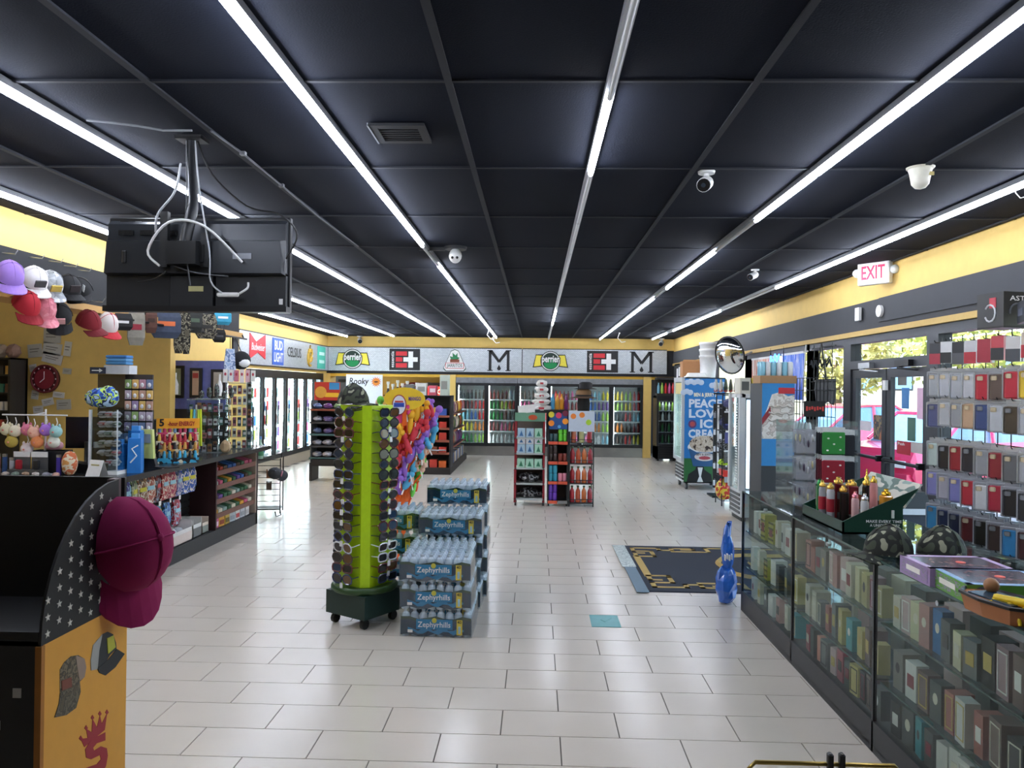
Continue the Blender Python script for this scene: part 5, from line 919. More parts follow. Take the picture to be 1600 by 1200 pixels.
for z in MZ: obj('shelf', B((0, 0, z-.02), (W, .4, z)), SHF, t); obj('price_label', B((.01, -.008, z-.04), (.15, -.002, z+.005)), M(0xd8583c, .5), t); obj('price_label', B((.16, -.008, z-.04), (W-.01, -.002, z+.005)), M(0xd8583c if z > .3 else 0x8a8a88, .5), t)
for x in (.02, W-.02): obj('caster', MB().tube([(x-.01, .03, .02), (x+.01, .03, .02)], .02, 8), DARKM, t)
obj('blue_card', B((0, .0, 1.16), (W, .01, 1.40)), M(0x22508c, .5), t)
for k, (x, z, c) in enumerate(((.05, 1.38, 0xd8c83a), (.16, 1.37, 0xe0406a), (.26, 1.4, 0x7a2a44), (.05, 1.25, 0xf08a2c), (.26, 1.28, 0xf0962c), (.17, 1.2, 0x5aa0d8))): obj('round_sticker', disc(.045 if k < 5 else .025, -.006, .0, 14, 1, 1, (x, z)), M(c, .5), t)
CANC = {0: [(0x6a3ab0, 'purple'), None], 1: [(0x3aa0b8, 'teal'), (0xe08a9c, 'pink')], 2: [(0x3a2a28, 'dark brown'), (0x8a3a30, 'rust')], 3: [(0x3a5a60, 'dark teal'), (0x6ad03a, 'lime green')]}
for k in range(4):
    for s in (0, 1):
        if CANC[k][s] is None: continue
        c, nm = CANC[k][s]; lay = 1 if (k, s) in ((1, 1), (2, 1), (3, 0)) else 2
        for l in range(lay):
            for j in range(2): obj('drink_can', CAN, cm(c), None, (.18+.045+.07*j+.148*s, RY+.05, MZ[k]+.006+.168*l*.72), scale=(1.05, 1.05, .72), label='%s can, %s %s, %s shelf of the middle rack' % (nm, ('lower', 'upper')[l], ('left', 'right')[j], ['bottom', 'second', 'third', 'top'][k]), cat='can', group='cans on the middle rack')
t = thing('juice_rack', 'black wire rack of red juice bottles, rightmost of three', 'rack', (.51, RY, 0)); W = .36; JZ = (.06, .35, .65, .96)
for x in (0, W):
    for y in (0, .38): obj('upright', MB().tube([(x, y, 0), (x, y, 1.3)], .01, 6), SHF, t)
for z in JZ:
    obj('shelf', B((0, 0, z-.015), (W, .38, z)), SHF, t); obj('front_wire', MB().tube([(0, -.01, z+.05), (W, -.01, z+.05)], .005, 4), SHF, t)
JB = MB().lathe([(.034, 0), (.038, .01), (.038, .15), (.03, .18), (.014, .21), (.014, .225), (.018, .225), (.018, .25)], 10).mesh('juice_bottle')
JC = [(0xb02a34, 'red'), (0xc85a3a, 'coral'), (0xd0703a, 'orange'), (0xa8323c, 'crimson')]
for k, z in enumerate(JZ):
    for j in range(4 if k < 3 else 3):
        c, nm = (JC[j] if k < 3 else ((0xc86a4a, 'coral'), (0xc4c48a, 'pale green'), (0xb83a44, 'red'))[j])
        q = thing('juice_bottle', '%s juice bottle, %s from left, %s shelf of right rack' % (nm, ORD[j], ['bottom', 'second', 'third', 'top'][k]), 'bottle', (.51+(.045+.09*j if k < 3 else .06+.12*j), RY+.06, z+.001), 0, 'juice bottles on the right rack'); obj('bottle_body', JB, M(c, .15, coat=.5), q); obj('bottle_cap', MB().lathe([(.019, .225), (.019, .252)], 10), M(0xd4d4cc if k == 3 else 0x4a5a3c, .4), q)
obj('white_poster', B((-.02, -.01, 1.13), (W+.01, .0, 1.44)), M(0xc9d4e4, .5), t)
for x, z, c in ((.05, 1.36, 0xf08a3c), (.18, 1.38, 0xf08a3c), (.28, 1.27, 0xb0d83a)): obj('round_sticker', disc(.042, -.014, -.009, 14, 1, 1, (x, z)), M(c, .5), t)
t = thing('hat_head', 'brown fedora and black cap on a dark display head', 'hat', (.72, RY+.15, 1.30)); obj('head_stand', MB().lathe([(.08, .0), (.09, .1), (.1, .25), (.08, .36)], 12), M(0x141212, .8), t); obj('brim', MB().lathe([(.2, .33), (.21, .335), (.12, .36)], 20), M(0x5a4432, .8), t); obj('crown', MB().lathe([(.12, .35), (.115, .44), (.08, .47)], 16), M(0x8a6a48, .8), t); obj('hat_band', MB().lathe([(.122, .36), (.121, .385)], 16), M(0x1f1a18, .7), t); obj('upper_hat', MB().lathe([(.17, .47), (.175, .475), (.1, .49), (.1, .56), (.06, .58)], 16, (.03, 0, 0)), M(0x1c1a1a, .8), t)
for k in range(5):
    q = lump('paper_bundle', '%s white bundle from bottom in the stack on racks' % ordn(k).capitalize(), 'bag', (.08, RY+.2, 1.42+.095*k), (.16-.02*k, .12-.01*k, .05), M(0xdcdad6, .5), 'white bundles stacked on the racks', seed=70+k); obj('red_mark', MB().box((.0, -.12+.01*k, .05), (.08-.008*k, .012, .03)), M(0xb83a44, .5), q)
for k, (c, nm) in enumerate(((0x4aa0d0, 'blue'), (0xe0a030, 'amber'), (0xd89020, 'golden'), (0x7a2a6a, 'purple'))): obj('bottle', BOT, cm(c) if c in CNAME else M(c, .25, coat=.3), None, (.25+.07*k, RY+.22, 1.451), label='%s bottle standing on top of the middle rack' % nm, cat='bottle', group='bottles on top of the middle rack')
obj('top_board', B((-.2, .1, 1.40), (.31, .39, 1.45)), SHF, [o for o in bpy.data.objects if o.name == 'can_rack'][0])
# ================================================================== checkout counter
KX = -3.55; TX = -3.40; TOP = 1.0
t = thing('checkout_counter', 'long black checkout counter with stocked front shelves', 'counter', (0, 0, 0)); CB = M(0x17181a, .45); MAH = M(0x2e1416, .45)
obj('worktop', MB().bb((-4.15, 6.12, TOP-.05), (TX, 9.78, TOP)).bb((-7.6, 6.12, TOP-.05), (-4.15, 6.75, TOP)), M(0x1d1e20, .25), t)
obj('return_front', B((-7.6, 6.16, 0), (TX-.03, 6.2, TOP-.05)), M(0x0d0d0f, .6), t); obj('end_panel', B((-4.1, 9.68, 0), (KX, 9.74, TOP-.05)), M(0x2a1a1a, .5), t); obj('staff_side', B((-4.15, 6.2, 0), (-4.1, 9.7, TOP-.05)), CB, t)
obj('base_ledge', B((-3.9, 6.2, 0), (KX, 9.74, .15)), M(0x2f3032, .55), t)
sw = obj('slat_panel', B((-3.9, 6.2, .15), (-3.86, 8.46, TOP-.05)), CB, t)
for k in range(10): obj('slat', B((-3.86, 6.2, .2+.075*k), (-3.845, 8.46, .255+.075*k)), CB, t)
obj('divider', B((-3.9, 8.45, .15), (KX-.0, 8.48, TOP-.05)), MAH, t); obj('unit_back', B((-3.9, 8.48, .15), (-3.87, 9.68, TOP-.05)), M(0x7a6a5a, .6), t); obj('side_lining', B((-3.87, 9.66, .15), (KX, 9.68, TOP-.05)), M(0x9a8a7c, .5), t)
SHW = M(0x6a4438, .5); cr = random.Random(77)
CB_ = [(0x3a6ab0, 'blue'), (0x8fa8a0, 'grey green'), (0xb0402c, 'red'), (0xd8d0b8, 'cream'), (0xd9a03a, 'yellow'), (0x6a4a8a, 'purple'), (0x4a3a30, 'brown'), (0xc85a7a, 'pink'), (0x3f6a4a, 'green')]
bar_me = MB().box((0, 0, .02), (.22, .1, .04), taper=.92).mesh('candy_tray')
for k, z in enumerate((.32, .48, .64, .80)):
    sh = obj('sloped_shelf', MB().prism([(-3.87, z+.08), (KX-.01, z-.02), (KX-.01, z-.05), (-3.87, z+.05)], 8.48, 9.66), SHW, t); obj('shelf_lip', B((KX-.02, 8.48, z-.05), (KX-.008, 9.66, z+.005)), SHW, t)
    for j in range(9):
        c, nm = cr.choice(CB_); obj('candy_tray', bar_me, M(c, .4), None, (-3.70, 8.56+.128*j, z+.022), (0, .27, cr.uniform(-.06, .06)), label='%s candy bar tray, %s along, %s sloped shelf' % (nm, ordn(j), ['lowest', 'second', 'third', 'top'][k]), cat='candy', group='candy bar trays under the counter')
for k in range(7):
    c, nm = ((0xc85a8a, 'pink'), (0xd9a03a, 'yellow'), (0xb89a3a, 'mustard'), (0xb4bcc4, 'silver'), (0xd4d4d0, 'white'), (0xc4c8d0, 'pale grey'), (0xd8d4d4, 'off-white'))[k]
    q = thing('ledge_box', '%s open box under the sloped candy shelves' % nm, 'box', (-3.66, 8.58+.155*k, .151), cr.uniform(-.1, .1), 'boxes on the counter ledge'); obj('carton', MB().box((0, 0, .05), (.13, .13, .1+.01*(k % 3))), M(c, .5), q); obj('front_label', B((.066, -.05, .02), (.069, .05, .07)), M((0xf0d0e0, 0x8a3a20, 0x5a4a1c, 0x8a9098, 0xb03a3a, 0x9a9ea4, 0xb8b4b4)[k], .5), q)
def box_on(lb, y, w, d, h, c, lc, x=-3.7, open_=False):
    q = thing('ledge_box', lb, 'box', (x, y, .151), 0, 'boxes on the counter ledge'); m = MB()
    m.bb((-d/2, -w/2, 0), (d/2, w/2, .01)).bb((-d/2, -w/2, 0), (-d/2+.006, w/2, h)).bb((d/2-.006, -w/2, 0), (d/2, w/2, h*.7)).bb((-d/2, -w/2, 0), (d/2, -w/2+.006, h)).bb((-d/2, w/2-.006, 0), (d/2, w/2, h)); obj('carton', m, M(c, .6), q); obj('front_print', B((d/2, -w/2+.01, .01), (d/2+.003, w/2-.01, h*.5)), M(lc, .5), q)
    if open_: obj('contents', MB().ell((0, -.03, h*.5), (d*.3, w*.18, h*.3), 8, 5).ell((.02, w*.25, h*.45), (d*.25, w*.14, h*.3), 8, 5), M(0xc4c8cc, .4), q)
    return q
q = box_on('white open carton with red lettering under candy bags', 7.72, .42, .24, .2, 0xd8d6d2, 0xd8c8c0, open_=True); text('letters', 'ello', .1, M(0x8c2030, .5), q, (-.105, .05, .15), FXp, w=.16, bold=.03)
box_on('low yellow printed box at front of white carton', 7.35, .3, .2, .1, 0xd8b05a, 0xd9a03a, open_=True); box_on('white carton with dark window beside red box', 8.08, .2, .22, .2, 0xd4d4d0, 0x6a6c6c); box_on('pale carton next to the mahogany divider', 8.3, .16, .2, .17, 0xd8c8b8, 0x8a9088); box_on('orange snack box near the maroon cap', 7.0, .26, .2, .12, 0xc86a3a, 0xd88a4a, open_=True)
# hanging candy bags
SBG = MB().loft([[(-.06, -.004, 0), (.06, -.004, 0), (.06, .004, 0), (-.06, .004, 0)], [(-.066, -.022, -.05), (.066, -.022, -.05), (.066, .01, -.05), (-.066, .01, -.05)], [(-.066, -.026, -.15), (.066, -.026, -.15), (.066, .01, -.15), (-.066, .01, -.15)], [(-.062, -.004, -.21), (.062, -.004, -.21), (.062, .004, -.21), (-.062, .004, -.21)]], True).mesh('candy_bag')
r1 = [(0x6a9a3c, 'green and black'), (0x5a3a6a, 'purple'), (0x3a3a8a, 'violet with yellow ring'), (0x8aa06a, 'olive green'), (0x8a5a30, 'brown and gold'), (0xb05a44, 'salmon'), (0x6a2020, 'maroon'), (0xb02a30, 'red'), (0xa82a50, 'crimson'), (0x6a6ab8, 'lavender'), (0x2f5ab0, 'blue and green'), (0x2a58b4, 'bright blue')]
r2 = [(0x8a5a40, 'bronze'), (0xd07a4a, 'orange'), (0x6a3a7a, 'purple swirl'), (0x8a6a3a, 'gold'), (0x3a8ab0, 'aqua'), (0x3a6ac0, 'royal blue'), (0xc03a50, 'rose red')]
def candy(row, cs, ya, yb, z, nm):
    for j, (c, n) in enumerate(cs):
        y = ya+(yb-ya)*j/(len(cs)-1); q = thing('candy_bag', '%s candy bag, %s on the %s peg row' % (n, ordn(j), nm), 'candy', (-3.72, y, z), PI/2+cr.uniform(-.2, .2), 'candy bags on the counter front'); q.scale = (1.12, 1, 1.3)
        obj('bag', SBG, patt([c, c, cr.choice((0xe8e0d0, 0xd9d040, 0xe0c8b0, 0x9fd0e0)), c, cr.choice((0x2a2a3a, 0x7a2a2c, 0x2a4a3a)), c], 16., .3), q); obj('print_patch', MB().box((0, -.027, -.085), (.09, .004, .03)), M(cr.choice((0xe8e0d0, 0xd9d040, 0xe85a5a, 0x9fd0e0)), .4), q); obj('price_tag', B((-.018, -.045, .0), (.018, -.043, .035)), WHITE, q); obj('peg', MB().tube([(0, .13, .0), (0, -.04, .005)], .004, 4), STEEL, q)
candy(1, r1, 6.55, 8.18, .885, 'upper'); candy(2, r2, 6.6, 7.85, .58, 'lower')
# ================================================================== things on the counter
def aP(px, py, Y): return aY(px, py, Y)
# plush keychain rack
t = thing('keychain_rack', 'white wire rack of plush ball keychains on counter corner', 'rack', (-4.15, 6.36, TOP)); obj('mast', MB().tube([(0, .02, 0), (0, .02, .55)], .008, 6), WHITE, t); obj('base_plate', MB().lathe([(.1, 0), (.1, .01)], 14), WHITE, t); obj('cross_bar', MB().tube([(-.36, 0, .5), (.2, 0, .5)], .007, 6).tube([(-.08, 0, .5), (0, .02, .52)], .007, 6), WHITE, t)
PLC = [(-.31, 0xe4dcbc, 'cream', 0), (-.22, 0xe8e0c4, 'ivory', .01), (-.13, 0xd87a94, 'pink looped', .0), (-.06, 0xe8b49c, 'peach and white', .02), (.03, 0xb07ad8, 'lavender', .0), (.13, 0xa4d4d4, 'mint', .01), (-.13, 0xe8dcdc, 'white hooded', .16), (-.25, 0xb8a24a, 'mustard', .1), (.1, 0xe4e4d8, 'pale grey', .1), (-.03, 0xe8905a, 'orange', .1)]
for k, (x, c, nm, dz) in enumerate(PLC):
    q = thing('plush_keychain', '%s plush ball keychain hanging on white rack' % nm, 'keychain', (-4.15+x, 6.34-.02*(k % 2), TOP+.49-dz), 0, 'plush keychains on the white rack')
    obj('strap', MB().tube([(0, 0, 0), (.012, 0, -.04), (0, 0, -.075)], .004, 5), WHITE, q); b_ = obj('plush_ball', MB().ell((0, 0, -.115), (.05, .045, .05), 12, 8), M(c, .9, noise=.15, scale=60.), q)
    for s in (-1, 1): obj('ear', MB().ell((s*.028, 0, -.07), (.012, .01, .02), 7, 5), M(c, .9), q)
    obj('nose', MB().ell((.0, -.044, -.118), (.01, .006, .008), 6, 4), M(0xe08a7a, .7), q)
for k, (x, c, nm, h) in enumerate(((-4.5, 0xd08a8c, 'pink', .15), (-4.44, 0x2a4a7a, 'navy', .15), (-4.38, 0xb4b4bc, 'silver', .12), (-3.98, 0x4a3a9a, 'violet', .15))):
    q = thing('lighter', '%s tall lighter standing beneath keychain rack' % nm, 'lighter', (x, 6.3, TOP), .1, 'lighters beneath the keychain rack'); obj('lighter_body', MB().rbox((0, 0, h/2), (.035, .022, h), .006), M(c, .3), q); obj('lighter_cap', MB().box((0, 0, h+.012), (.032, .02, .024)), STEEL, q)
for k in range(2):
    q = thing('display_carton', ('left', 'right')[k]+' open counter carton with white header under keychains', 'box', (-4.3+.15*k, 6.27, TOP), 0, 'counter cartons below the keychains'); obj('tray', MB().bb((-.068, -.05, 0), (.068, .05, .05)), M(0x4a4a48, .5), q); obj('header', B((-.068, .04, .05), (.068, .048, .19)), M(0x5a5a5a, .5), q); obj('header_band', B((-.07, .034, .15), (.07, .04, .195)), WHITE, q); obj('pack', MB().rbox((0, 0, .09), (.05, .03, .08), .01), M((0xa82030, 0x24262a)[k], .4), q)
for k in range(9):
    c = (0x8a7a6a, 0xb0a08a, 0x5a4a4a, 0xc0b4a8, 0x7a8a7a, 0xa88a70, 0xd0c8c0, 0x8a8a92, 0xc89a8a)[k]; lump('trinket', '%s small trinket from left along the counter edge' % ordn(k).capitalize(), 'trinket', (-4.62+.085*k, 6.2, TOP+.001), (.028, .03, .018), M(c, .4), 'small trinkets on counter edge', seed=90+k)
lump('plush_toy', 'orange and cream plush toy at the counter corner', 'toy', (-3.9, 6.32, TOP+.001), (.06, .055, .1), patt([0xe0a05a, 0xe8d8bc, 0xd8744a, 0xe8c49a], 12., .9), seed=101, crinkle=.08); lump('plush_toy', 'pink plush toy lying under the keychains', 'toy', (-4.1, 6.42, TOP+.2), (.08, .06, .04), M(0xd8a0b0, .9), seed=102, crinkle=.06)
t = thing('plush_ledge', 'small black box holding the pink plush toy', 'box', (-4.1, 6.42, TOP)); obj('box', B((-.15, -.06, 0), (.12, .06, .2)), M(0x1c1c1e, .5), t); obj('box_lip', B((-.155, -.065, .185), (.125, .065, .2)), M(0x26262a, .5), t)
# register and monitors
t = thing('cash_register', 'black cash register with slanted screen behind keychains', 'register', (-4.0, 6.75, TOP), .2); obj('screen', MB().box((0, .05, .33), (.4, .03, .28)), M(0x0c0d10, .25), t); obj('stand', MB().lathe([(.1, 0), (.1, .02), (.03, .04), (.03, .25)], 12), BLACK, t); obj('keyboard', MB().prism([(-.18, 0), (.16, 0), (.16, .05), (-.18, .1)], -.2, -.02), BLACK, t); obj('receipt', B((.1, -.14, .1), (.22, -.13, .19)), WHITE, t)
t = thing('receipt_printer', 'black receipt printer with angled body beside white sign', 'printer', (-3.72, 6.5, TOP), -.5); obj('printer_body', MB().prism([(-.1, 0), (.1, 0), (.1, .1), (-.02, .22), (-.1, .22)], -.07, .07), BLACK, t); obj('paper', B((-.06, -.05, .22), (-.055, .05, .27)), WHITE, t)
t = thing('sign_tent', 'white folded tent sign with QR-free print on counter', 'sign', (-3.62, 6.24, TOP), -.35); t['label'] = 'white folded tent sign standing on the counter corner'; obj('front_leaf', MB().add([(-.075, -.05, 0), (.075, -.05, 0), (.075, .0, .14), (-.075, .0, .14), (-.075, -.046, 0), (.075, -.046, 0), (.075, .004, .14), (-.075, .004, .14)], [(0, 1, 2, 3), (7, 6, 5, 4), (0, 3, 7, 4), (1, 5, 6, 2), (0, 4, 5, 1), (2, 6, 7, 3)]), WHITE, t); obj('rear_leaf', MB().add([(-.075, .05, 0), (.075, .05, 0), (.075, .004, .14), (-.075, .004, .14)], [(0, 3, 2, 1)]), WHITE, t); obj('gold_line', MB().box((0, -.016, .1), (.09, .003, .012)), M(0xb8b078, .5), t)
# acrylic watch case
ACR2 = glass(0xf4f8f8, .1, .02)
x, y = -3.79, 6.4; t = thing('acrylic_case', 'clear acrylic tower case of watches on the counter', 'case', (x, y, TOP)); W = .25
obj('base', B((0, 0, 0), (W, .22, .03)), WHITE, t); obj('top', B((0, 0, .55), (W, .22, .565)), ACR2, t); obj('edge_post', MB().bb((0, 0, .03), (.02, .02, .55)), M(0xd4d8dc, .3), t); obj('edge_post', B((W-.008, 0, .03), (W, .008, .55)), M(0xd4d8dc, .3), t)
obj('front_pane', B((.02, .0, .03), (W-.01, .003, .55)), ACR2, t); obj('side_pane', B((W-.003, .0, .03), (W, .22, .55)), ACR2, t); obj('side_pane', B((0, .02, .03), (.003, .22, .55)), ACR2, t); obj('rear_pane', B((0, .217, .03), (W, .22, .55)), ACR2, t)
for k in range(6):
    obj('inner_shelf', B((.06, .03, .06+.082*k), (W-.02, .2, .065+.082*k)), ACR2, t)
    for j in range(3):
        c, nm = ((0x3a3c40, 'black'), (0x8a8a8c, 'grey'), (0xb8b4b0, 'silver'), (0xa83a48, 'red'), (0x3a5a44, 'green'))[(k*2+j*3) % 5]
        q = thing('watch', '%s watch, %s on the %s shelf of acrylic tower' % (nm, ORD[j], ordn(k)), 'watch', (x+.08+.062*j, y+.07, TOP+.067+.082*k), 0, 'watches in the acrylic tower'); q.scale = (1.35,)*3; obj('strap', MB().tube([(.02*math.cos(a), .03*math.sin(a), .025) for a in [2*PI*i/10 for i in range(11)]], .009, 5), M(c, .4), q); obj('dial', MB().lathe([(.016, 0), (.016, .008)], 10, (0, -.03, .02)), STEEL, q); obj('pillow', MB().rbox((0, 0, .022), (.034, .044, .04), .008), M(0xc4c4c8, .7), q)
q = lump('beanie', 'blue and lime patterned knit beanie on the acrylic tower', 'hat', (x+.06, y+.1, TOP+.566), (.14, .11, .085), patt([0x1f3a7a, 0x3a6ac0, 0xb8d45a, 0x16264a, 0xa8c4e0], 18., .9, detail=1.), seed=111, crinkle=.08); obj('fold_top', MB().ell((.05, 0, .14), (.06, .05, .05), 9, 6), patt([0x1f3a7a, 0x3a6ac0, 0xb8d45a, 0x16264a, 0xa8c4e0], 18., .9, detail=1.), q)
# tall blister card rack behind
t = thing('card_rack', 'tall dark rack of blister cards behind acrylic tower', 'rack', (-4.12, 7.0, TOP)); obj('panel', B((0, .1, 0), (.52, .12, .86)), M(0x3a3432, .6), t); obj('base', B((0, 0, 0), (.52, .14, .02)), BLACK, t); obj('plastic_cover', B((.02, .06, .55), (.28, .065, .86)), glass(0xc8c4c4, .2, .1, .3, 0x5a5452), t)
BCM = MB().rbox((0, 0, 0), (.062, .012, .085), .006).mesh('blister_card'); bc = random.Random(55)
for r in range(8):
    for c_ in range(4):
        c, nm = bc.choice(((0x9a8ab0, 'lilac'), (0xb0a4b4, 'mauve'), (0xc09a8a, 'beige'), (0xd8b46a, 'tan'), (0x6a7a9a, 'slate blue'), (0x8aa86a, 'moss'), (0xb88a9a, 'rose')))
        if r > 5 and c_ == 1: c, nm = 0xd8b06a, 'yellow'
        q = thing('blister_card', '%s blister card, %s row, %s from left on tall rack' % (nm, ordn(7-r), ORD[c_]), 'card', (-3.81+.068*c_, 7.06, TOP+.07+.1*r), bc.uniform(-.1, .1), 'blister cards on the tall rack'); obj('card', BCM, M(c, .4), q); obj('blister', MB().ell((0, -.008, -.008), (.018, .01, .022), 7, 5), M(0xd8d8dc, .2, coat=.5), q)
t = thing('folded_shirts', 'folded blue shirts in a white box atop the card rack', 'clothing', (-3.89, 7.05, TOP+.862)); obj('box', MB().box((0, .02, .04), (.24, .14, .08)), M(0xc4c8cc, .5), t); 
for k in range(3): obj('folded_shirt', MB().rbox((0, .0, .1+.03*k), (.2, .13, .028), .01), M((0x4a86b8, 0x5a96c4, 0x3f78b0)[k], .8), t)
t = thing('navy_box', 'dark navy box with white arrow beside folded shirts', 'box', (-4.06, 7.04, TOP+.862)); obj('carton', B((-.07, -.06, 0), (.07, .06, .06)), M(0x1a2238, .5), t); obj('arrow', MB().prism([(-.05, .026), (.02, .026), (.02, .012), (.05, .03), (.02, .048), (.02, .034), (-.05, .034)], -.063, -.06), WHITE, t)
# blue lighter displays
for k in range(3):
    x, y, h = (-3.62, -3.56, -3.49)[k], (6.58, 6.74, 6.6)[k], (.25, .36, .30)[k]
    q = thing('blue_display', ('short', 'tallest', 'middle')[k]+' blue counter display carton beside card reader', 'display', (x, y, TOP), .15*k, 'blue cartons beside the card reader'); obj('carton', MB().box((0, 0, h/2), (.11, .1, h), taper=.92), M(0x2a7ac8, .4), q); obj('white_swash', MB().tube([(-.03, -.052, h*.3), (.02, -.05, h*.5), (-.02, -.048, h*.7), (.03, -.047, h*.8)], .006, 4), WHITE, q); obj('top_pack', MB().box((0, 0, h+.02), (.06, .05, .04)), M(0x4a9ae0, .4), q)
# card reader on arm
t = thing('card_terminal', 'black card terminal tilted on a stand with yellow-green face', 'terminal', (-3.52, 6.92, TOP), .25); obj('stand', MB().prism([(-.1, 0), (.12, 0), (.06, .02), (-.02, .34), (-.08, .34)], -.05, .05), BLACK, t); obj('terminal', MB().add([(-.06, -.06, .1), (.05, -.11, .1), (.03, -.08, .36), (-.08, -.03, .36), (-.05, -.02, .1), (.06, -.07, .1), (.04, -.04, .36), (-.07, .01, .36)], [(0, 1, 2, 3), (7, 6, 5, 4), (0, 4, 5, 1), (1, 5, 6, 2), (2, 6, 7, 3), (3, 7, 4, 0)]), M(0xc4cc7a, .4), t); obj('screen', MB().add([(-.045, -.068, .24), (.025, -.1, .24), (.02, -.092, .32), (-.05, -.06, .32)], [(0, 1, 2, 3)]), M(0x8a9498, .2), t); obj('cord', MB().tube([(.05, -.05, .02), (.15, -.02, .01), (.25, .0, .01)], .008, 5), BLACK, t)
t = thing('scanner_stand', 'tall dark monitor stand behind the card terminal', 'stand', (-3.76, 7.28, TOP)); obj('column', MB().box((0, 0, .26), (.12, .16, .52), taper=.85), BLACK, t); obj('grey_head', MB().box((-.1, .03, .62), (.22, .18, .2), taper=.9), M(0x9a9c98, .5), t); obj('printed_label', B((-.16, -.062, .56), (-.05, -.058, .66)), M(0x4a4440, .5), t); obj('reel', disc(.04, -.085, -.07, 12, 1, 1, (-.12, .42)), M(0x8a8c88, .4), t)
# energy shot display
t = thing('energy_display', 'black tiered energy shot display with yellow header', 'display', (-3.6, 7.56, TOP), .45); obj('side_panel', MB().prism([(-.2, 0), (-.2, .42), (-.17, .42), (-.17, 0)], -.14, .16), BLACK, t); obj('header_board', MB().box((.03, .05, .38), (.4, .02, .1)), M(0xe8a020, .5), t); text('five', '5', .1, M(0x1c1410, .5), t, (-.12, .035, .385), bold=.03); text('letters', '-hour ENERGY', .06, M(0x9c1c18, .5), t, (.06, .035, .375), w=.25, bold=.03)
SHOT = MB().lathe([(.017, 0), (.018, .06), (.012, .075), (.012, .095)], 8).mesh('energy_shot')
for k in range(4):
    obj('tier', B((-.17, -.14+.06*k, 0), (.22, -.08+.06*k, .02+.08*k)), BLACK, t); obj('tier_label', B((-.17, -.145+.06*k, .0 if k == 0 else .03+.08*(k-1)), (.22, -.14+.06*k, .05+.08*k)), patt([(0x3aa0c8, 0xd09a4a, 0xb83040, 0xc83a6a)[k], 0x1a1a1e, 0xe0d8c0, (0x3aa0c8, 0xd09a4a, 0xb83040, 0xc83a6a)[k]], 30., .4, 'vor'), t)
    for j in range(8):
        c, nm = ((0x3aa0c8, 'blue'), (0xd09a4a, 'orange'), (0xb83040, 'red'), (0xc83a6a, 'pink'))[k]; mw = Matrix.Rotation(.45, 3, 'Z') @ Vector((-.14+.047*j, -.11+.06*k, 0))
        obj('energy_shot', SHOT, M(c if j % 3 else (0x2a2a30, 0x2a2a30, 0xd8b040, 0x6a9ac0)[k], .3), None, (-3.6+mw.x, 7.56+mw.y, TOP+.021+.08*k), label='%s row energy shot, %s from left on tiered display' % (nm if j % 3 else 'dark spot in '+nm, ordn(j)), cat='bottle', group='energy shots on the tiered display')
# two large acrylic cabinets of small goods further along
def cab(label, x, y, w, d, h, n, rz, seed):
    t = thing('acrylic_cabinet', label, 'case', (x, y, TOP), rz, 'acrylic cabinets on the counter'); r_ = random.Random(seed)
    obj('front_pane', B((0, 0, 0), (w, .003, h)), ACR2, t); obj('side_pane', B((w-.003, 0, 0), (w, d, h)), ACR2, t); obj('side_pane', B((0, 0, 0), (.003, d, h)), ACR2, t)
    obj('frame', MB().bb((0, 0, h-.012), (w, d, h)).bb((0, 0, 0), (w, d, .012)), glass(0xe8ecec, .2, .05, .25), t)
    for k in range(n):
        z = .012+(h-.02)*k/n; 
        if k: obj('shelf', B((.005, .01, z-.005), (w-.005, d-.01, z)), ACR2, t)
        m_ = max(3, int(w/.06))
        for j in range(m_):
            c, nm = r_.choice(((0x8a3a44, 'wine'), (0xb0a8b0, 'silver'), (0x3a4a5a, 'navy'), (0x24282c, 'black'), (0xd8d4d0, 'white'), (0xb86a7a, 'rose'), (0x4a6a64, 'teal'), (0xa8744a, 'copper')))
            hh = r_.uniform(.06, min(.11, (h/n)*.8)); p = Matrix.Rotation(rz, 3, 'Z') @ Vector((.035+(w-.07)*j/(m_-1), d*.4, 0))
            q = thing('vape_box', '%s small box, %s from left, %s tier of %s' % (nm, ordn(j), ordn(k), label.split(' beside')[0].split(' at ')[0].replace('acrylic ', '')), 'box', (x+p.x, y+p.y, TOP+z+.001), rz+r_.uniform(-.2, .2), 'small boxes in the acrylic cabinets')
            obj('carton', MB().box((0, 0, hh/2), (.042, .03, hh)), M(c, .4), q); obj('label_panel', B((-.015, -.017, hh*.3), (.015, -.015, hh*.7)), M(0xd4d0d4 if c < 0x900000 else 0x5a3a44, .4), q)
cab('wide acrylic cabinet beside energy display', -3.82, 8.5, .36, .25, .62, 4, .35, 1); cab('tall acrylic cabinet at the counter end', -3.72, 9.1, .3, .28, .80, 6, .3, 2); cab('low acrylic cabinet behind the others', -4.1, 8.9, .34, .25, .6, 4, .3, 3)
for k in range(6):
    c = (0xd8d4d0, 0xd0ccc8, 0xb86a78, 0xd4c8c8, 0xc8a0a8, 0xd8d8d4)[k]; q = thing('pipe_box', '%s pale carton standing on top of the tall acrylic cabinet' % ordn(k).capitalize(), 'box', (-3.76+.06*k, 9.18+.02*k, TOP+.801), .3, 'cartons on the tall cabinet'); obj('carton', MB().box((0, 0, .08), (.05, .06, .16-.01*(k % 3))), M(c, .5), q); obj('red_mark', MB().ell((0, -.031, .1), (.014, .003, .02), 7, 4), M(0xa83a48, .5), q)
for k in range(5): lump('glass_pipe', '%s dark glass piece on top of the wide cabinet' % ordn(k).capitalize(), 'pipe', (-3.8+.075*k, 8.62+.025*k, TOP+.621), (.028, .028, .04+.02*(k % 3)), patt([0x24302a, 0x3a3436, 0x5a6a62, 0x1c1c20], 30., .2), 'glass pieces on the wide cabinet', seed=130+k, crinkle=.1)
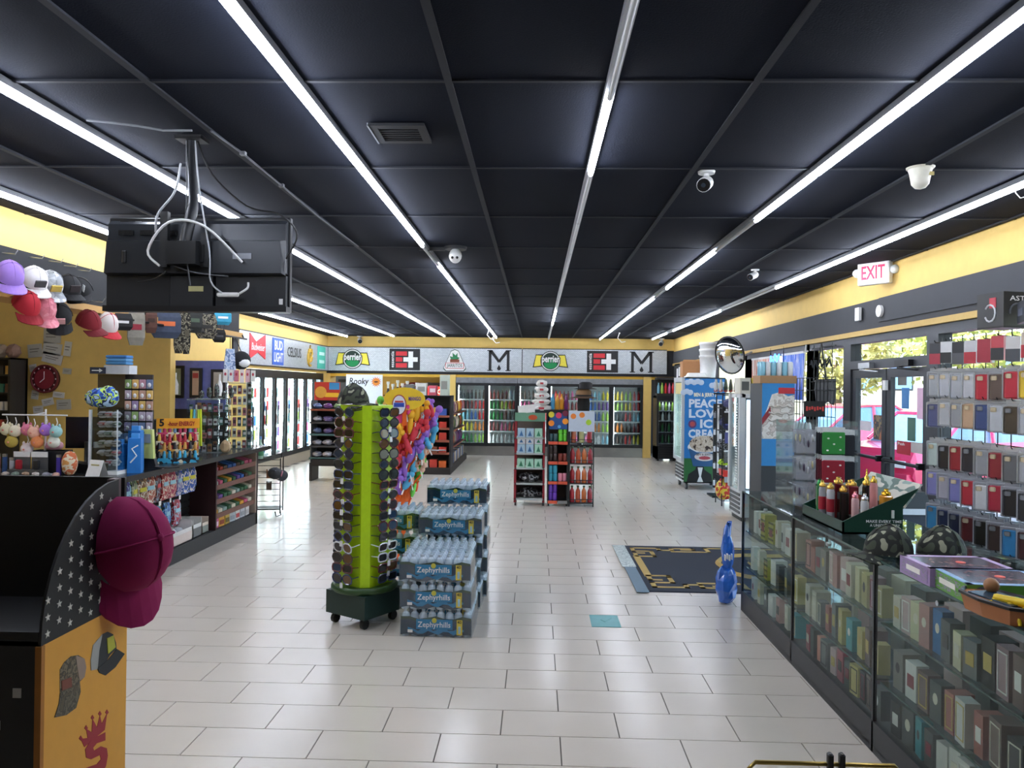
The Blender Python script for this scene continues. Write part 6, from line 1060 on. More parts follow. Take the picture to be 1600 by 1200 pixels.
lump('paper_bag', 'small tan paper bag on counter before the cabinets', 'bag', (-3.52, 8.62, TOP+.001), (.06, .05, .07), M(0xb49a78, .8), seed=140)
t = thing('glow_stand', 'rack of yellow-green tubes between display and cabinets', 'rack', (-3.72, 8.3, TOP)); obj('post', MB().tube([(0, 0, 0), (0, 0, .55)], .01, 6), STEEL, t); obj('base_plate', MB().lathe([(.08, 0), (.08, .012)], 12), BLACK, t)
for k in range(8): obj('tube', MB().tube([(.06*math.cos(k*.8), .06*math.sin(k*.8), .1), (.05*math.cos(k*.8), .05*math.sin(k*.8), .5)], .012, 6), M((0xc4d02a, 0xd8d43a, 0x5ab0c8, 0xb8c83a)[k % 4], .3), t)
# ================================================================== booth wall: shelf, clock, papers, boards
BY = 10.29
c = aY(73, 592, BY); t = thing('wall_clock', 'round dark red wall clock on the booth wall', 'clock', (c.x, BY, c.z)); r = .19; obj('case', disc(r, -.05, 0, 28), M(0x4a1418, .4), t); obj('rim', MB().tube([(r*.97*math.cos(2*PI*k/28), -.05, r*.97*math.sin(2*PI*k/28)) for k in range(29)], .012, 6), M(0x7a2830, .3), t); obj('face', disc(r*.72, -.054, -.05, 24), M(0x8c2a34, .5), t); obj('hands', MB().tube([(0, -.058, 0), (.0, -.058, .1)], .005, 4).tube([(0, -.058, 0), (-.06, -.058, -.05)], .005, 4), WHITE, t)
for k in range(12): obj('hour_mark', MB().box((r*.83*math.sin(k*PI/6), -.053, r*.83*math.cos(k*PI/6)), (.012, .006, .02)), M(0xd8c8c8, .5), t)
wp = random.Random(17)
for k, (px, py, w, h) in enumerate(((82, 525, .24, .2), (82, 545, .26, .16), (82, 560, .28, .14), (55, 548, .2, .18), (55, 617, .1, .12), (92, 617, .16, .08), (105, 580, .12, .08), (52, 575, .1, .1), (75, 628, .16, .1), (100, 632, .2, .14), (106, 545, .1, .2), (60, 640, .14, .1))):
    c = aY(px, py, BY); q = thing('wall_paper_note', '%s white paper note around the red wall clock' % ordn(k).capitalize(), 'paper', (c.x, BY-.001, c.z), 0, 'paper notes on the booth wall', rot=(0, wp.uniform(-.25, .25), 0)); obj('sheet', B((-w/2, -.006, -h/2), (w/2, 0, h/2)), M((0xb4b0a4, 0xc4c0b4, 0xd0ccc4)[k % 3], .8), q); obj('print_lines', MB().bb((-w*.35, -.008, h*.1), (w*.3, -.006, h*.16)).bb((-w*.35, -.008, -h*.1), (w*.2, -.006, -h*.05)), M(0x6a665e, .8), q)
a = aY(0, 560, 10.04); b = aY(42, 670, 10.04); t = thing('tobacco_shelf', 'dark wall shelf of cigarette cartons at the left edge', 'shelf', (b.x, 9.7, b.z)); H = a.z-b.z; obj('cabinet', MB().bb((-1.0, .3, 0), (0, .34, H)).bb((-.03, 0, 0), (0, .34, H)), M(0x1a1a1c, .5), t); obj('support', B((-.9, .2, -b.z), (-.1, .34, 0)), M(0x1a1a1c, .5), t)
for k in range(4):
    obj('shelf', B((-1.0, .0, H*k/4), (-.03, .34, H*k/4+.02)), M(0x151517, .5), t)
    for j in range(9):
        c, nm = wp.choice(((0x2a6a58, 'green'), (0xd4d0c8, 'white'), (0xa83a34, 'red'), (0xc89a4a, 'gold'), (0x5a3a2c, 'brown'), (0x26262c, 'black')))
        obj('cigarette_pack', MB().box((0, 0, .055), (.075, .1, .11)), M(c, .4), None, (b.x-.08-.1*j, 9.82, b.z+H*k/4+.021), label='%s pack, %s from right, %s tier of the tobacco shelf' % (nm, ordn(j), ['bottom', 'second', 'third', 'top'][k]), cat='pack', group='packs on the tobacco shelf')
for k in range(4): lump('bundle', '%s brown bundle on top of the tobacco shelf' % ordn(k).capitalize(), 'bundle', (b.x-.1-.18*k, 9.9, b.z+H+.001), (.085, .1, .09), M((0x8a6a5a, 0xb09a84, 0x7a4a44, 0x9a8070)[k], .7), 'bundles on the tobacco shelf', seed=150+k)
obj('shelf_top', B((-1.0, 0, H-.02), (0, .34, H)), M(0x151517, .5), t)
# framed boards in a blue-edged screen behind the counter
a = aY(256, 563, 10.6); b = aY(352, 640, 10.6); t = thing('framed_screen', 'blue edged partition holding three black framed notices', 'partition', (a.x, 10.6, 0)); W = b.x-a.x; obj('screen', B((0, 0, 0), (W, .04, a.z)), M(0x6a72b4, .5, noise=.3, scale=12.), t); obj('lower_panel', B((-.01, -.01, 0), (W+.01, .05, b.z)), M(0x2a2826, .5), t)
for k, (p, q_) in enumerate((((258, 571), (287, 622)), ((297, 575), (315, 622)), ((330, 577), (352, 624)))):
    u, v = aY(*p, 10.58), aY(*q_, 10.58); f = obj('picture_frame', B((u.x-a.x, -.03, v.z), (v.x-a.x, -.0, u.z)), M(0x141312, .4), t); obj('print', B((u.x-a.x+.04, -.034, v.z+.04), (v.x-a.x-.04, -.03, u.z-.04)), M((0x8a8c70, 0xb89a80, 0xc4bcb0)[k], .5), f)
    if k == 1: obj('red_title', B((u.x-a.x+.045, -.037, u.z-.14), (v.x-a.x-.045, -.034, u.z-.07)), M(0xa83a30, .5), f)
    else: obj('white_shape', MB().lathe([(.04, 0), (.045, .14), (.015, .22), (.015, .3)], 8, ((u.x+v.x)/2-a.x+.03, -.05, v.z+.05)), WHITE, f)
# ================================================================== caps on the soffit
hk = MB().tube([(0, 0, .15), (.03, 0, .14), (.035, 0, .11)], .003, 4).mesh('hook')
PLAID = patt([0xb4b8bc, 0x8a8e92, 0xd0d2d4, 0x9a9ea2], 30., .8, 'vor'); C = lambda h: M(h, .85, noise=.1)
def hung(label, px, py, crown, rz, tilt, roll, brim=None, front=None, tagm=None, X=-3.83):
    p = aX(px, py, X); c = ballcap(label, p, (roll, tilt, rz), crown, brim, front, 'caps hanging along the soffit', tagm, scale=1.1); return c
hung('purple cap with white tick, upper hook at left edge', 14, 432, C(0x9a78c8), -.55, .75, .1, front=None, tagm=None)
hung('white cap with dark square patch on upper hook', 52, 440, C(0xdad8d6), -.5, .7, .1, front=M(0x3a3a3c, .7))
hung('grey checked cap with yellow emblem on upper hook', 77, 446, PLAID, -.5, .75, .1, front=M(0xb8a04a, .7))
hung('black cap with white hang tag on upper hook', 106, 452, C(0x1c1c1e), -.5, .5, .1, tagm=WHITE, front=M(0x2a2224, .7))
hung('plain black cap last on the upper hooks', 126, 455, C(0x1a1a1c), -1.2, .6, .1)
hung('bright red cap on the lower hooks', 40, 478, C(0xb01f2e), -.4, .8, .1, brim=C(0x8c1824))
hung('pink checked cap on the lower hooks', 66, 484, patt([0xd8808e, 0xc8707e, 0xe0949e, 0xd07884], 40., .8, 'vor'), -.5, .8, .1)
hung('black cap with small pink emblem on lower hooks', 92, 494, C(0x161618), -.9, .9, .1, front=M(0xd8a0a0, .7))
hung('dark red cap hanging brim down on lower hooks', 138, 506, C(0x7a1420), -.2, .5, .3, brim=C(0x6a101a)); hung('red and white cap behind the dark red one', 166, 508, C(0xd0c8c4), -.4, .7, .1, brim=C(0xb82a34), X=-3.9)
t = thing('cap_hooks', 'row of wire hooks on the dark soffit board', 'hooks', (-3.95, 0, 0))
for px, py in ((3, 395), (46, 402), (76, 408), (100, 415), (122, 422), (40, 452), (72, 455), (97, 462), (143, 470), (165, 478)):
    p = aX(px, py, -3.95); obj('hook', MB().tube([(0, p.y, p.z), (.1, p.y, p.z-.01), (.12, p.y, p.z+.02)], .004, 4), STEEL, t)
# hanging bags along the soffit behind the television
hb = [(195, 503, .11, .12, 0x1a1a1c, 'black camera bag with grey tag'), (216, 510, .1, .28, 0x8a8478, 'beige patterned pouch with red stripe'), (239, 500, .07, .2, 0x5a3a30, 'brown suede bag'), (262, 505, .19, .24, 0x3a4458, 'grey blue sling bag with orange corner'), (282, 520, .06, .34, 0x3a3428, 'dark camouflage strap bag'), (294, 520, .05, .36, 0x24211c, 'black patterned strap'), (307, 500, .1, .22, 0x2a2c2a, 'dark green crossbody bag'), (325, 510, .15, .22, 0x5a5450, 'cream and black varsity bag'), (350, 496, .13, .14, 0x3a9ab8, 'turquoise cap with white brim'), (345, 525, .09, .12, 0x18181a, 'black slanted cap')]
t = thing('hanging_rail', 'black rail under the soffit for hanging bags', 'rail', (-3.86, 7.1, 2.38)); obj('rail', MB().tube([(0, 0, 0), (0, 3.0, 0)], .012, 6), WIRE, t); obj('bracket', MB().tube([(0, .1, 0), (-.02, .1, .05)], .01, 5).tube([(0, 2.9, 0), (-.02, 2.9, .05)], .01, 5), WIRE, t)
for k, (px, py, w, h, c, nm) in enumerate(hb):
    p = aX(px, py, -3.84); top = 2.37; w *= 1.5; h *= 1.3; q = thing('sling_bag' if 'cap' not in nm else 'sports_cap', nm+' hanging on rail behind television', 'bag' if 'cap' not in nm else 'cap', (-3.86, p.y, top), .55, 'bags on the rail behind television')
    z = p.z-top
    m = MB().loft([[(-w/2*.8, -.03, z+h/2), (w/2*.8, -.03, z+h/2), (w/2*.8, .03, z+h/2), (-w/2*.8, .03, z+h/2)], [(-w/2, -.05, z+h*.2), (w/2, -.05, z+h*.2), (w/2, .05, z+h*.2), (-w/2, .05, z+h*.2)], [(-w/2, -.05, z-h*.3), (w/2, -.05, z-h*.3), (w/2, .05, z-h*.3), (-w/2, .05, z-h*.3)], [(-w/2*.75, -.025, z-h/2), (w/2*.75, -.025, z-h/2), (w/2*.75, .025, z-h/2), (-w/2*.75, .025, z-h/2)]], True)
    obj('bag_body', m, M(c, .8, noise=.3, scale=25.) if k not in (4, 5, 7) else patt([c, 0x8a8470, 0x1c1a16, c], 30., .9), q); obj('strap', MB().tube([(-w*.3, 0, z+h/2), (0, 0, 0), (w*.3, 0, z+h/2)], .006, 4), M(0x1a1a1a, .7), q)
    obj('front_detail', B((-w*.3, -.055, z-h*.1), (w*.3, -.05, z+h*.05)), M((0xd8d8d8, 0x8c2030, 0x3a2418, 0xd06a3a, 0x2a261c, 0x5a5444, 0x4a5a48, 0x2a2826, 0xe0e4e4, 0x4a4a4c)[k], .7), q)
p = aX(362, 560, -3.8); q = thing('tie_dye_socks', 'pale blue tie-dye sleeve hanging near the rail end', 'clothing', (-3.82, p.y, 2.37), .5); obj('sleeve', MB().loft([[(-.06, -.02, -.55), (.09, -.02, -.55), (.09, .02, -.55), (-.06, .02, -.55)], [(-.07, -.03, -.35), (.06, -.03, -.35), (.06, .03, -.35), (-.07, .03, -.35)], [(-.05, -.02, -.15), (.05, -.02, -.15), (.05, .02, -.15), (-.05, .02, -.15)]], True), patt([0x9ab0d0, 0xc4d0e0, 0x6a82a8, 0xb0bcd8], 14., .8), q); obj('cord', MB().tube([(0, 0, 0), (0, 0, -.16)], .004, 4), WIRE, q)
p = aX(385, 560, -3.75); q = thing('knit_cap', 'black and white knit cap on display end of rail', 'hat', (-3.78, p.y-.1, p.z-.08), .4); obj('knit_body', MB().ell((0, 0, .05), (.12, .1, .12), 12, 8), M(0x1a1c20, .9), q); obj('white_panel', MB().ell((.03, -.05, .02), (.08, .06, .06), 10, 6), WHITE, q); obj('hanger', MB().tube([(0, 0, .16), (-.0737, .0311, 2.385-q.location.z)], .006, 5), WIRE, q)
q = thing('dark_banner', 'dark hanging banner panel at end of the soffit rail', 'banner', (-3.95, 10.0, 1.98)); obj('banner', B((-.02, -.12, 0), (.0, .05, .42)), M(0x26282c, .7), q); obj('top_bar', B((-.03, -.14, .42), (.01, .07, .44)), WIRE, q)
# ================================================================== wire stand past the counter
t = thing('wire_stand', 'thin black wire stand at the far end of counter', 'rack', (-3.7, 10.3, 0), .2); 
for x in (-.12, .24):
    for y in (0, .3): obj('upright', MB().tube([(x, y, .03), (x, y, .78 if x > 0 else 1.2)], .008, 5), WIRE, t)
for k in range(9): obj('cross_wire', MB().tube([(-.12, 0, .12+.08*k), (.24, 0, .12+.08*k)], .004, 4), WIRE, t)
obj('foot_loop', MB().tube([(.24, 0, .1), (.26, -.05, .02), (.2, -.06, .0), (.18, -.03, .06)], .008, 5), WIRE, t); obj('bottom_tray', B((-.12, 0, .08), (.24, .3, .095)), WIRE, t); obj('mast', MB().tube([(.24, .1, .78), (.26, .1, 1.35)], .006, 5), WIRE, t)
p = aY(434, 733, 10.3); ballcap('grey cap with pink badge hung on the wire stand', p-Vector((0, .1, .05)), (1.1, .2, .2), C(0x3a3c40), front=M(0xc07a84, .7), group='caps hung at the counter end', scale=.95)
q = thing('soda_bottle', 'clear green soda bottle on the wire stand', 'bottle', (-3.72, 10.28, .78)); obj('bottle_body', MB().lathe([(.04, 0), (.045, .05), (.045, .14), (.015, .22), (.015, .26)], 10), M(0x9ab8a4, .15, coat=.5), q); obj('label_band', MB().lathe([(.047, .04), (.047, .1)], 10), M(0x3a7a54, .4), q); obj('cap_top', MB().lathe([(.018, .26), (.018, .3)], 8), M(0x5a86b8, .4), q)
for k in range(2): q = thing('hang_card', ('upper', 'lower')[k]+' brown card pack on the wire stand', 'card', (-3.58, 10.24, .62-.16*k), .1, 'cards on the wire stand'); obj('card', B((-.035, -.008, -.1), (.035, .0, .02)), M((0x8a5a3a, 0x5a4a3c)[k], .6), q); obj('white_header', B((-.02, -.01, .0), (.02, -.008, .02)), WHITE, q)
# ================================================================== cap display stand close to the camera
SXp = -1.05; ya = aX(64, 1010, SXp).y; yb = aX(199, 940, SXp).y; za = aX(64, 1010, SXp).z; zb = aX(199, 940, SXp).z; zt = aX(181, 750, SXp).z
zm = (za+zb)/2; D = yb-ya
t = thing('cap_display', 'black and yellow cardboard cap stand with star print', 'display', (SXp, ya, 0)); YC = M(0xe0a03c, .6, noise=.05); KC = M(0x131315, .6)
def yz(poly, x0_, x1_):
    m = MB(); n = len(poly); vs = [(x0_, p[0], p[1]) for p in poly]+[(x1_, p[0], p[1]) for p in poly]
    return m.add(vs, [tuple(range(n-1, -1, -1)), tuple(range(n, 2*n))]+[(i, (i+1) % n, (i+1) % n+n, i+n) for i in range(n)])
arc = [(D*.86-(D*.86)*math.cos(PI/2*k/10), zm+(zt-zm)*math.sin(PI/2*k/10)) for k in range(11)]
obj('star_side', yz([(0, zm)]+arc[1:]+[(D*.86, zm)], -.006, .0), M(0x1c1c1f, .55), t)
obj('yellow_side', yz([(0, 0), (D, 0), (D, zm), (0, zm)], -.006, .0), YC, t)
obj('front_panel', B((-.62, 0, 0), (-.006, .01, zm+.03)), KC, t); obj('left_side', yz([(0, 0), (D, 0), (D, zm), (0, zm)], -.62, -.614), KC, t); obj('top_board', B((-.62, 0, zm), (-.006, D, zm+.01)), KC, t); obj('corner_edge', B((-.01, -.004, 0), (.004, .008, zm)), M(0xa86a20, .6), t); obj('rear_panel', B((-.62, D-.01, 0), (-.006, D, zt)), KC, t)
star = lambda cy, cz, r: [(cy+(r if k % 2 == 0 else r*.42)*math.sin(PI*k/5), cz+(r if k % 2 == 0 else r*.42)*math.cos(PI*k/5)) for k in range(10)]
ws = M(0xd8d4cc, .6)
for i in range(9):
    for j in range(9):
        cy = D*(.06+.115*i); cz = zm+.02+(zt-zm)*.112*(j+.5*(i % 2))
        u = max(0, min(1, 1-cy/(D*.86))); lim = zm+(zt-zm)*math.sqrt(max(0, 1-u*u))
        if cy < D*.83 and cz < lim-.018: obj('printed_star', yz(star(cy, cz, .0095), .0, .0012), ws, t)
for k in range(7): obj('scuff', MB().box((-.05-.05*(k % 3), -.001, zm-.1-.09*k+.02*(k % 2)), (.018+.01*(k % 3), .002, .02)), M(0xb4b4b4, .8), t)
# printed caps and crest on the yellow side
def pp(P):
    out = []
    for u, v in P: p = aX(u*.3831, 740+v*.3831, SXp+.001); out.append((p.y-ya, p.z))
    return out
def flatcap(crown, brim, mesh, badge, mats):
    g = bpy.data.objects.new('printed_cap', None); COL.objects.link(g); g.parent = t; g.empty_display_size = .02
    for k, (nm, P) in enumerate((('crown_print', crown), ('mesh_print', mesh), ('brim_print', brim), ('badge_print', badge))): obj(nm, yz(pp(P), 0, .0008+.0005*k), mats[k], g)
flatcap([(418, 655), (440, 645), (462, 655), (474, 690), (476, 715), (450, 740), (420, 790), (398, 795), (405, 720)], [(476, 715), (508, 735), (470, 790), (430, 823), (405, 812), (398, 795), (440, 760)], [(418, 655), (380, 700), (370, 760), (372, 803), (398, 798), (405, 720)], [(435, 672), (462, 660), (470, 708), (440, 735)], [M(0x24262a, .6), M(0xa8a8a4, .6), M(0x1f2024, .6), M(0xb8b83a, .6)])
flatcap([(245, 800), (262, 770), (290, 745), (320, 740), (345, 755), (352, 790), (345, 830), (325, 850), (300, 880), (245, 895)], [(245, 895), (240, 940), (222, 995), (270, 985), (310, 955), (328, 890), (325, 850), (290, 870)], [(310, 742), (345, 755), (352, 790), (345, 830), (325, 845), (315, 790)], [(250, 845), (290, 830), (292, 870), (252, 885)], [patt([0x6a5a44, 0x4a4438, 0x7a6c58, 0x5a5040], 60., .7), M(0x9a8478, .7), patt([0x5c5240, 0x4a4438, 0x6a6050, 0x5a5040], 60., .7), M(0x7a4030, .6)])
RD = M(0xa02430, .6)
obj('crown_mark', yz(pp([(345, 1115), (330, 1082), (358, 1078), (352, 1040), (375, 1055), (378, 1000), (396, 1035), (408, 985), (416, 1020), (437, 978), (428, 1045)]), 0, .001), RD, t)
for u, v in ((330, 1080), (352, 1038), (378, 996), (408, 980), (437, 974)): obj('crown_tip', yz(pp([(u-7, v), (u, v-12), (u+7, v), (u, v+9)]), 0, .001), RD, t)
obj('letter_s', yz(pp([(430, 1055), (372, 1085), (348, 1125), (352, 1158), (372, 1165), (408, 1148), (412, 1165), (395, 1185), (352, 1200), (352, 1235), (400, 1228), (432, 1195), (440, 1150), (436, 1120), (412, 1112), (384, 1130), (380, 1118), (395, 1100), (430, 1088)]), 0, .0012), RD, t)
# maroon cap hanging off the far edge
MC = patt([0x6e0f38, 0x74123c, 0x6a0e35, 0x701038], 3., .9); p = aX(215, 868, SXp+.07)
t2 = ballcap('maroon felt cap hanging on the star printed stand', p+Vector((-.04, .03, .01)), (0, 0, 0), M(0x8c1450, .95, noise=.1, scale=40.), group='caps on the cardboard stand', scale=1.05)
zl = Vector((.86, -.42, .22)).normalized(); xl = Vector((.22, 0, -1)); xl = (xl-zl*xl.dot(zl)).normalized(); yl_ = zl.cross(xl)
t2.rotation_euler = Matrix((xl, yl_, zl)).transposed().to_euler(); t2.location = aX(182, 872, SXp+.03)+Vector((0, .05, 0)); t2.scale = (1.18, 1.12, 1.08); t2.location.z += .025
obj('stand_strap', MB().box((-.02, D*.9, zt-.05), (.02, .03, .1)), M(0x5a4a50, .5), t)
# ================================================================== television on ceiling mount
TY = 4.05; x0_, x1_ = -2.33, -1.325; zb_, zt_ = 2.165, 2.675; TVM = M(0x2b2e33, .28, .2, noise=.15, scale=4.); W = x1_-x0_; H = zt_-zb_
t = thing('television', 'large black television seen from behind, hung from the ceiling', 'television', ((x0_+x1_)/2, TY, zb_), -.03)
obj('screen_panel', MB().rbox((0, .05, H/2), (W, .035, H), .006), M(0x121316, .35), t)
obj('upper_housing', MB().loft([[(-W*.49, .035, H*.4), (W*.49, .035, H*.4), (W*.49, .035, H*.97), (-W*.49, .035, H*.97)], [(-W*.485, -.015, H*.41), (W*.485, -.015, H*.41), (W*.485, -.0, H*.92), (-W*.485, -.0, H*.92)]], True), TVM, t)
obj('mid_housing', MB().loft([[(-W*.488, -.0, H*.38), (W*.488, -.0, H*.38), (W*.488, -.0, H*.75), (-W*.488, -.0, H*.75)], [(-W*.48, -.045, H*.395), (W*.48, -.045, H*.395), (W*.47, -.04, H*.73), (-W*.47, -.04, H*.73)]], True), TVM, t)
obj('lower_housing', MB().bb((-W*.49, .0, .02), (-W*.14, .035, H*.38)).bb((-W*.13, -.015, .03), (W*.1, .035, H*.37)).bb((W*.11, .0, .02), (W*.49, .035, H*.38)), M(0x222428, .4), t)
obj('bottom_lip', B((-W*.5, -.02, 0), (W*.5, .04, .03)), M(0x121316, .4), t)
for k in range(2):
    for j in range(3):
        g_ = MB()
        for q in range(12): g_.bb((-W*.42+j*.12+q*.007, -.004 if k else -.016, H*(.80 if k == 0 else .945)), (-W*.42+j*.12+q*.007+.0035, 0, H*(.85 if k == 0 else .965)))
        obj('vent_slots', g_, BLACK, t, (0, -.002 if k == 0 else .036-.03, 0), kind='stuff')
obj('cable_slot', MB().rbox((-W*.37, -.045, H*.56), (.026, .01, .07), .008), BLACK, t); obj('rating_label', B((W*.22, -.047, H*.54), (W*.32, -.044, H*.6)), M(0x9a9ea6, .5), t); obj('yellow_label', B((-W*.03, -.018, H*.21), (W*.05, -.014, H*.265)), M(0xc4c08a, .5), t); obj('barcode_label', B((W*.455, -.003, H*.08), (W*.475, 0, H*.14)), WHITE, t)
m = thing('mount', None, None, (0, 0, 0)); m.parent = t; top = CZ-zb_
obj('vesa_bracket', MB().bb((-.16, -.075, H*.45), (-.12, -.045, H*1.02)).bb((.06, -.075, H*.45), (.1, -.045, H*.8)).bb((-.13, -.085, H*.5), (.08, -.06, H*.68)), BLACK, m); obj('bracket_box', MB().box((-.02, -.1, H*.58), (.16, .06, .12)), M(0x18191b, .3), m)
obj('drop_tube', MB().tube([(.0, -.06, top-.01), (.01, -.06, top*.62), (.02, -.09, H*1.02), (-.02, -.1, H*.62)], [.026, .026, .03, .03], 8), M(0x15171c, .4), m); obj('ceiling_plate', MB().box((.0, -.06, top-.012), (.14, .1, .02)), BLACK, m)
def cable(nm, pts, r, mt):
    P = [Vector(p) for p in pts]; out = []
    for i in range(len(P)-1):
        a, b, c_, d_ = P[max(i-1, 0)], P[i], P[i+1], P[min(i+2, len(P)-1)]
        for s in range(5):
            u = s/5; out.append(.5*((2*b)+(c_-a)*u+(2*a-5*b+4*c_-d_)*u*u+(3*b-a-3*c_+d_)*u**3))
    obj(nm, MB().tube(out+[P[-1]], r, 6), mt, t)
LW = M(0xb9bcc0, .4); cable('white_cable', [(-.15, -.09, H*.45), (-.2, -.12, H*.6), (-.08, -.14, H*.88), (.1, -.12, H*.85), (.28, -.06, H*.5)], .007, WHITE)
cable('grey_cable', [(-.02, -.08, top-.02), (-.01, -.09, H*1.2), (.0, -.12, H*.7), (.02, -.1, H*.25)], .004, M(0x4a4c50, .5)); cable('grey_cable', [(.02, -.07, top-.02), (.06, -.1, H*1.25), (.12, -.1, H*.6), (.12, -.08, H*.3), (.18, -.05, H*.17)], .0045, LW)
cable('black_cable', [(.03, -.06, top-.02), (.12, -.08, H*1.4), (.3, -.06, H*1.08), (.47, -.04, H*1.0), (.56, -.03, H*.8), (.5, -.02, H*.55)], .005, BLACK); cable('black_cable', [(-.12, -.08, H*.4), (-.2, -.05, H*.33), (-.3, -.03, H*.3)], .004, BLACK); cable('grey_cable', [(-.08, -.08, H*.46), (.05, -.1, H*.38), (.2, -.05, H*.36)], .004, M(0x5a5c60, .5)); cable('silver_cable', [(-.04, -.1, H*1.5), (-.06, -.12, H*1.2), (-.16, -.1, H*.98), (-.18, -.08, H*.8)], .006, LW)
obj('power_adapter', MB().rbox((.2, -.05, H*.17), (.12, .02, .022), .008), WHITE, t); cable('white_cable', [(.26, -.05, H*.18), (.3, -.04, H*.24), (.3, -.03, H*.3)], .006, WHITE)
t = thing('ceiling_wire', 'frayed pale wire running along ceiling to the television mount', 'wire', (0, 0, 0)); pts = [aZ(px, py, CZ-.02) for px, py in ((135, 188), (175, 192), (215, 197), (255, 204), (300, 204))]; obj('wire', MB().tube(pts, .006, 5), M(0x8a8c90, .6), t)
t2 = thing('ceiling_conduit', 'grey wire running from television mount toward the wall', 'wire', (0, 0, 0)); pts = [aZ(px, py, CZ-.02) for px, py in ((330, 205), (380, 240), (440, 290), (500, 340), (560, 385))]; obj('wire', MB().tube(pts, .006, 5), M(0x4a4c52, .6), t2); obj('clip', MB().box(pts[2], (.03, .03, .02)), M(0x5a5c60, .5), t2); obj('clip', MB().box(pts[1], (.03, .03, .02)), M(0x8a8c90, .5), t)
# ================================================================== cameras, vent
def bullet(label, px, py, rz, s=1., c=WHITE):
    p = aZ(px, py, CZ); t = thing('security_camera', label, 'camera', p, rz, 'security cameras on the ceiling'); t.scale = (s,)*3
    obj('mount_plate', MB().lathe([(.042, -.012), (.045, 0)], 14), c, t); obj('arm', MB().tube([(0, 0, -.01), (0, 0, -.035), (0, -.02, -.055)], .014, 8), c, t); obj('housing', MB().tube([(0, .02, -.05), (0, -.0, -.058), (0, -.1, -.095)], [.03, .036, .036], 14), c, t); obj('lens_face', MB().tube([(0, -.1, -.095), (0, -.104, -.0965)], .033, 14), M(0x121214, .2), t); obj('lens', MB().tube([(0, -.104, -.0965), (0, -.107, -.0975)], .012, 10), M(0x2a3038, .1), t)
bullet('white bullet camera on ceiling right of the middle track', 1104, 268, -.35, 1.15); bullet('small white bullet camera near the right ceiling track', 1180, 421, -.8, 1.0); bullet('tiny bullet camera at the far left ceiling corner', 562, 525, .3, 1.6); bullet('tiny bullet camera at the far right ceiling corner', 1034, 529, -.3, 1.6)
p = aZ(1438, 262, CZ); t = thing('dome_camera', 'white dome camera on ceiling near the right edge', 'camera', p, group='security cameras on the ceiling'); obj('base_ring', MB().lathe([(.07, -.01), (.078, 0)], 20), M(0xd8d4c0, .4), t); obj('skirt', MB().lathe([(.052, -.07), (.06, -.03), (.066, -.01)], 20), M(0xdad6c4, .4), t); obj('dome', MB().lathe([(.004, -.125), (.03, -.117), (.048, -.095), (.052, -.07)], 20), M(0xd8d4c4, .3), t); obj('glint_panel', MB().box((.04, -.045, -.045), (.03, .01, .02)), M(0xc8b878, .4), t)
p = aZ(712, 386, CZ); t = thing('turret_camera', 'white two-lens turret camera beside the long lit track', 'camera', p, group='security cameras on the ceiling'); obj('base_ring', MB().lathe([(.1, -.025), (.11, 0)], 18), M(0x2a2c30, .5), t); obj('turret', MB().ell((0, -.02, -.085), (.06, .06, .07), 14, 8), WHITE, t)
for s in (-1, 1): obj('lens', MB().ell((s*.022, -.075, -.11), (.013, .008, .013), 8, 5), M(0x1a1a1c, .2), t)
obj('cable_box', MB().box((-.22, 0, -.02), (.24, .03, .03)), M(0x1c1d20, .5), t)
a = aZ(578, 190, CZ); t = thing('ceiling_vent', 'square black ceiling vent between the two left tracks', 'vent', ((-.838-.58)/2, 3.905, CZ)); V = M(0x16181d, .7); obj('frame', MB().bb((-.14, -.14, -.014), (-.1, .14, 0)).bb((.1, -.14, -.014), (.14, .14, 0)).bb((-.1, -.14, -.014), (.1, -.1, 0)).bb((-.1, .1, -.014), (.1, .14, 0)), V, t); obj('backing', B((-.1, -.1, -.004), (.1, .1, -.001)), BLACK, t); obj('light_edge', B((-.145, -.14, -.016), (-.138, .14, 0)), M(0x8a8e96, .4), t)
for k in range(6): obj('louvre', MB().box((0, -.085+.034*k, -.008), (.2, .012, .006)), V, t)
# short loose wires by the tracks at the back
for k, (px, py) in enumerate(((764, 515), (772, 522), (968, 520), (1590, 290))):
    p = aZ(px, py, CZ-.01); s = 1. if k < 3 else .35; t = thing('loose_wire', ['white wire loop near the long track end', 'second white wire loop at long track end', 'white wire loop at right-hand track end', 'white wire dangling at upper right edge'][k], 'wire', p, group='loose wires at light tracks'); obj('wire', MB().tube([(0, 0, 0), (-.04*s, 0, -.12*s), (.05*s, 0, -.22*s), (.14*s, 0, -.2*s)], .008*s, 5), WHITE, t); obj('connector', MB().box((0, 0, -.01), (.03*s, .03*s, .03*s)), WHITE, t)
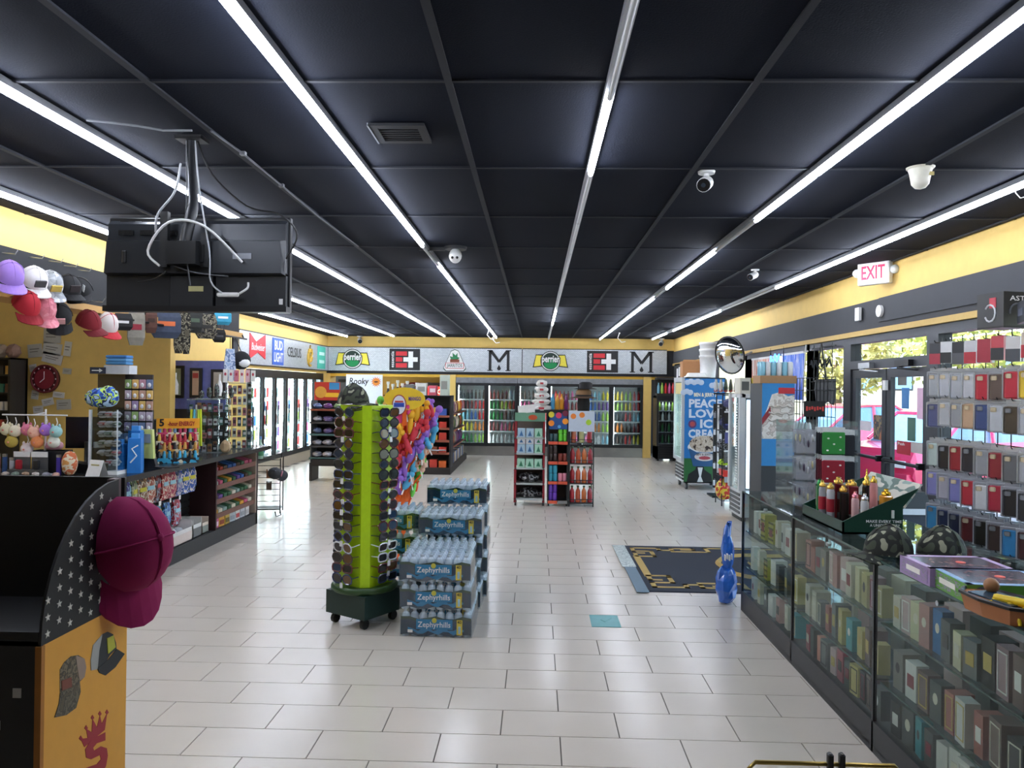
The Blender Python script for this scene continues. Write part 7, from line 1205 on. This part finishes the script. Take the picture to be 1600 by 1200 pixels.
# ================================================================== outside
obj('ground', B((XR+.25, -10, -.2), (60, 60, -.12)), M(0x8d8a86, .8, noise=.2, scale=1.), kind='structure')
obj('walkway', B((XR+.25, -6, -.12), (5.3, 30, -.02)), M(0xb9b4ac, .8), kind='structure')
obj('canopy', B((XR+.25, -6, 2.75), (5.2, 30, 2.9)), M(0xdad7d2, .7), kind='structure')
def car(label, x, y, rz, col):
    t = thing('car', label, 'car', (x, y, -.12), rz); P = M(col, .25, .1, coat=.6); G = M(0x5f86a8, .1)
    s = MB(); rings = []
    prof = [(-2.1, .45, .72), (-2.0, .35, .9), (-1.1, .3, .98), (-.5, .28, 1.0), (.9, .28, 1.0), (1.7, .3, .98), (2.1, .4, .85), (2.15, .5, .7)]
    s.loft([[(X_, -.88, z0), (X_, .88, z0), (X_, .92, (z0+z1)/2), (X_, .84, z1), (X_, -.84, z1), (X_, -.92, (z0+z1)/2)] for X_, z0, z1 in prof], True)
    obj('body', s, P, t)
    c = MB().loft([[(X_, -w, z0), (X_, w, z0), (X_, w*.92, z1), (X_, -w*.92, z1)] for X_, w, z0, z1 in ((-1.25, .78, .95, 1.0), (-.55, .76, .95, 1.5), (.7, .76, .95, 1.54), (1.75, .78, .95, 1.0))], True); obj('cabin', c, G, t)
    r = MB().loft([[(X_, -w, z), (X_, w, z), (X_, w, z+.05), (X_, -w, z+.05)] for X_, w, z in ((-.6, .7, 1.48), (0, .71, 1.53), (.75, .7, 1.52))], True); obj('roof', r, P, t)
    pl_ = MB()
    for sg in (-1, 1):
        for q in ((-1.25, 1.0, -.58, 1.5), (.05, 1.0, .05, 1.54), (1.7, 1.0, .72, 1.53)): pl_.tube([(q[0], sg*.8, q[1]), (q[2], sg*.72, q[3])], .035, 5)
    obj('pillars', pl_, P, t)
    for X_ in (-1.35, 1.35):
        for sg in (-1, 1):
            w = obj('wheel', MB().tube([(X_, sg*.7, .33), (X_, sg*.93, .33)], .33, 16), M(0x1a1a1b, .8), t); obj('hubcap', MB().tube([(X_, sg*.92, .33), (X_, sg*.945, .33)], .2, 10), STEEL, w)
    obj('headlight', MB().box((-2.08, .6, .66), (.1, .3, .12)).box((-2.08, -.6, .66), (.1, .3, .12)), WHITE, t); obj('bumper', B((-2.2, -.85, .3), (-2.0, .85, .5)), P, t)
car('bright pink red car parked outside the glass doors', 7.9, 14.9, math.radians(25), 0xd8335e)
car('pink car parked farther along outside the side window', 8.2, 20.2, math.radians(15), 0xc8405e)
def tree(label, x, y, h, rr, col):
    t = thing('tree', label, 'tree', (x, y, -.12), group='trees beyond the car park'); obj('trunk', MB().tube([(0, 0, 0), (.1, 0, h*.3), (0, .1, h*.6)], [.22, .16, .1], 7), M(0x6a5640, .9), t)
    f = MB(); rnd = random.Random(int(x*10+y))
    for i in range(1500):
        a, b, q = rnd.uniform(0, 2*PI), rnd.uniform(-1, 1), rnd.uniform(.55, 1.05)*rr; s_ = math.sqrt(1-b*b)
        c = Vector((q*s_*math.cos(a), q*s_*math.sin(a), h*.66+q*b*.8)); u_ = Vector((rnd.uniform(-1, 1), rnd.uniform(-1, 1), rnd.uniform(-1, 1))).normalized()*.17; v_ = u_.orthogonal().normalized()*.12
        f.add([c-u_, c+v_, c+u_, c-v_], [(0, 1, 2, 3)])
    obj('foliage', f, M(col, .8, noise=.3), t, kind='stuff')
for i, (x, y, h, rr, c) in enumerate(((14, 24, 6, 2.6, 0x9aa04a), (19, 37, 7, 3.0, 0x8a8f45), (11.5, 30, 5, 2.2, 0xb0a860), (20, 26, 6, 2.6, 0x95994c))):
    tree(['nearest olive tree beyond the parked pink car', 'tall tree farthest from the shop door', 'small pale tree seen between door leaves', 'rightmost tree across the car park'][i], x, y, h, rr, c)
t = thing('building', 'pale low building with blue windows across the street', 'building', (24, 47, -.12)); obj('wall', B((-6, 0, 0), (6, 6, 5.5)), M(0xd9d3c8, .8), t)
for i in range(5): w = obj('window', B((-5+2.2*i, -.1, 2), (-3.6+2.2*i, 0, 4)), FR, t); obj('pane', B((-4.9+2.2*i, -.14, 2.1), (-3.7+2.2*i, -.1, 3.9)), M(0x6f93b4, .1), w)
